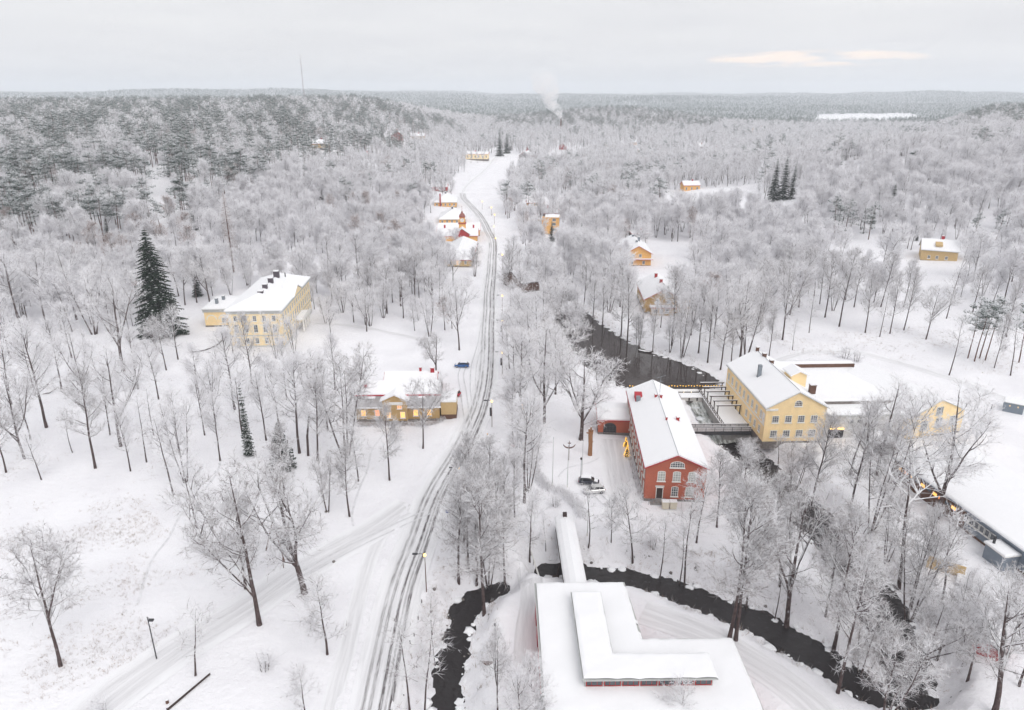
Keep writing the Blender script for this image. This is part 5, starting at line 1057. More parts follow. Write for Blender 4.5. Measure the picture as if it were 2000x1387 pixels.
def broadleaf(seed, H=16.0, cb=0.3, spread=0.33, limbs=18, stems=1, up=0.10, fork=0.0, det=1.0, r0=0.19, fat=1.0, brown=0.0, gnarl=0.1, drop=0.0, lk=1):
    """bare frosted tree: returns (trunk builder, crown builder). Crown slots: 0 branch, 1 frost, 2 grey frost / brown"""
    rnd = random.Random(seed); tr, cr = MB(), MB()
    stem_list = []
    for s in range(stems):
        a = 6.2832 * s / stems + rnd.random(); off = 0.25 * (stems > 1)
        d = vnorm((math.cos(a) * (0.20 if stems > 1 else 0.04), math.sin(a) * (0.20 if stems > 1 else 0.04), 1)); hh = H * (rnd.uniform(0.82, 1.0) if stems > 1 else 1.0)
        pts, _ = path(rnd, (math.cos(a) * off, math.sin(a) * off, -0.4), d, hh * 0.97, 9, 0.07, 0.025 + gnarl * 0.25)
        rr = r0 * (0.62 if stems > 1 else 1)
        tr.tube(pts, [rr * (1.25 if i == 0 else 1) * max(0.06, (1 - i / 9.4)) ** 0.85 for i in range(10)], 7 if det > 0.5 else 4, False)
        stem_list.append((pts, rr, hh))
        if fork:
            for k in range(2 + (seed % 2)):
                p, d2 = at_path(pts, fork + 0.05 * k); dd = side(rnd, d2, R(rnd.uniform(22, 36))); dd = vnorm((dd[0], dd[1], abs(dd[2])))
                fp, _ = path(rnd, p, dd, hh * (1 - fork) * rnd.uniform(0.8, 0.95), 7, 0.09, gnarl)
                tr.tube(fp, [rr * 0.62 * max(0.06, 1 - i / 7.5) for i in range(8)], 6 if det > 0.5 else 4, False); stem_list.append((fp, rr * 0.62, hh * (1 - fork)))
    nst = len(stem_list)
    for pts, rr, hh in stem_list:
        main = pts[0][2] < 0.5; c0 = cb if main else 0.12
        nl = max(4, int(limbs / (nst ** 0.75)))
        for i in range(nl):
            t = c0 + (0.97 - c0) * ((i + rnd.random()) / nl); u = (t - c0) / (1 - c0)
            p, d = at_path(pts, t); prof = (0.35 + 0.65 * math.sin(math.pi * min(1, (u * 0.82 + 0.18)))) * (1.0 if u < 0.75 else 1 - (u - 0.75) * 1.4)
            l = H * spread * prof * rnd.uniform(0.75, 1.15) / (nst ** 0.22); a = rnd.uniform(0, 6.2832); el = R(rnd.uniform(8, 35) + 40 * u)
            d0 = (math.cos(a) * math.cos(el), math.sin(a) * math.cos(el), math.sin(el) - drop)
            lp, _ = path(rnd, p, d0, l, 5, up, gnarl + 0.04)
            lr = min(rr * 0.45, 0.02 + l * 0.016)
            if det > 0.3: tr.k = lk; tr.tube(lp, [lr * (1 - j / 5.6) for j in range(6)], 5 if det > 0.5 else 3, False); tr.k = 0
            else: cr.k = 0; ribbon(cr, rnd, lp, lr * 1.3, 0.03)
            ns = max(3, int((3 + l * 1.9) * (det ** 0.5)))
            for j in range(ns):
                s = 0.18 + 0.82 * (j + rnd.random()) / ns; q, d1 = at_path(lp, min(s, 0.999)); d1 = side(rnd, d1, R(rnd.uniform(28, 62)))
                sl_ = l * rnd.uniform(0.28, 0.46) * (1.15 - 0.5 * s) + 0.5
                sp_, _ = path(rnd, q, d1, sl_, 3, up * 0.8, gnarl + 0.08)
                cr.k = 0
                ribbon(cr, rnd, sp_, 0.036 * fat, 0.02 * fat)
                nt = max(2, int((3 + sl_ * 3.0) * det))
                for k in range(nt):
                    q2, d2 = at_path(sp_, min(0.15 + 0.85 * (k + rnd.random()) / nt, 0.999)); d2 = side(rnd, d2, R(rnd.uniform(20, 60))); tl_ = rnd.uniform(0.55, 1.15)
                    e2 = vadd(q2, vnorm(vadd(d2, (0, 0, 1), 0.15 - drop)), tl_)
                    cr.k = 2 if rnd.random() < (0.30 if lk == 0 else 0.16) + brown else 1
                    sliver(cr, rnd, q2, e2, 0.026 * fat)
                    for m_ in range(4 if det > 0.6 else 2 if det > 0.3 else 1):
                        f_ = rnd.uniform(0.25, 0.95); q3 = vadd(q2, (e2[0] - q2[0], e2[1] - q2[1], e2[2] - q2[2]), f_)
                        d3 = side(rnd, d2, R(rnd.uniform(25, 60))); sliver(cr, rnd, q3, vadd(q3, d3, rnd.uniform(0.35, 0.7)), 0.021 * fat)
    return tr, cr
def tuft(mb, rnd, c, rx, rz, n, size, snowy):
    """clump of needles: dark sprays below, snow lying on the upper side"""
    for i in range(n):
        d = rdir(rnd); k = rnd.uniform(0.55, 1.0); p = (c[0] + d[0] * rx * k, c[1] + d[1] * rx * k, c[2] + d[2] * rz * k)
        top_ = d[2] > -0.15 and rnd.random() < snowy
        mb.k = 1 if top_ else 0
        s = size * rnd.uniform(0.6, 1.3)
        if top_:
            a = rnd.uniform(0, 6.28); pts = [(p[0] + s * math.cos(a + j * 2.09), p[1] + s * math.sin(a + j * 2.09), p[2] + s * rnd.uniform(-0.2, 0.25)) for j in range(3)]
        else:
            u = vnorm((d[0] + rnd.uniform(-0.6, 0.6), d[1] + rnd.uniform(-0.6, 0.6), rnd.uniform(-0.5, 0.4))); w = side(rnd, u, R(90)); q = vadd(p, u, s * 1.3); pts = [vadd(p, w, s * 0.55), vadd(p, w, -s * 0.55), q]
        n0 = len(mb.v); mb.v += pts; mb.f.append((n0, n0 + 1, n0 + 2)); mb.m.append(mb.k)
def pine(seed, H=19.0, cb=0.5, det=1.0, w=0.17):
    rnd = random.Random(seed); tr, cr = MB(), MB()
    pts, _ = path(rnd, (0, 0, -0.4), (0.03, 0, 1), H * 0.95, 8, 0.05, 0.05); tr.tube(pts, [0.23 * (1 - i / 9.5) for i in range(9)], 7 if det > 0.5 else 4, False)
    n = max(6, int(20 * det ** 0.5))
    for i in range(n):
        u = (i + rnd.random()) / n; t = cb + (0.98 - cb) * u; p, d = at_path(pts, t); a = rnd.uniform(0, 6.28); l = H * w * (0.55 + 0.75 * math.sin(math.pi * (0.25 + 0.7 * u))) * rnd.uniform(0.5, 1.2) * (1.15 - 0.55 * u)
        q = (p[0] + math.cos(a) * l, p[1] + math.sin(a) * l, p[2] + l * rnd.uniform(0.0, 0.45))
        if det > 0.3: tr.tube([p, vadd(p, (q[0] - p[0], q[1] - p[1], q[2] - p[2] - 0.3), 0.55), q], [0.06, 0.045, 0.02], 4, False)
        rx = rnd.uniform(1.0, 1.7) * (1 if det > 0.4 else 1.2)
        tuft(cr, rnd, q, rx, rx * 0.72, int(95 * det) + 10, 0.22 + 0.22 * (1 - det), 0.85)
        if det > 0.4:
            q2 = vadd(p, (q[0] - p[0], q[1] - p[1], q[2] - p[2]), 0.6); tuft(cr, rnd, (q2[0] + rnd.uniform(-.5, .5), q2[1] + rnd.uniform(-.5, .5), q2[2] + 0.2), rx * 0.7, rx * 0.38, int(30 * det), 0.2, 0.7)
    tuft(cr, rnd, (pts[-1][0], pts[-1][1], H * 0.96), 1.0, 0.7, int(60 * det) + 6, 0.22 + 0.2 * (1 - det), 0.7)
    return tr, cr
def spruce(seed, H=16.0, w=0.17, det=1.0, snowy=0.5, larch=False, cb=0.04, pw=0.85):
    rnd = random.Random(seed); tr, cr = MB(), MB()
    tr.tube([(0, 0, -0.4), (0, 0, H * 0.5), (0, 0, H * 0.99)], [H * 0.014, H * 0.008, 0.02], 6 if det > 0.5 else 4, False)
    nl = max(7, int(H * 1.9 * det ** 0.5))
    for i in range(nl):
        u = (i + 0.5 * rnd.random()) / nl; z = H * (cb + (0.98 - cb) * u); rad = H * w * (1 - u) ** pw + 0.15; nb_ = max(4, int((9 - 4 * u) * (det ** 0.4))); a0 = rnd.random() * 6.28
        for k in range(nb_):
            a = a0 + 6.2832 * k / nb_ + rnd.uniform(-0.25, 0.25); l = rad * rnd.uniform(0.75, 1.12)
            tip = (math.cos(a) * l, math.sin(a) * l, z - l * rnd.uniform(0.22, 0.42)); base = (0, 0, z)
            if larch:
                cr.k = 0; ribbon(cr, rnd, [base, (tip[0] * .5, tip[1] * .5, z - 0.05 * l), (tip[0], tip[1], z - 0.2 * l)], 0.03, 0.015)
                for j in range(int(10 * det * l ** 0.5)):
                    f_ = rnd.uniform(0.2, 1); q = (tip[0] * f_, tip[1] * f_, z - 0.18 * l * f_); cr.k = 2 if rnd.random() < 0.6 else 1; sliver(cr, rnd, q, vadd(q, vnorm((rnd.uniform(-1, 1), rnd.uniform(-1, 1), -0.5)), rnd.uniform(0.3, 0.7)), 0.03)
                continue
            ns = max(2, int(l * 3.2 * det) + 1)
            for j in range(ns):
                f_ = (j + 0.5 + rnd.uniform(-.3, .3)) / ns; c = (tip[0] * f_, tip[1] * f_, z + (tip[2] - z) * f_ ** 1.3); wd = (0.16 + 0.30 * math.sin(math.pi * min(1, f_ * 0.75 + 0.2))) * (0.55 + l * 0.25) * (1 if det > 0.5 else 1.7)
                px_, py_ = -math.sin(a), math.cos(a); ln = l / ns * 1.5
                for sgn in (-1, 1):
                    e = (c[0] + px_ * sgn * wd * 1.3 + math.cos(a) * ln * 0.5, c[1] + py_ * sgn * wd * 1.3 + math.sin(a) * ln * 0.5, c[2] - wd * rnd.uniform(0.35, 0.8)); b0 = (c[0] - math.cos(a) * ln * 0.5, c[1] - math.sin(a) * ln * 0.5, c[2] + 0.05); b1 = (c[0] + math.cos(a) * ln * 0.6, c[1] + math.sin(a) * ln * 0.6, c[2] - 0.05)
                    cr.k = 0; n0 = len(cr.v); cr.v += [b0, b1, e]; cr.f.append((n0, n0 + 1, n0 + 2)); cr.m.append(0)
                if rnd.random() < snowy:
                    cr.k = 1; wq = wd * rnd.uniform(0.4, 0.85); n0 = len(cr.v); zz = c[2] + 0.09
                    cr.v += [(c[0] - math.cos(a) * ln * 0.45, c[1] - math.sin(a) * ln * 0.45, zz + 0.03), (c[0] + px_ * wq, c[1] + py_ * wq, zz - 0.06), (c[0] + math.cos(a) * ln * 0.5, c[1] + math.sin(a) * ln * 0.5, zz - 0.06), (c[0] - px_ * wq, c[1] - py_ * wq, zz - 0.06)]
                    cr.f.append((n0, n0 + 1, n0 + 2, n0 + 3)); cr.m.append(1)
    return tr, cr
DULL = ('branch', 'frost_dull', 'twig_grey'); BROAD = ('branch', 'frost', 'frost_grey'); BROWNT = ('branch', 'frost', 'twig_brown')
VAR = {}     # kind -> list of (trunk mesh, crown mesh, height)
def var(kind, gen, bark, crownm, H, **k):
    tr, cr = gen
    VAR.setdefault(kind, []).append((tr.mesh('trunk', bark, 'bark_frosted', smooth=True), cr.mesh('crown', *crownm), H))
for s in range(3): var('round', broadleaf(11 + s, 16, 0.27, 0.36, 20, fork=0.33, det=0.95, fat=0.85, lk=0), 'bark', DULL, 16)
for s in range(3): var('oval', broadleaf(21 + s, 17, 0.30, 0.23, 24, up=0.14, det=0.95, fat=0.85, lk=0), 'bark', DULL, 17)
for s in range(3): var('multi', broadleaf(31 + s, 16, 0.28, 0.24, 30, stems=4, up=0.13, det=0.95, fat=0.85, lk=0), 'bark', DULL, 16)
for s in range(2): var('vase', broadleaf(41 + s, 17, 0.30, 0.26, 24, fork=0.22, up=0.16, r0=0.23, det=0.95, fat=0.85, lk=0), 'bark', DULL, 17)
for s in range(2): var('oak', broadleaf(51 + s, 15, 0.22, 0.42, 17, fork=0.25, r0=0.31, gnarl=0.15, up=0.07, det=0.95, fat=0.85, lk=0), 'bark', DULL, 15)
for s in range(3): var('small', broadleaf(61 + s, 9, 0.25, 0.27, 14, r0=0.11, up=0.12, det=0.95, fat=0.75), 'bark', DULL, 9)
for s in range(2): var('thin', broadleaf(71 + s, 11, 0.35, 0.13, 11, r0=0.08, up=0.16, det=0.7, fat=0.75), 'bark', DULL, 11)
for s in range(4): var('dense', broadleaf(121 + s, 17, 0.26, 0.34 + 0.02 * s, 21, stems=(1, 3, 1, 1)[s], fork=(.4, 0, .3, .35)[s], fat=1.3), 'bark', BROAD, 17)
for s in range(2): var('brown', broadleaf(81 + s, 15, 0.25, 0.24, 22, up=0.14, brown=0.4), 'bark', BROWNT, 15)
for s in range(3): var('pine', pine(91 + s, 19, 0.46 + 0.05 * s), 'bark_pine', ('needles_pine', 'needle_snow'), 19)
for s in range(2): var('broad_pine', pine(95 + s, 17, 0.2, w=0.2), 'bark_pine', ('needles_pine', 'needle_snow'), 17)
for s in range(3): var('spruce', spruce(101 + s, 15, 0.15, snowy=0.30), 'bark', ('needles', 'needle_snow'), 15)
var('big_spruce', spruce(105, 24, 0.235, snowy=0.22, pw=0.62, det=1.25), 'bark', ('needles', 'needle_snow'), 24)
var('slim_spruce', spruce(106, 13, 0.085, snowy=0.7), 'bark', ('needles', 'needle_snow'), 13)
var('larch', spruce(107, 24, 0.15, larch=True, cb=0.2), 'bark_pine', BROWNT, 24)
var('snowy_fir', spruce(108, 11, 0.2, snowy=0.42), 'bark', ('needles', 'needle_snow'), 11)
for s in range(2): var('shrub', broadleaf(111 + s, 3.0, 0.08, 0.34, 12, stems=6, r0=0.05, up=0.12, det=0.55, fat=0.6), 'bark', BROAD, 3.0)

var('white_oak', broadleaf(131, 15, 0.2, 0.50, 22, fork=0.25, r0=0.33, gnarl=0.13, up=0.07, fat=1.1, lk=0), 'bark', BROAD, 15)
for kd in ('round', 'oval', 'multi', 'vase', 'oak', 'small', 'thin'):      # the same trees under heavier frost
    for tm, cm, h0 in VAR[kd]:
        c2 = cm.copy(); c2.materials[1] = MATS['frost']; c2.materials[2] = MATS['frost_grey']; VAR.setdefault(kd + '_w', []).append((tm, c2, h0))
TREES = []    # (root, zone, px, kind)
GROUND_H = {}
def plant(kind, p, H, wide=1.0, rot=None, vi=None, lean=(0, 0), name=None, rnd=random.Random(77)):
    vs = VAR[kind]; tm, cm, h0 = vs[(rnd.randrange(len(vs)) if vi is None else vi) % len(vs)]
    root = bpy.data.objects.new(name or {'pine': 'pine_tree', 'broad_pine': 'pine_tree', 'spruce': 'spruce_tree', 'big_spruce': 'spruce_tree', 'slim_spruce': 'spruce_tree', 'snowy_fir': 'spruce_tree', 'larch': 'larch_tree', 'shrub': 'shrub'}.get(kind, 'deciduous_tree'), None); COL.objects.link(root)
    root.empty_display_size = 0.5; root.location = (p[0], p[1], p[2]); s = H / h0
    root.rotation_euler = (lean[0], lean[1], rnd.uniform(0, 6.28) if rot is None else rot); root.scale = (s * wide, s * wide, s)
    link('trunk', tm, root); link('crown', cm, root)
    return root
# (base x, base y, top y, kind, width) in photograph pixels, by zone
HAND = {
 'meadow': ('on the snowy meadow slope', [(93, 644, 470, 'oval', 1.1), (107, 593, 530, 'thin', 1), (184, 653, 486, 'multi', 1.25), (241, 726, 518, 'oak', 0.85), (325, 723, 618, 'round', 1.0), (348, 702, 604, 'small', 1.1), (91, 835, 622, 'oval', 1.1), (22, 790, 638, 'oval', 1), (49, 896, 715, 'vase', 1), (236, 872, 672, 'vase', 1), (186, 915, 722, 'oval', 1.1), (142, 884, 795, 'thin', 1.2), (286, 903, 770, 'thin', 1.3), (362, 941, 735, 'multi', 0.8), (339, 966, 795, 'thin', 1.3), (385, 1030, 895, 'small', 1.0), (12, 923, 780, 'oval', 1), (81, 937, 838, 'small', 0.9), (118, 1301, 1060, 'round', 1.05), (381, 1320, 1192, 'thin', 1.8), (20, 700, 560, 'oval', 1.2), (140, 700, 590, 'oval', 1.1), (70, 770, 640, 'oval', 1.1), (208, 800, 690, 'thin', 1.4), (300, 850, 745, 'thin', 1.5), (40, 640, 490, 'round', 1.1), (150, 625, 480, 'round', 1.1), (270, 760, 640, 'oval', 1.1), (310, 780, 660, 'oval', 1.0), (120, 760, 620, 'oval', 1.0), (165, 780, 640, 'vase', 0.9), (60, 860, 720, 'oval', 0.9), (255, 920, 790, 'oval', 0.9), (215, 850, 720, 'oval', 0.9)]),
 'mansion_front': ('between the mansion and the ochre house', [(422, 831, 695, 'round', 0.85), (459, 800, 638, 'oval', 1.15), (496, 767, 610, 'oval', 0.9), (585, 885, 690, 'oval', 1.2), (675, 893, 636, 'multi', 1.15), (614, 604, 555, 'small', 1.1), (590, 750, 690, 'thin', 1.2), (545, 830, 700, 'oval', 1.0), (540, 700, 600, 'multi', 0.8), (575, 690, 600, 'multi', 0.85), (520, 745, 690, 'small', 1.2), (640, 840, 690, 'oval', 0.9), (455, 690, 615, 'small', 1.0), (705, 800, 690, 'oval', 0.8), (602, 780, 670, 'multi', 1.0), (390, 780, 670, 'oval', 1.0), (400, 850, 730, 'oval', 0.9), (430, 900, 770, 'oval', 1.0), (520, 860, 720, 'oval', 1.0), (475, 850, 730, 'small', 1.2), (620, 900, 730, 'oval', 1.0), (560, 780, 660, 'oval', 1.0), (655, 760, 650, 'oval', 1.0)]),
 'lane': ('beside the grey lane', [(507, 1220, 868, 'vase', 1.0), (596, 1158, 895, 'oak', 1.0), (561, 999, 830, 'oval', 0.9), (683, 1009, 868, 'oval', 1.1), (639, 1278, 1138, 'small', 1.25), (596, 1400, 1308, 'small', 1.1), (761, 938, 788, 'oval', 1.0), (826, 876, 742, 'round', 0.95), (480, 1150, 960, 'oval', 1.2), (640, 1000, 880, 'multi', 0.9), (700, 940, 830, 'small', 1.0)]),
 'road_left': ('along the left side of the village road', [(897, 684, 556, 'round', 1.0), (852, 733, 646, 'oak', 0.95), (810, 646, 588, 'small', 1.0), (752, 603, 505, 'round', 0.9), (767, 591, 500, 'oval', 1), (783, 598, 495, 'vase', 1), (800, 560, 460, 'round', 1), (830, 570, 470, 'oval', 1), (885, 560, 480, 'round', 1), (811, 591, 490, 'round', 1.05), (706, 607, 520, 'oval', 0.8), (719, 594, 510, 'oval', 0.8), (669, 600, 545, 'small', 1), (670, 575, 470, 'oval', 1.2), (927, 540, 472, 'multi', 1.1), (868, 545, 478, 'multi', 1.1), (845, 610, 510, 'round', 1.1), (865, 590, 520, 'round', 1), (900, 600, 540, 'round', 1.0), (640, 560, 455, 'oval', 1.1), (700, 560, 450, 'oval', 1.1), (735, 560, 455, 'oval', 1.1)]),
 'birches': ('in the roadside birch stand', [(896, 1138, 930, 'oval', 1.0), (946, 1200, 935, 'oval', 1.05), (931, 1144, 915, 'oval', 0.9), (972, 1098, 915, 'oval', 1.0), (915, 1110, 930, 'oval', 0.9), (955, 1150, 950, 'multi', 0.8), (985, 1150, 980, 'small', 1.1), (905, 1060, 900, 'thin', 1.4), (940, 1060, 880, 'oval', 0.8), (925, 1010, 850, 'oval', 1.0), (955, 1000, 850, 'oval', 1.0), (985, 1040, 890, 'oval', 0.9), (900, 1000, 870, 'oval', 0.9)]),
 'avenue': ('in the avenue right of the village road', [(999, 606, 488, 'oval', 1.2), (1028, 646, 565, 'multi', 1.15), (1017, 862, 638, 'oval', 1.15), (1062, 831, 630, 'vase', 1.15), (1134, 859, 698, 'white_oak', 1.1), (1024, 982, 770, 'oval', 1.1), (1032, 960, 800, 'multi', 1.0), (1010, 690, 565, 'oval', 1.2), (1035, 735, 600, 'round', 1.1), (1005, 780, 640, 'oval', 1.1), (1048, 700, 570, 'round', 1.1), (1085, 770, 640, 'round', 1.2), (1060, 660, 545, 'round', 1.1), (1100, 720, 630, 'round', 1.2), (1020, 570, 470, 'multi', 1.1), (1065, 600, 500, 'round', 1.15), (1000, 545, 460, 'oval', 1.2), (1035, 1098, 960, 'small', 1.0), (1066, 1075, 998, 'thin', 1.2), (1010, 920, 800, 'oval', 0.9), (1085, 640, 540, 'multi', 1.2), (1085, 605, 505, 'dense', 1.2), (1070, 575, 480, 'dense', 1.2), (1052, 560, 470, 'dense', 1.1), (1104, 640, 545, 'dense', 1.1), (1125, 690, 590, 'dense', 1.1), (1015, 640, 520, 'oval', 1.1), (1020, 730, 610, 'oval', 1.1), (1055, 770, 650, 'oval', 1.1), (995, 720, 610, 'oval', 1.1), (1002, 860, 720, 'oval', 1.0), (1040, 890, 760, 'oval', 1.0), (1005, 1010, 880, 'oval', 1.0)]),
 'near_stream': ('around the hall', [(801, 1392, 1228, 'thin', 1.5), (828, 1398, 1200, 'thin', 1.2), (972, 1390, 1243, 'round', 0.75), (1046, 1455, 1280, 'oval_w', 1.0), (1020, 1480, 1300, 'oval_w', 0.9), (1320, 1440, 1338, 'small', 1.1), (850, 1300, 1180, 'thin', 1.0), (845, 1240, 1150, 'thin', 1.0)]),
 'bank': ('on the snowy bank below the brick building', [(1149, 1068, 945, 'thin', 1.4), (1194, 1060, 965, 'small', 0.8), (1236, 1099, 955, 'small', 1.0), (1287, 1137, 1000, 'thin', 1.2), (1325, 1146, 1010, 'thin', 1.2), (1338, 1150, 968, 'thin', 1.4), (1424, 1247, 875, 'oval', 1.0), (1437, 1251, 868, 'oval', 1.0), (1458, 1202, 1008, 'thin', 1.4), (1503, 1123, 925, 'oval', 0.9), (1524, 1144, 960, 'thin', 1.5), (1535, 1231, 965, 'oak', 0.8), (1628, 1268, 995, 'oval', 1.0), (1636, 1353, 1078, 'oval', 0.95), (1613, 1204, 1010, 'oval', 0.9), (1510, 1218, 1080, 'thin', 1.1), (1400, 1030, 880, 'oval', 1.0), (1440, 1040, 870, 'oval', 1.0), (1360, 1060, 930, 'small', 1.1)]),
 'stream_right': ('along the dark stream', [(1756, 1150, 870, 'thin', 1.8), (1779, 1190, 985, 'oval', 0.7), (1773, 1214, 990, 'multi', 1.0), (1654, 1028, 755, 'oval', 0.8), (1702, 1036, 775, 'multi', 0.9), (1580, 1000, 800, 'oval', 0.9), (1545, 985, 850, 'multi', 1.0), (1475, 915, 860, 'small', 1.3), (1520, 905, 850, 'small', 1.3), (1565, 905, 845, 'small', 1.3), (1625, 1130, 1000, 'oval', 1.2), (1665, 1230, 1090, 'round', 1.0), (1730, 1100, 960, 'multi', 1.0), (1680, 1330, 1180, 'multi', 1.2), (1730, 1400, 1225, 'multi', 1.4), (1790, 1345, 1170, 'round', 1.2), (1440, 990, 860, 'oval', 1.1)]),
 'field_right': ('in front of the long grey building', [(1712, 928, 735, 'vase', 1.1), (1830, 1012, 738, 'vase', 1.25), (1840, 1170, 1000, 'thin', 1.6), (1870, 1250, 1100, 'multi', 0.9), (1830, 1290, 1150, 'round', 1.1), (1942, 1395, 1150, 'oak', 0.95), (1990, 1340, 1170, 'round', 1.0), (1890, 1330, 1180, 'round', 1.1), (1660, 930, 770, 'thin', 1.6)]),
 'pond_bank': ('on the far bank of the mill pond', [(1158, 635, 540, 'oval', 1), (1176, 640, 545, 'oval', 1), (1212, 662, 540, 'oval', 1.1), (1225, 680, 500, 'oval', 0.9), (1246, 684, 600, 'multi', 0.9), (1275, 688, 590, 'oval', 0.9), (1308, 688, 600, 'multi', 0.9), (1312, 675, 520, 'oval', 0.9), (1332, 698, 560, 'multi', 0.9), (1364, 690, 555, 'oval', 1), (1382, 708, 565, 'oval', 0.9), (1407, 722, 590, 'oval', 1), (1428, 713, 605, 'oval', 1), (1444, 706, 535, 'vase', 1), (1457, 697, 520, 'multi', 1), (1502, 695, 600, 'oval', 0.9), (1395, 660, 540, 'round', 1.1), (1350, 655, 540, 'round', 1.0), (1190, 610, 500, 'multi', 1.1), (1120, 640, 550, 'multi', 1.0), (1140, 600, 500, 'round', 1.1), (1430, 660, 520, 'round', 1.1), (1290, 640, 560, 'small', 1.0), (1210, 590, 490, 'multi', 1.1)]),
 'right_slope': ('on the snowy slope above the factory', [(1528, 664, 512, 'round', 0.9), (1548, 684, 620, 'thin', 1.2), (1601, 594, 498, 'oval', 0.9), (1611, 620, 488, 'oval', 0.9), (1639, 638, 465, 'oval', 0.9), (1690, 650, 528, 'oval', 0.9), (1718, 658, 560, 'thin', 1.2), (1738, 652, 530, 'oval', 0.8), (1765, 645, 520, 'oval', 0.8), (1808, 663, 558, 'round', 1.0), (1853, 733, 610, 'thin', 1.3), (1942, 719, 610, 'oval', 0.7), (1974, 734, 610, 'thin', 1.3), (1965, 658, 540, 'oval', 0.8), (1560, 600, 480, 'round', 1.1), (1580, 650, 560, 'thin', 1.2), (1668, 600, 500, 'oval', 1), (1720, 600, 490, 'oval', 1), (1480, 620, 500, 'round', 1.1), (1848, 622, 470, 'thin', 0.9), (1765, 600, 505, 'oval', 0.9), (1900, 610, 520, 'oval', 1)]),
}
CONIF = {
 'conif': [(318, 655, 437, 'big_spruce', 0.98, 'tall dark spruce with sparse snow standing left of the mansion'), (387, 578, 524, 'snowy_fir', 1.0, 'small round spruce alone on the snow left of the mansion'), (457, 532, 372, 'larch', 0.9, 'tall brownish bare larch behind the mansion wing'),
   (487, 890, 750, 'slim_spruce', 0.8, 'slim snowy spruce in front of the ochre house trees'), (553, 912, 822, 'spruce', 1.7, 'dark bushy juniper like spruce left of the multi stemmed tree'),
   (1510, 392, 322, 'spruce', 1.1, 'leftmost of three dark spruces at the white meadow edge'), (1528, 390, 318, 'spruce', 1.1, 'middle of three dark spruces at the white meadow edge'), (1546, 388, 330, 'spruce', 1.0, 'right of three dark spruces at the white meadow edge'),
   (1764, 470, 430, 'spruce', 0.9, 'narrow dark spruce left of the tan hillside house'), (1790, 250, 232, 'spruce', 1.1, 'leftmost tiny dark spruce before the far right ridge'), (1805, 249, 229, 'spruce', 1.1, 'second tiny dark spruce before the far right ridge'), (1832, 248, 224, 'spruce', 1.1, 'third tiny dark spruce before the far right ridge'), (1842, 248, 226, 'spruce', 1.1, 'rightmost tiny dark spruce before the far right ridge'),
   (976, 305, 255, 'spruce', 1.3, 'dark spruce at the end of the pine ridge beside the road'), (990, 300, 258, 'spruce', 1.3, 'second dark spruce at the end of the pine ridge'), (332, 345, 300, 'spruce', 1.0, 'lone dark spruce beside the hillside clearing'), (1556, 252, 240, 'spruce', 1.2, 'tiny spruce left of the frozen lake'), (1790, 470, 440, 'spruce', 0.8, 'small spruce left behind the tan hillside house')],
 'pines': [(1629, 468, 395, 'broad_pine', 1.1, 'broad snowy pine left in the pair above the right slope'), (1650, 462, 400, 'broad_pine', 0.95, 'pine close behind the broad pine above the right slope'), (1696, 468, 405, 'broad_pine', 0.95, 'snowy pine right in the pair above the right slope'), (1897, 478, 412, 'broad_pine', 0.95, 'pine directly right of the tan hillside house'), (1945, 470, 405, 'broad_pine', 0.95, 'pine farther right of the tan hillside house'),
   (1478, 328, 280, 'broad_pine', 1.0, 'leftmost pine in the clump over the white meadow'), (1498, 322, 275, 'broad_pine', 0.95, 'second pine in the clump over the white meadow'), (1524, 310, 268, 'broad_pine', 0.95, 'tallest pine in the clump over the white meadow'), (1660, 314, 280, 'broad_pine', 1.0, 'left pine of the pair before the lake'), (1688, 309, 262, 'broad_pine', 0.95, 'right taller pine of the pair before the lake'),
   (1890, 700, 578, 'pine', 0.8, 'leftmost pine in the snowy clump on the right slope'), (1903, 706, 582, 'pine', 0.8, 'second pine in the snowy clump on the right slope'), (1913, 700, 572, 'pine', 0.8, 'third pine in the snowy clump on the right slope'), (1924, 704, 580, 'pine', 0.8, 'fourth pine in the snowy clump on the right slope'), (1990, 708, 580, 'pine', 0.8, 'pine at the right picture edge on the slope'),
   (70, 440, 345, 'pine', 1.0, 'tall pine at the left edge of the hillside wood'), (110, 400, 290, 'pine', 1.0, 'broad dark pine on the left hillside'), (20, 400, 300, 'pine', 1.0, 'pine at the far left picture edge'), (430, 400, 335, 'pine', 1.0, 'dark pine right of the hillside clearing'), (595, 375, 320, 'pine', 1.0, 'dark pine above the road wood'), (245, 330, 270, 'pine', 1.0, 'dark pine left above the hillside clearing'), (522, 352, 300, 'pine', 1.0, 'snowy pine between white trees on the hillside')],
}
HAND['block_row'] = ('before the long tan apartment block', [(884, 318, 294, 'oval', 1.0), (896, 319, 295, 'oval', 1.0), (908, 318, 294, 'round', 0.9), (920, 319, 296, 'oval', 1.0), (932, 318, 295, 'oval', 1.0), (944, 317, 296, 'round', 0.9), (870, 322, 292, 'round', 1.0)])
HAND['field_edge'] = ('beside the far snow field', [(1000, 385, 340, 'round', 1.0), (1012, 372, 330, 'oval', 1.0), (1028, 392, 340, 'oval', 1.0), (1040, 360, 320, 'round', 1.0), (990, 410, 365, 'oval', 1.0), (1018, 345, 312, 'round', 1.0), (882, 392, 340, 'oval_w', 1.0), (870, 365, 325, 'round', 1.0)])
HXY = []
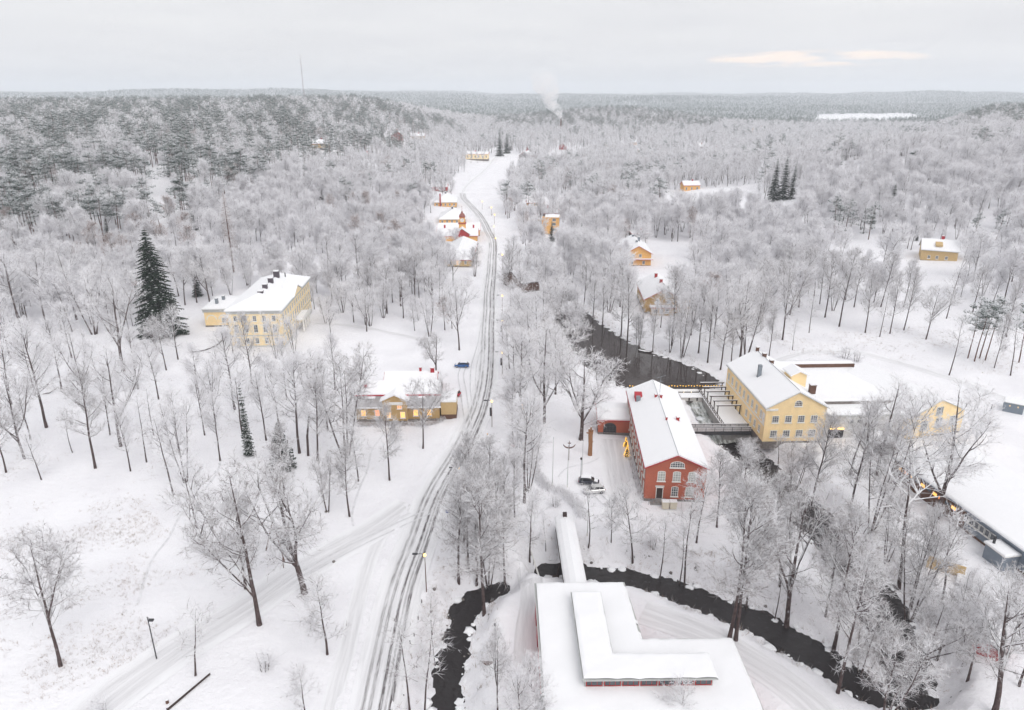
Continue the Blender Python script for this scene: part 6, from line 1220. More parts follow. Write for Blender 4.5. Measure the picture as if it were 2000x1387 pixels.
for zone, (phr, lst) in HAND.items():
    roots = []
    for px, py, pt, kind, wd in lst:
        p = P(px, py); d, lev = river_d(np.array([p.x]), np.array([p.y]))
        h_ = min(max(top_h(p, pt), 3.0), 27)
        lean = (random.Random(px).uniform(-0.025, 0.025), random.Random(py).uniform(-0.025, 0.025))
        white = zone in ('avenue', 'road_left', 'field_right', 'pond_bank', 'block_row', 'field_edge', 'mansion_front', 'meadow') and (px * 7 + py) % 10 < (9 if zone == 'avenue' else 6)
        roots.append((px, h_, plant(kind + '_w' if white and kind + '_w' in VAR else kind, p, h_, wd, lean=lean))); HXY.append((p.x, p.y))
    roots.sort(key=lambda r: r[0]); n = len(roots)
    ORD = ['first', 'second', 'third', 'fourth', 'fifth', 'sixth', 'seventh', 'eighth', 'ninth', 'tenth', 'eleventh', 'twelfth', 'thirteenth', 'fourteenth', 'fifteenth', 'sixteenth', 'seventeenth', 'eighteenth', 'nineteenth', 'twentieth']
    for i, (px, h_, o) in enumerate(roots):
        wd = ORD[i] + ' from the left' if i < (n + 1) // 2 else (ORD[n - 1 - i] + ' from the right')
        tag(o, f'{wd}, bare frosted tree {phr}', 'tree', 'bare frosted trees ' + phr)
for grp, lst in CONIF.items():
    for px, py, pt, kind, wd, lb in lst:
        p = P(px, py); h_ = min(max(top_h(p, pt), 4.0), 36) * (1.2 if 1450 < px < 1730 else 1.0); o = plant(kind, p, h_, wd); HXY.append((p.x, p.y))
        if p.y > 225: keep(p.x, p.y, 6.0 + 0.007 * p.y if px > 1450 and py > 300 else 4.0 + (0.003 * p.y if px > 900 else 0), -0.85 if 1450 < px < 1730 else -0.3 if px > 900 or px < 480 and p.y < 330 else 1.1)
        tag(o, lb, 'tree', 'single spruces and larch' if grp == 'conif' else 'single pines among frosted trees')

keep(-112, 222, 11); keep(-118, 238, 11); keep(-100, 252, 11)
# ------------------------------------------------------------------ woods: nearest trees single, the rest as masses
CLEAR = [  # clearings, outlines in photograph pixels on the ground
    [(925, 300), (1010, 300), (1040, 316), (1000, 352), (982, 400), (978, 440), (980, 520), (985, 620), (905, 620), (930, 560), (930, 430), (880, 395), (905, 345)],
    [(350, 520), (640, 515), (830, 600), (950, 620), (960, 900), (1500, 900), (2050, 1000), (2050, 620), (1700, 590), (1480, 640), (1250, 620), (1100, 560), (960, 640), (700, 560)],
    [(1285, 385), (1340, 372), (1400, 366), (1490, 360), (1480, 385), (1380, 400), (1300, 402)],
    [(1265, 470), (1360, 480), (1350, 620), (1240, 600)],
    [(280, 330), (318, 325), (345, 420), (340, 450), (300, 450)],
    [(1300, 400), (1480, 385), (1490, 415), (1400, 432), (1300, 436)],
    [(1580, 249), (1585, 228), (1605, 223), (1780, 222), (1820, 228), (1815, 234), (1700, 247)],
    [(1140, 290), (1160, 305), (1060, 330), (1050, 310)],
    [(1340, 292), (1400, 292), (1400, 300), (1340, 300)],
    [(1030, 385), (1120, 385), (1120, 415), (1030, 415)],
]
CLW = [np.array([tuple(P(a, b))[:2] for a, b in poly]) for poly in CLEAR]
def inside(x, y, poly):
    r = np.zeros(x.shape, bool); n = len(poly)
    for i in range(n):
        (x0, y0), (x1, y1) = poly[i], poly[(i + 1) % n]
        if y0 != y1: r ^= ((y0 > y) != (y1 > y)) & (x < (x1 - x0) * (y - y0) / (y1 - y0) + x0)
    return r
rng = np.random.default_rng(4)
def scatter(y0, y1, cell, seed):
    g = np.random.default_rng(seed); xs = np.arange(-0.80 * y1 - 30, 0.80 * y1 + 30, cell); ys = np.arange(y0, y1, cell)
    X, Y = np.meshgrid(xs, ys); X = X + g.uniform(-.48, .48, X.shape) * cell; Y = Y + g.uniform(-.48, .48, Y.shape) * cell; X, Y = X.ravel(), Y.ravel()
    ok = np.abs(X) < 0.80 * Y + 25
    X, Y = X[ok], Y[ok]
    ok = (seg_d(X, Y, ROAD) > 9 + 0.01 * Y)
    d, _ = river_d(X, Y); ok &= d > 2.0
    for poly in CLW: ok &= ~inside(X, Y, poly)
    for cx, cy_, r_, op_ in FOOT: ok &= np.hypot(X - cx, Y - cy_) > r_
    # keep the view open just in front of far houses
    for cx, cy_, r_, op_ in FOOT:
        if cy_ > 250:
            ux, uy = -cx / math.hypot(cx, cy_), -cy_ / math.hypot(cx, cy_); t = (X - cx) * ux + (Y - cy_) * uy; l = np.abs((X - cx) * uy - (Y - cy_) * ux)
            ok &= ~((t > 0) & (t < min(130, 14 * cy_ / 66)) & (l < r_ * 0.85) & (np.sin(X * 3.1 + Y * 1.7) > op_))
    X, Y = X[ok], Y[ok]; thin = wav(X, Y, 60, 6.1) + 0.6 * wav(X, Y, 23, 2.9) + g.uniform(-.6, .6, X.shape); ok = thin > (-0.80 if y1 < 800 else -0.6)
    return X[ok], Y[ok]
def wtype(X, Y):
    """0 frosted broadleaf, 1 pine, 2 spruce, 3 brownish birch"""
    n1 = wav(X, Y, 90, 3.3) + 0.5 * wav(X, Y, 31, 7.7); g = np.random.default_rng(9).random(X.shape)
    z = hills(X, Y)
    q = X / Y; pineL = (q < -0.16) & (Y > np.interp(q, [-0.75, -0.5, -0.36, -0.26, -0.16], [300, 330, 430, 560, 700])) & (Y < 1500)
    pineR = (X < -30) & (Y > 680) & (Y < 1250) & (z > 14)
    pineM = (Y > 1180) & (np.abs(X - 210) < 240) & (z > 10) & (Y < 1900)
    pineE = (X > 480) & (Y > 620) & (Y < 1300) & (z > 30)
    pz = pineL | pineR | pineM | pineE
    t = np.where(pz & (g < 0.56 + 0.55 * n1), 1, 0)
    t = np.where((~pz) & (Y > 430) & (g < 0.02 + 0.45 * (n1 > 0.62)), 1, t)
    t = np.where((g > 0.97) & (Y > 310), 2, t)
    t = np.where((t == 0) & (g > 0.80) & (n1 > 0.15) & (X < 100), 3, t)
    far = Y > 1600
    t = np.where(far & (g < 0.5), 1, np.where(far & (g < 0.75), 2, t))
    return t
def gn_forest(name, label, pts, objs):
    """one object: a mass of trees placed by geometry nodes; pts rows: x,y,z,scale,rot,index"""
    pts = np.array(pts, float); me = bpy.data.meshes.new(name); me.vertices.add(len(pts)); me.vertices.foreach_set('co', pts[:, :3].astype(np.float32).ravel())
    for nm, typ, c in (('scl', 'FLOAT', 3), ('rot', 'FLOAT', 4), ('idx', 'INT', 5)):
        at = me.attributes.new(nm, typ, 'POINT'); at.data.foreach_set('value', pts[:, c].astype(np.int32 if typ == 'INT' else np.float32))
    col = bpy.data.collections.new(name + '_kinds')
    for o in objs: col.objects.link(o)
    ng = bpy.data.node_groups.new(name, 'GeometryNodeTree'); ng.interface.new_socket('Geometry', in_out='INPUT', socket_type='NodeSocketGeometry'); ng.interface.new_socket('Geometry', in_out='OUTPUT', socket_type='NodeSocketGeometry')
    N, Lk = ng.nodes, ng.links; gi, go = N.new('NodeGroupInput'), N.new('NodeGroupOutput'); ip = N.new('GeometryNodeInstanceOnPoints'); ci = N.new('GeometryNodeCollectionInfo')
    ci.inputs['Collection'].default_value = col; ci.inputs['Separate Children'].default_value = True; ci.inputs['Reset Children'].default_value = True; ip.inputs['Pick Instance'].default_value = True
    def attr(nm, t):
        a = N.new('GeometryNodeInputNamedAttribute'); a.data_type = t; a.inputs['Name'].default_value = nm; return a.outputs['Attribute']
    cb_ = N.new('ShaderNodeCombineXYZ'); Lk.new(attr('rot', 'FLOAT'), cb_.inputs[2])
    Lk.new(gi.outputs[0], ip.inputs['Points']); Lk.new(ci.outputs[0], ip.inputs['Instance']); Lk.new(attr('idx', 'INT'), ip.inputs['Instance Index']); Lk.new(cb_.outputs[0], ip.inputs['Rotation']); Lk.new(attr('scl', 'FLOAT'), ip.inputs['Scale']); Lk.new(ip.outputs[0], go.inputs[0])
    o = link(name, me); md = o.modifiers.new('trees', 'NODES'); md.node_group = ng
    return tag(o, label, 'forest', kind='stuff')
def joined(name, tr, cr, tm, cms):
    b = MB(); b.k = 0; b.poly(tr.v, tr.f); b.m = [4 if k else 0 for k in tr.m]; n = len(b.v); b.v += cr.v; b.f += [tuple(i + n for i in f) for f in cr.f]; b.m += [k + 1 for k in cr.m]
    return bpy.data.objects.new(name, b.mesh(name, tm, *(tuple(cms) + ('frost',))[:3], 'bark_frosted'))
NEARO, MIDO, LOWO = [], [], []      # order: 6 broadleaf, 2 pine, 1 spruce, 2 brown
def lod(lst, det, fat, pd, tagn):
    for s in range(6): lst.append(joined(f'{tagn}_a{s}', *broadleaf(200 + s, 17, 0.28, (0.38, 0.34, 0.42, 0.29, 0.37, 0.27)[s], 23, stems=(1, 3, 1, 1, 3, 1)[s], up=(.1, .13, .1, .16, .1, .15)[s], fork=(.4, 0, .3, .0, 0, .0)[s], det=det, fat=fat), 'bark', BROAD))
    for s in range(2): lst.append(joined(f'{tagn}_b{s}', *pine(210 + s, 20, 0.42, det=pd, w=0.2), 'bark_pine', ('needles_pine' if det > 0.5 else 'far_needles', 'needle_snow' if det > 0.5 else 'far_frost')))
    lst.append(joined(f'{tagn}_c0', *spruce(220, 16, 0.15, det=pd, snowy=0.5), 'bark', ('needles', 'needle_snow')))
    for s in range(2): lst.append(joined(f'{tagn}_d{s}', *broadleaf(230 + s, 15, 0.22, 0.27, 22, det=det, fat=fat, brown=0.28, up=0.15), 'bark', BROWNT))
lod(NEARO, 1.0, 1.35, 0.9, 'near'); lod(MIDO, 0.6, 1.9, 0.6, 'mid'); lod(LOWO, 0.32, 2.6, 0.45, 'low')
def pick_idx(t, rnd): return {0: rnd.randrange(6), 1: 6 + rnd.randrange(2), 2: 8, 3: 9 + rnd.randrange(2)}[int(t)]
X1, Y1 = scatter(222, 720, 8.0, 1); T1 = wtype(X1, Y1); Z1 = hgt(X1, Y1)
HX = np.array(HXY); 
ok = np.array([np.min(np.hypot(HX[:, 0] - x, HX[:, 1] - y)) > 4.0 for x, y in zip(X1, Y1)])
X1, Y1, T1, Z1 = X1[ok], Y1[ok], T1[ok], Z1[ok]
rnd = random.Random(8); near, mid = [], []
# nearest ones in the frame become single trees
order = np.argsort(np.hypot(X1, Y1)); lim = {0: 300 - sum(len(l) for _, l in HAND.values()), 1: 120, 2: 40, 3: 50}; got = {0: 0, 1: 0, 2: 0, 3: 0}
AUTO = []
ZN = {0: 'frosted bare tree', 1: 'snow laden pine', 2: 'dark snowy spruce', 3: 'brownish birch'}
for i in order:
    x, y, z, t = float(X1[i]), float(Y1[i]), float(Z1[i]), int(T1[i])
    px, py = tpx((x, y, z)); hh = {0: rnd.choice((rnd.uniform(8, 14), rnd.uniform(12, 19), rnd.uniform(14, 22))), 1: rnd.uniform(17, 24), 2: rnd.uniform(10, 19), 3: rnd.uniform(12, 18)}[t]
    if got[t] < lim[t] and -10 < px < 2010:
        got[t] += 1; kind = {0: rnd.choice(['dense', 'dense', 'dense', 'oval_w', 'multi_w', 'round_w']), 1: 'pine', 2: 'spruce', 3: 'brown'}[t]
        o = plant(kind, (x, y, z - 0.1), hh, rnd.uniform(1.0, 1.3), rnd=rnd)
        AUTO.append((o, px, py - 20, ZN[t], hh))
    else:
        (near if y < 480 else mid).append((x, y, z - 0.1, hh / {0: 17, 1: 20, 2: 16, 3: 15}[t], rnd.uniform(0, 6.28), pick_idx(t, rnd)))
LAND = [(525, 560, 'the yellow mansion'), (899, 440, 'the clock tower'), (875, 395, 'the last house of the village row'), (1245, 480, 'the orange garden house'), (1290, 560, 'the brown riverside house'), (1838, 470, 'the tan hillside house'), (1528, 350, 'the three dark spruces'),
        (1350, 362, 'the small orange house'), (1075, 440, 'the tall orange tower house'), (457, 450, 'the tall brownish larch'), (300, 520, 'the tallest dark spruce'), (305, 360, 'the hillside clearing'), (1420, 380, 'the white meadow'), (1033, 545, 'the dark riverside barn'), (1660, 425, 'the broad pine pair'),
        (110, 340, 'the broad dark pine'), (595, 340, 'the dark pine above the road wood'), (430, 365, 'the dark pine beside the clearing'), (20, 345, 'the leftmost pine'), (700, 480, 'the snowy wood over the lawn'), (1600, 540, 'the wooded slope above the factory'), (1170, 560, 'the narrow end of the mill pond'), (1940, 560, 'the snowy pine clump')]
BOOK = {}
for o, px, py, kn, hh in AUTO:
    lx, ly, nm = min(LAND, key=lambda q: math.hypot(q[0] - px, q[1] - py)); dx, dy = px - lx, py - ly
    rel = ('above' if dy < -18 else 'below' if dy > 18 else '') + (' ' if abs(dy) > 18 and abs(dx) > 18 else '') + ('left of' if dx < -18 else 'right of' if dx > 18 else '')
    rel = rel or 'close to'
    BOOK.setdefault((nm, rel, kn), []).append((math.hypot(dx, dy), o, hh))
RANK = ['nearest', 'second nearest', 'third nearest', 'fourth nearest', 'fifth nearest', 'sixth nearest', 'seventh nearest', 'eighth nearest', 'ninth nearest', 'tenth nearest', 'eleventh nearest', 'twelfth nearest']
for (nm, rel, kn), l in BOOK.items():
    l.sort(key=lambda q: q[0])
    for i, (_, o, hh) in enumerate(l):
        tag(o, f"{(RANK[i] + ' ' if i < 12 else f'rank {i + 1} nearest ' if 0 else ('taller ' if hh > 17 else 'shorter ') + 'outlying ') if len(l) > 1 else ''}{kn} {rel} {nm}", 'tree', kn + 's in the woods')
gn_forest('near_forest', 'frosted woods covering the valley sides', near, NEARO)
gn_forest('middle_forest', 'frosted woods on the rising hillsides', mid, MIDO)
X2, Y2 = scatter(720, 1750, 9.2, 2); T2 = wtype(X2, Y2); Z2 = hgt(X2, Y2); low = []
for x, y, z, t in zip(X2, Y2, Z2, T2): low.append((x, y, z - 0.2, rnd.uniform(0.75, 1.2), rnd.uniform(0, 6.28), pick_idx(t, rnd)))
gn_forest('hill_forest', 'pine and birch forest over the distant ridges', low, LOWO)
# far country: patches of forest
def patch(name, seed, kind):
    rnd = random.Random(seed); b = MB()
    for i in range(34):
        x, y = rnd.uniform(-34, 34), rnd.uniform(-34, 34); h_ = rnd.uniform(11, 19); con = rnd.random() < kind
        if con:
            for j in range(4):
                z0 = h_ * (0.2 + 0.2 * j); r_ = h_ * 0.2 * (1 - 0.2 * j) * rnd.uniform(0.8, 1.2); a0 = rnd.random() * 6; b.k = 0 if rnd.random() < 0.62 else 1
                pts = [(x + r_ * math.cos(a0 + k * 1.257), y + r_ * math.sin(a0 + k * 1.257), z0 - rnd.random()) for k in range(5)] + [(x, y, z0 + h_ * 0.25)]
                b.poly(pts, [(k, (k + 1) % 5, 5) for k in range(5)])
        else:
            for j in range(22):
                d = rdir(rnd); c = (x + d[0] * 3, y + d[1] * 3, h_ * 0.6 + d[2] * 4.5); b.k = 2 if rnd.random() < 0.55 else 3; sliver(b, rnd, c, vadd(c, vnorm((d[0], d[1], abs(d[2]) + 0.4)), 3.0), 0.5)
    return bpy.data.objects.new(name, b.mesh(name, 'far_needles', 'far_snow', 'far_frost', 'far_snow'))
PATCH = [patch(f'patch_{k}', 300 + k, (0.85, 0.75, 0.6, 0.35)[k]) for k in range(4)]
farp = []
for y0, y1, cell in ((1720, 4200, 58), (4200, 9500, 84)):
    g = np.random.default_rng(int(y0)); xs = np.arange(-0.82 * y1, 0.82 * y1, cell); ys = np.arange(y0, y1, cell); X, Y = np.meshgrid(xs, ys)
    X = (X + g.uniform(-.4, .4, X.shape) * cell).ravel(); Y = (Y + g.uniform(-.4, .4, Y.shape) * cell).ravel(); k = np.abs(X) < 0.80 * Y; X, Y = X[k], Y[k]
    k = ~inside(X, Y, CLW[6]); X, Y = X[k], Y[k]
    
    Z = hgt(X, Y); nn = wav(X, Y, 600, 2.2) + 0.6 * wav(X, Y, 210, 5.1)
    for x, y, z, q in zip(X, Y, Z, nn): farp.append((x, y, z - 0.5, rnd.uniform(0.9, 1.15) * cell / 60, rnd.uniform(0, 6.28), min(3, max(0, int(1.6 - q * 2 + rnd.uniform(-.8, .8))))))
gn_forest('far_forest', 'far pine forest fading over the hills to the horizon', farp, PATCH)
print('TREES', got, len(near), len(mid), len(low), len(farp))

# ------------------------------------------------------------------ hedges, shrubs, dry grass
def twig_mass(name, pl, hw, h_, dens, seed, mats=BROAD, brown=0.0, parent=None):
    """a hedge-like mass of frosted twigs along a line"""
    rnd = random.Random(seed); b = MB(); pts = resample(pl, 0.5)
    for i in range(len(pts) - 1):
        for k in range(dens):
            x = pts[i][0] + rnd.uniform(-hw, hw); y = pts[i][1] + rnd.uniform(-hw, hw); z = H1(x, y) if k == 0 else z
            p = (x, y, z - 0.05); e = vadd(p, vnorm((rnd.uniform(-.5, .5), rnd.uniform(-.5, .5), 1)), h_ * rnd.uniform(0.5, 1.1)); b.k = 0; ribbon(b, rnd, [p, vadd(vadd(p, (e[0] - p[0], e[1] - p[1], e[2] - p[2]), .5), rdir(rnd), 0.12), e], 0.022, 0.012)
            for j in range(5):
                f_ = rnd.uniform(0.35, 1); q = vadd(p, (e[0] - p[0], e[1] - p[1], e[2] - p[2]), f_); b.k = 2 if rnd.random() < 0.3 + brown else 1; sliver(b, rnd, q, vadd(q, vnorm(vadd(rdir(rnd), (0, 0, 1), 0.4)), rnd.uniform(0.25, 0.55)), 0.022)
    return link(name, b.mesh(name, *mats), parent)
hd = twig_mass('hedge', pxl([(1040, 905), (1052, 935), (1072, 955), (1100, 965), (1122, 985), (1138, 1012)]), 1.1, 1.5, 26, 1); tag(hd, 'curved grey frosted hedge around the yard lawn', 'hedge')
hd = twig_mass('hedge', pxl([(1048, 800), (1050, 840), (1046, 880)]), 0.9, 1.6, 22, 2); tag(hd, 'straight grey hedge beneath the avenue trees', 'hedge')
hd = twig_mass('hedge', pxl([(700, 832), (760, 830), (840, 830), (868, 818)]), 0.7, 1.1, 22, 3, BROWNT, 0.2); tag(hd, 'brown frosted hedge in front of the ochre house', 'hedge')
sh = [(517, 1308, 3.2, 1.5, 'round frosted bush alone in the snow by the lane'), (660, 612, 2.5, 1.5, 'left brown bush at the edge of the mansion lawn'), (692, 608, 2.5, 1.5, 'right brown bush at the edge of the mansion lawn'), (200, 1405, 3.2, 1.4, 'frosted bush at the bottom edge beside the lane'),
      (1228, 888, 1.8, 1.3, None), (1230, 900, 1.8, 1.3, None), (1233, 912, 1.8, 1.3, None), (1237, 924, 1.8, 1.3, None), (1240, 936, 1.9, 1.3, None), (1244, 950, 1.8, 1.3, None), (1248, 964, 1.9, 1.3, None), (1252, 976, 1.8, 1.3, None),
      (1650, 700, 4.5, 1.3, 'left frosted thicket on the bank behind the factory'), (1672, 706, 4.0, 1.4, 'right frosted thicket on the bank behind the factory'), (1580, 722, 3.0, 1.6, 'bush behind the factory roof lantern'), (1612, 730, 2.6, 1.4, 'small bush behind the factory roof'), (1275, 1068, 3.0, 1.4, 'reddish bush on the bank under the brick building'), (1330, 700, 2.0, 1.2, 'dark round bush by the pond trees'),
      (1085, 990, 3.0, 1.3, 'frosted bush at the footbridge head'), (1290, 772, 2.6, 1.9, 'frosted bush between the brick roof and the dam')]
for px, py, h_, wd, lb in sh:
    p = P(px, py); o = plant('shrub', p, h_, wd)
    SHN = globals().setdefault('SHN', iter(['farthest', 'second farthest', 'third farthest', 'fourth farthest', 'fourth nearest', 'third nearest', 'second nearest', 'nearest']))
    tag(o, lb or next(SHN) + ' small dark shrub in the bed along the brick wall', 'shrub', None if lb else 'shrubs along the brick wall')
# Christmas trees with yellow lights
for k, (px, py, h_) in enumerate(((1222, 872, 2.3), (1224, 892, 2.7))):
    p = P(px, py); xt = thing('lit_spruce', ('farther' if k == 0 else 'nearer') + ' small spruce covered in yellow lights by the brick wall', 'tree', tuple(p), 0, 'lit spruces by the brick wall')
    link('trunk', VAR['snowy_fir'][0][0], xt, scale=(h_ / 11,) * 3); link('crown', VAR['snowy_fir'][0][1], xt, scale=(h_ / 11,) * 3)
    rnd = random.Random(k); b = MB()
    for i in range(80):
        u = rnd.random() ** 0.7; a = rnd.uniform(0, 6.28); r_ = (0.24 * h_ * u + 0.05); b.ball((r_ * math.cos(a), r_ * math.sin(a), h_ * (1.02 - u * 0.95)), 0.07, 5, 3)
    o = b.build('light_string', 'bulb_glow', xt); o['kind'] = 'stuff'
# broken dead trunk
p = P(602, 890); dt = thing('dead_trunk', 'broken dead leaning trunk with snapped top right of the dark spruce', 'tree trunk', tuple(p)); h_ = top_h(p, 815)
MB().tube([(0, 0, -0.3), (0.2, 0.2, h_ * 0.5), (0.9, 0.3, h_ * 0.95), (1.0, 0.3, h_)], [0.28, 0.24, 0.2, 0.16], 7).tube([(0.9, 0.3, h_ * 0.94), (2.2, 0.2, h_ * 0.97)], [0.18, 0.1], 6).build('trunk', 'bark', dt)
# dry grass and saplings poking through the snow
rnd = random.Random(12); b = MB()
def grass(poly, n, clump, size):
    w = np.array(pxl(poly)); x0, x1, y0, y1 = w[:, 0].min(), w[:, 0].max(), w[:, 1].min(), w[:, 1].max()
    g = np.random.default_rng(len(b.v) + 3); X = g.uniform(x0, x1, n * 3); Y = g.uniform(y0, y1, n * 3); k = inside(X, Y, w); X, Y = X[k], Y[k]
    dn = wav(X, Y, 23, 1.7) + 0.7 * wav(X, Y, 9, 4.2) + g.uniform(-.5, .5, X.shape); k = dn > clump; X, Y = X[k][:n], Y[k][:n]; Z = hgt(X, Y)
    for x, y, z in zip(X, Y, Z):
        for j in range(5):
            p = (x + rnd.uniform(-.25, .25), y + rnd.uniform(-.25, .25), z - 0.03); b.k = 0 if rnd.random() < 0.55 else 1; sliver(b, rnd, p, vadd(p, vnorm((rnd.uniform(-.9, .9), rnd.uniform(-.9, .9), 0.8)), size * rnd.uniform(0.5, 1.3)), 0.02)
grass([(0, 1040), (250, 960), (430, 1130), (300, 1270), (120, 1360), (0, 1387)], 2600, 0.2, 0.5)
grass([(0, 880), (350, 900), (420, 1010), (250, 1050), (0, 1040)], 700, 0.45, 0.4)
grass([(330, 560), (600, 480), (840, 520), (700, 600), (560, 540)], 900, 0.1, 0.6)
grass([(1480, 640), (1990, 640), (1990, 740), (1700, 700), (1500, 690)], 1500, 0.15, 0.6)
grass([(1150, 1050), (1420, 1080), (1620, 1240), (1600, 1290), (1380, 1160), (1160, 1110)], 1500, 0.1, 0.5)
grass([(870, 1040), (1010, 1000), (1010, 1120), (900, 1190), (830, 1300), (810, 1240)], 900, 0.1, 0.5)
grass([(1540, 900), (1800, 980), (1850, 1250), (1760, 1300), (1620, 1080)], 900, 0.1, 0.5)
for pl in RIV[:3]:
    for (ax, ay, aw, az), (bx_, by_, bw, bz_) in zip(pl[:-1], pl[1:]):
        L_ = math.hypot(bx_ - ax, by_ - ay)
        if ay > 260: continue
        for k in range(int(L_ * 5)):
            t = rnd.random(); w_ = aw + (bw - aw) * t; off = rnd.choice((-1, 1)) * (w_ + 0.3 + 4.0 * rnd.random() ** 1.6); x, y = ax + (bx_ - ax) * t - (by_ - ay) / L_ * off, ay + (by_ - ay) * t + (bx_ - ax) / L_ * off; z = H1(x, y); sz = rnd.choice((0.5, 0.6, 0.8, 1.3))
            for j in range(6):
                p = (x + rnd.uniform(-.3, .3), y + rnd.uniform(-.3, .3), z - 0.03); b.k = 0 if rnd.random() < 0.45 else 1; sliver(b, rnd, p, vadd(p, vnorm((rnd.uniform(-.8, .8), rnd.uniform(-.8, .8), 0.9)), sz * rnd.uniform(0.5, 1.3)), 0.025)
grass([(0, 640), (360, 720), (420, 900), (0, 920)], 900, 0.35, 0.35)
grass([(420, 720), (690, 740), (740, 960), (560, 1100), (430, 1000)], 900, 0.35, 0.4)
grass([(1040, 1010), (1240, 1010), (1420, 1090), (1160, 1100), (1060, 1080)], 700, 0.2, 0.4)
tag(link('dry_grass', b.mesh('dry_grass', 'dry_grass', 'frost_grey')), 'dry grass tufts poking through the snow', 'grass', kind='stuff')
# snow caps, stones and small branches along the water
rnd = random.Random(21); b = MB()
for pl in RIV[:3]:
    for (ax, ay, aw, az), (bx_, by_, bw, bz_) in zip(pl[:-1], pl[1:]):
        L_ = math.hypot(bx_ - ax, by_ - ay)
        for k in range(int(L_ * 1.5)):
            t = rnd.random(); w_ = aw + (bw - aw) * t; sgn = rnd.choice((-1, 1)); nx_, ny_ = -(by_ - ay) / L_, (bx_ - ax) / L_; off = sgn * (w_ + rnd.uniform(-0.7, 0.5)); x, y = ax + (bx_ - ax) * t + nx_ * off, ay + (by_ - ay) * t + ny_ * off
            if y > 260: continue
            r_ = rnd.uniform(0.08, 0.26) * (1 + 0.8 * (rnd.random() < 0.08)); b.k = 1 if rnd.random() < 0.3 else 0; b.ball((x, y, max(az, H1(x, y)) + r_ * 0.1), r_, 7, 5, 0.4, 0.9, rnd)
            if rnd.random() < 0.5: r_ = rnd.uniform(0.35, 0.95); b.k = 0; b.ball((x, y, max(az, H1(x, y)) - 0.02), r_, 9, 5, 0.22, 0.7, rnd)
tag(link('bank_stones', b.mesh('bank_stones', 'roof_snow', 'stone', smooth=True)), 'snow capped stones along the water edge', 'stones', kind='stuff')

cvp = [P(372, 690), P(398, 686), P(422, 677), P(440, 660), P(446, 650)]; o = thing('curved_rail', 'dark curved low rail in the snow left of the mansion front', 'rail', tuple(cvp[0]))
MB().tube([tuple(q - cvp[0] + Vector((0, 0, 0.25))) for q in cvp], [0.12, 0.2, 0.24, 0.24, 0.16], 6).build('rail', 'dark_wood', o); MB().tube([tuple(q - cvp[0] + Vector((0, 0.08, 0.42))) for q in cvp], [0.06, 0.1, 0.12, 0.12, 0.06], 6).build('rail_snow', 'roof_snow', o)
for px, py, a_, lb in ((84, 770, 20, 'dark fallen branch lying on snow among the left meadow trees'), (672, 572, -60, 'dark snapped branch leaning by a small tree behind the lawn')):
    p = P(px, py); o = thing('fallen_branch', lb, 'branch', tuple(p), R(a_)); MB().tube([(0, 0, 0.2), (1.4, 0.1, 0.25), (2.8, 0.3, 0.9), (3.3, 0.3, 1.3)], [0.2, 0.25, 0.18, 0.1], 7).build('branch', 'bark', o); MB().tube([(0.6, 0, 0.3), (1.5, -0.6, 0.5)], [0.12, 0.06], 5).build('side_branch', 'bark', o)
for k, (px, py) in enumerate(((637, 1000), (652, 1098), (842, 1196), (848, 1152), (1155, 1100), (1310, 1120), (1495, 1185))):
    p = P(px, py); r_ = 0.3; o = MB().ball((0, 0, 0.1), r_, 8, 6, 0.7, 0.5, random.Random(k)).build('boulder', 'stone', None, tuple(p), smooth=True); tag(o, ('small dark stone in the snow beside the lane trees', 'small dark stone above the lane junction', 'dark stone on the verge above the narrow stream', 'second dark stone on the verge by the birches', 'dark stone on the bank under the footbridge', 'dark stone on the bank opposite the hall', 'reddish stone on the bank amid the stream trees')[k], 'stone')
# ------------------------------------------------------------------ chimney smoke and haze
p = P(1095, 262); smx, smy, smz = p.x, p.y, p.z
stk = thing('smoking_chimney', 'dark factory chimney under the white smoke plume', 'chimney', (smx, smy, smz)); MB().tube([(0, 0, -2), (0, 0, 24)], [1.6, 1.1], 10).build('stack', 'brown_wood', stk); MB().tube([(0, 0, 24), (0, 0, 24.8)], 1.3, 10).build('rim', 'dark_metal', stk)
b = MB(); rnd = random.Random(2)
for i in range(15):
    t = i / 14; x = -34 * t ** 0.8 + rnd.uniform(-3, 3) * t + 3 * math.sin(i); z = 26 + 70 * t; r_ = 2.6 + 20 * t ** 0.85
    b.ball((x, rnd.uniform(-4, 4) * t, z), r_, 12, 8, 1.1, 0.3, rnd)
sm = b.build('smoke', 'frost', None, (smx, smy, smz)); tag(sm, 'white smoke plume drifting from the far chimney', 'smoke', kind='stuff')
rmd = sm.modifiers.new('merge', 'REMESH'); rmd.mode = 'VOXEL'; rmd.voxel_size = 2.0
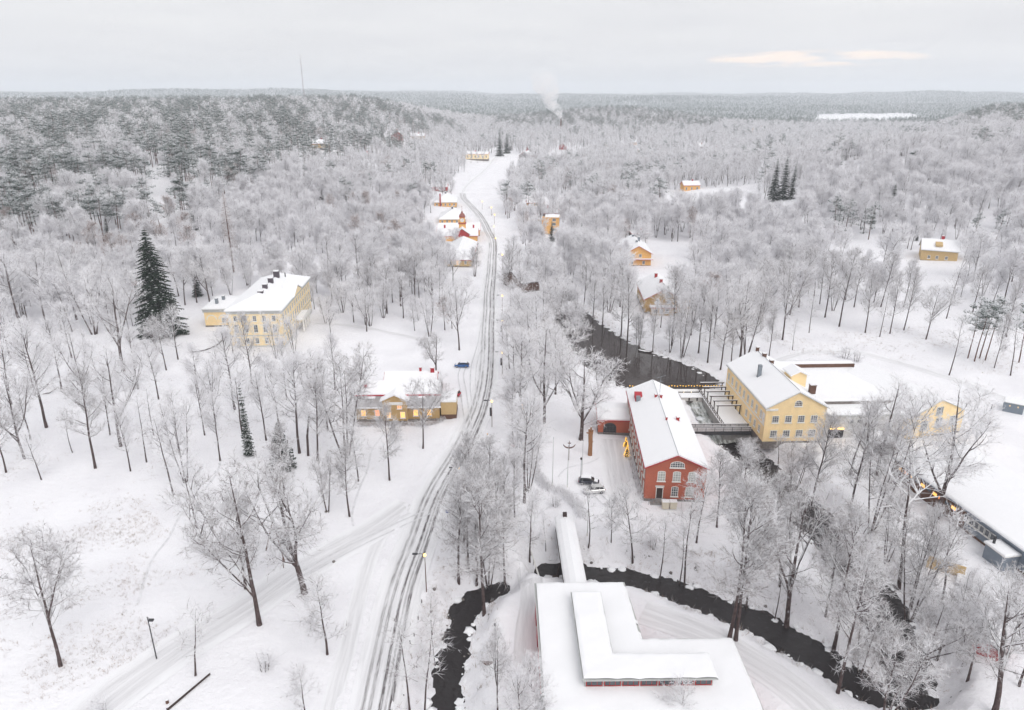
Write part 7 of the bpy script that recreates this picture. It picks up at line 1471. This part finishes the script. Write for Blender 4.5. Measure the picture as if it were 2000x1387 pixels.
m = bpy.data.materials.new('smoke'); m.use_nodes = True; n = m.node_tree.nodes; Lk = m.node_tree.links; n.remove(n['Principled BSDF'])
vol = n.new('ShaderNodeVolumePrincipled'); vol.inputs['Color'].default_value = (0.995, 0.995, 0.997, 1); vol.inputs['Anisotropy'].default_value = 0.1
co = n.new('ShaderNodeTexCoord'); no = n.new('ShaderNodeTexNoise'); no.inputs['Scale'].default_value = 0.07; no.inputs['Detail'].default_value = 5; Lk.new(co.outputs['Object'], no.inputs['Vector'])
sz = n.new('ShaderNodeSeparateXYZ'); Lk.new(co.outputs['Object'], sz.inputs[0])
fd = n.new('ShaderNodeMapRange'); Lk.new(sz.outputs[2], fd.inputs[0]); fd.inputs['From Min'].default_value = 26; fd.inputs['From Max'].default_value = 100; fd.inputs['To Min'].default_value = 0.4; fd.inputs['To Max'].default_value = 0.0
mr = n.new('ShaderNodeMapRange'); Lk.new(no.outputs['Fac'], mr.inputs[0]); mr.inputs['From Min'].default_value = 0.40; mr.inputs['From Max'].default_value = 0.70; mr.inputs['To Max'].default_value = 1.0
ml = n.new('ShaderNodeMath'); ml.operation = 'MULTIPLY'; Lk.new(mr.outputs[0], ml.inputs[0]); Lk.new(fd.outputs[0], ml.inputs[1]); Lk.new(ml.outputs[0], vol.inputs['Density'])
Lk.new(vol.outputs[0], n['Material Output'].inputs['Volume']); sm.data.materials.clear(); sm.data.materials.append(m)

hz = MB().box(-13000, 13000, -400, 15500, float(GZ.min()) - 1.0, 236).build('haze', 'frost'); tag(hz, 'thin pale winter haze over the valley', 'haze', kind='stuff')
m = bpy.data.materials.new('haze'); m.use_nodes = True; n = m.node_tree.nodes; n.remove(n['Principled BSDF'])
vol = n.new('ShaderNodeVolumePrincipled'); vol.inputs['Color'].default_value = (0.91, 0.955, 1.0, 1); vol.inputs['Density'].default_value = 1.7e-4; vol.inputs['Density Attribute'].default_value = ''; vol.inputs['Anisotropy'].default_value = 0.0
m.node_tree.links.new(vol.outputs[0], n['Material Output'].inputs['Volume']); m.cycles.homogeneous_volume = True
hz.data.materials.clear(); hz.data.materials.append(m)
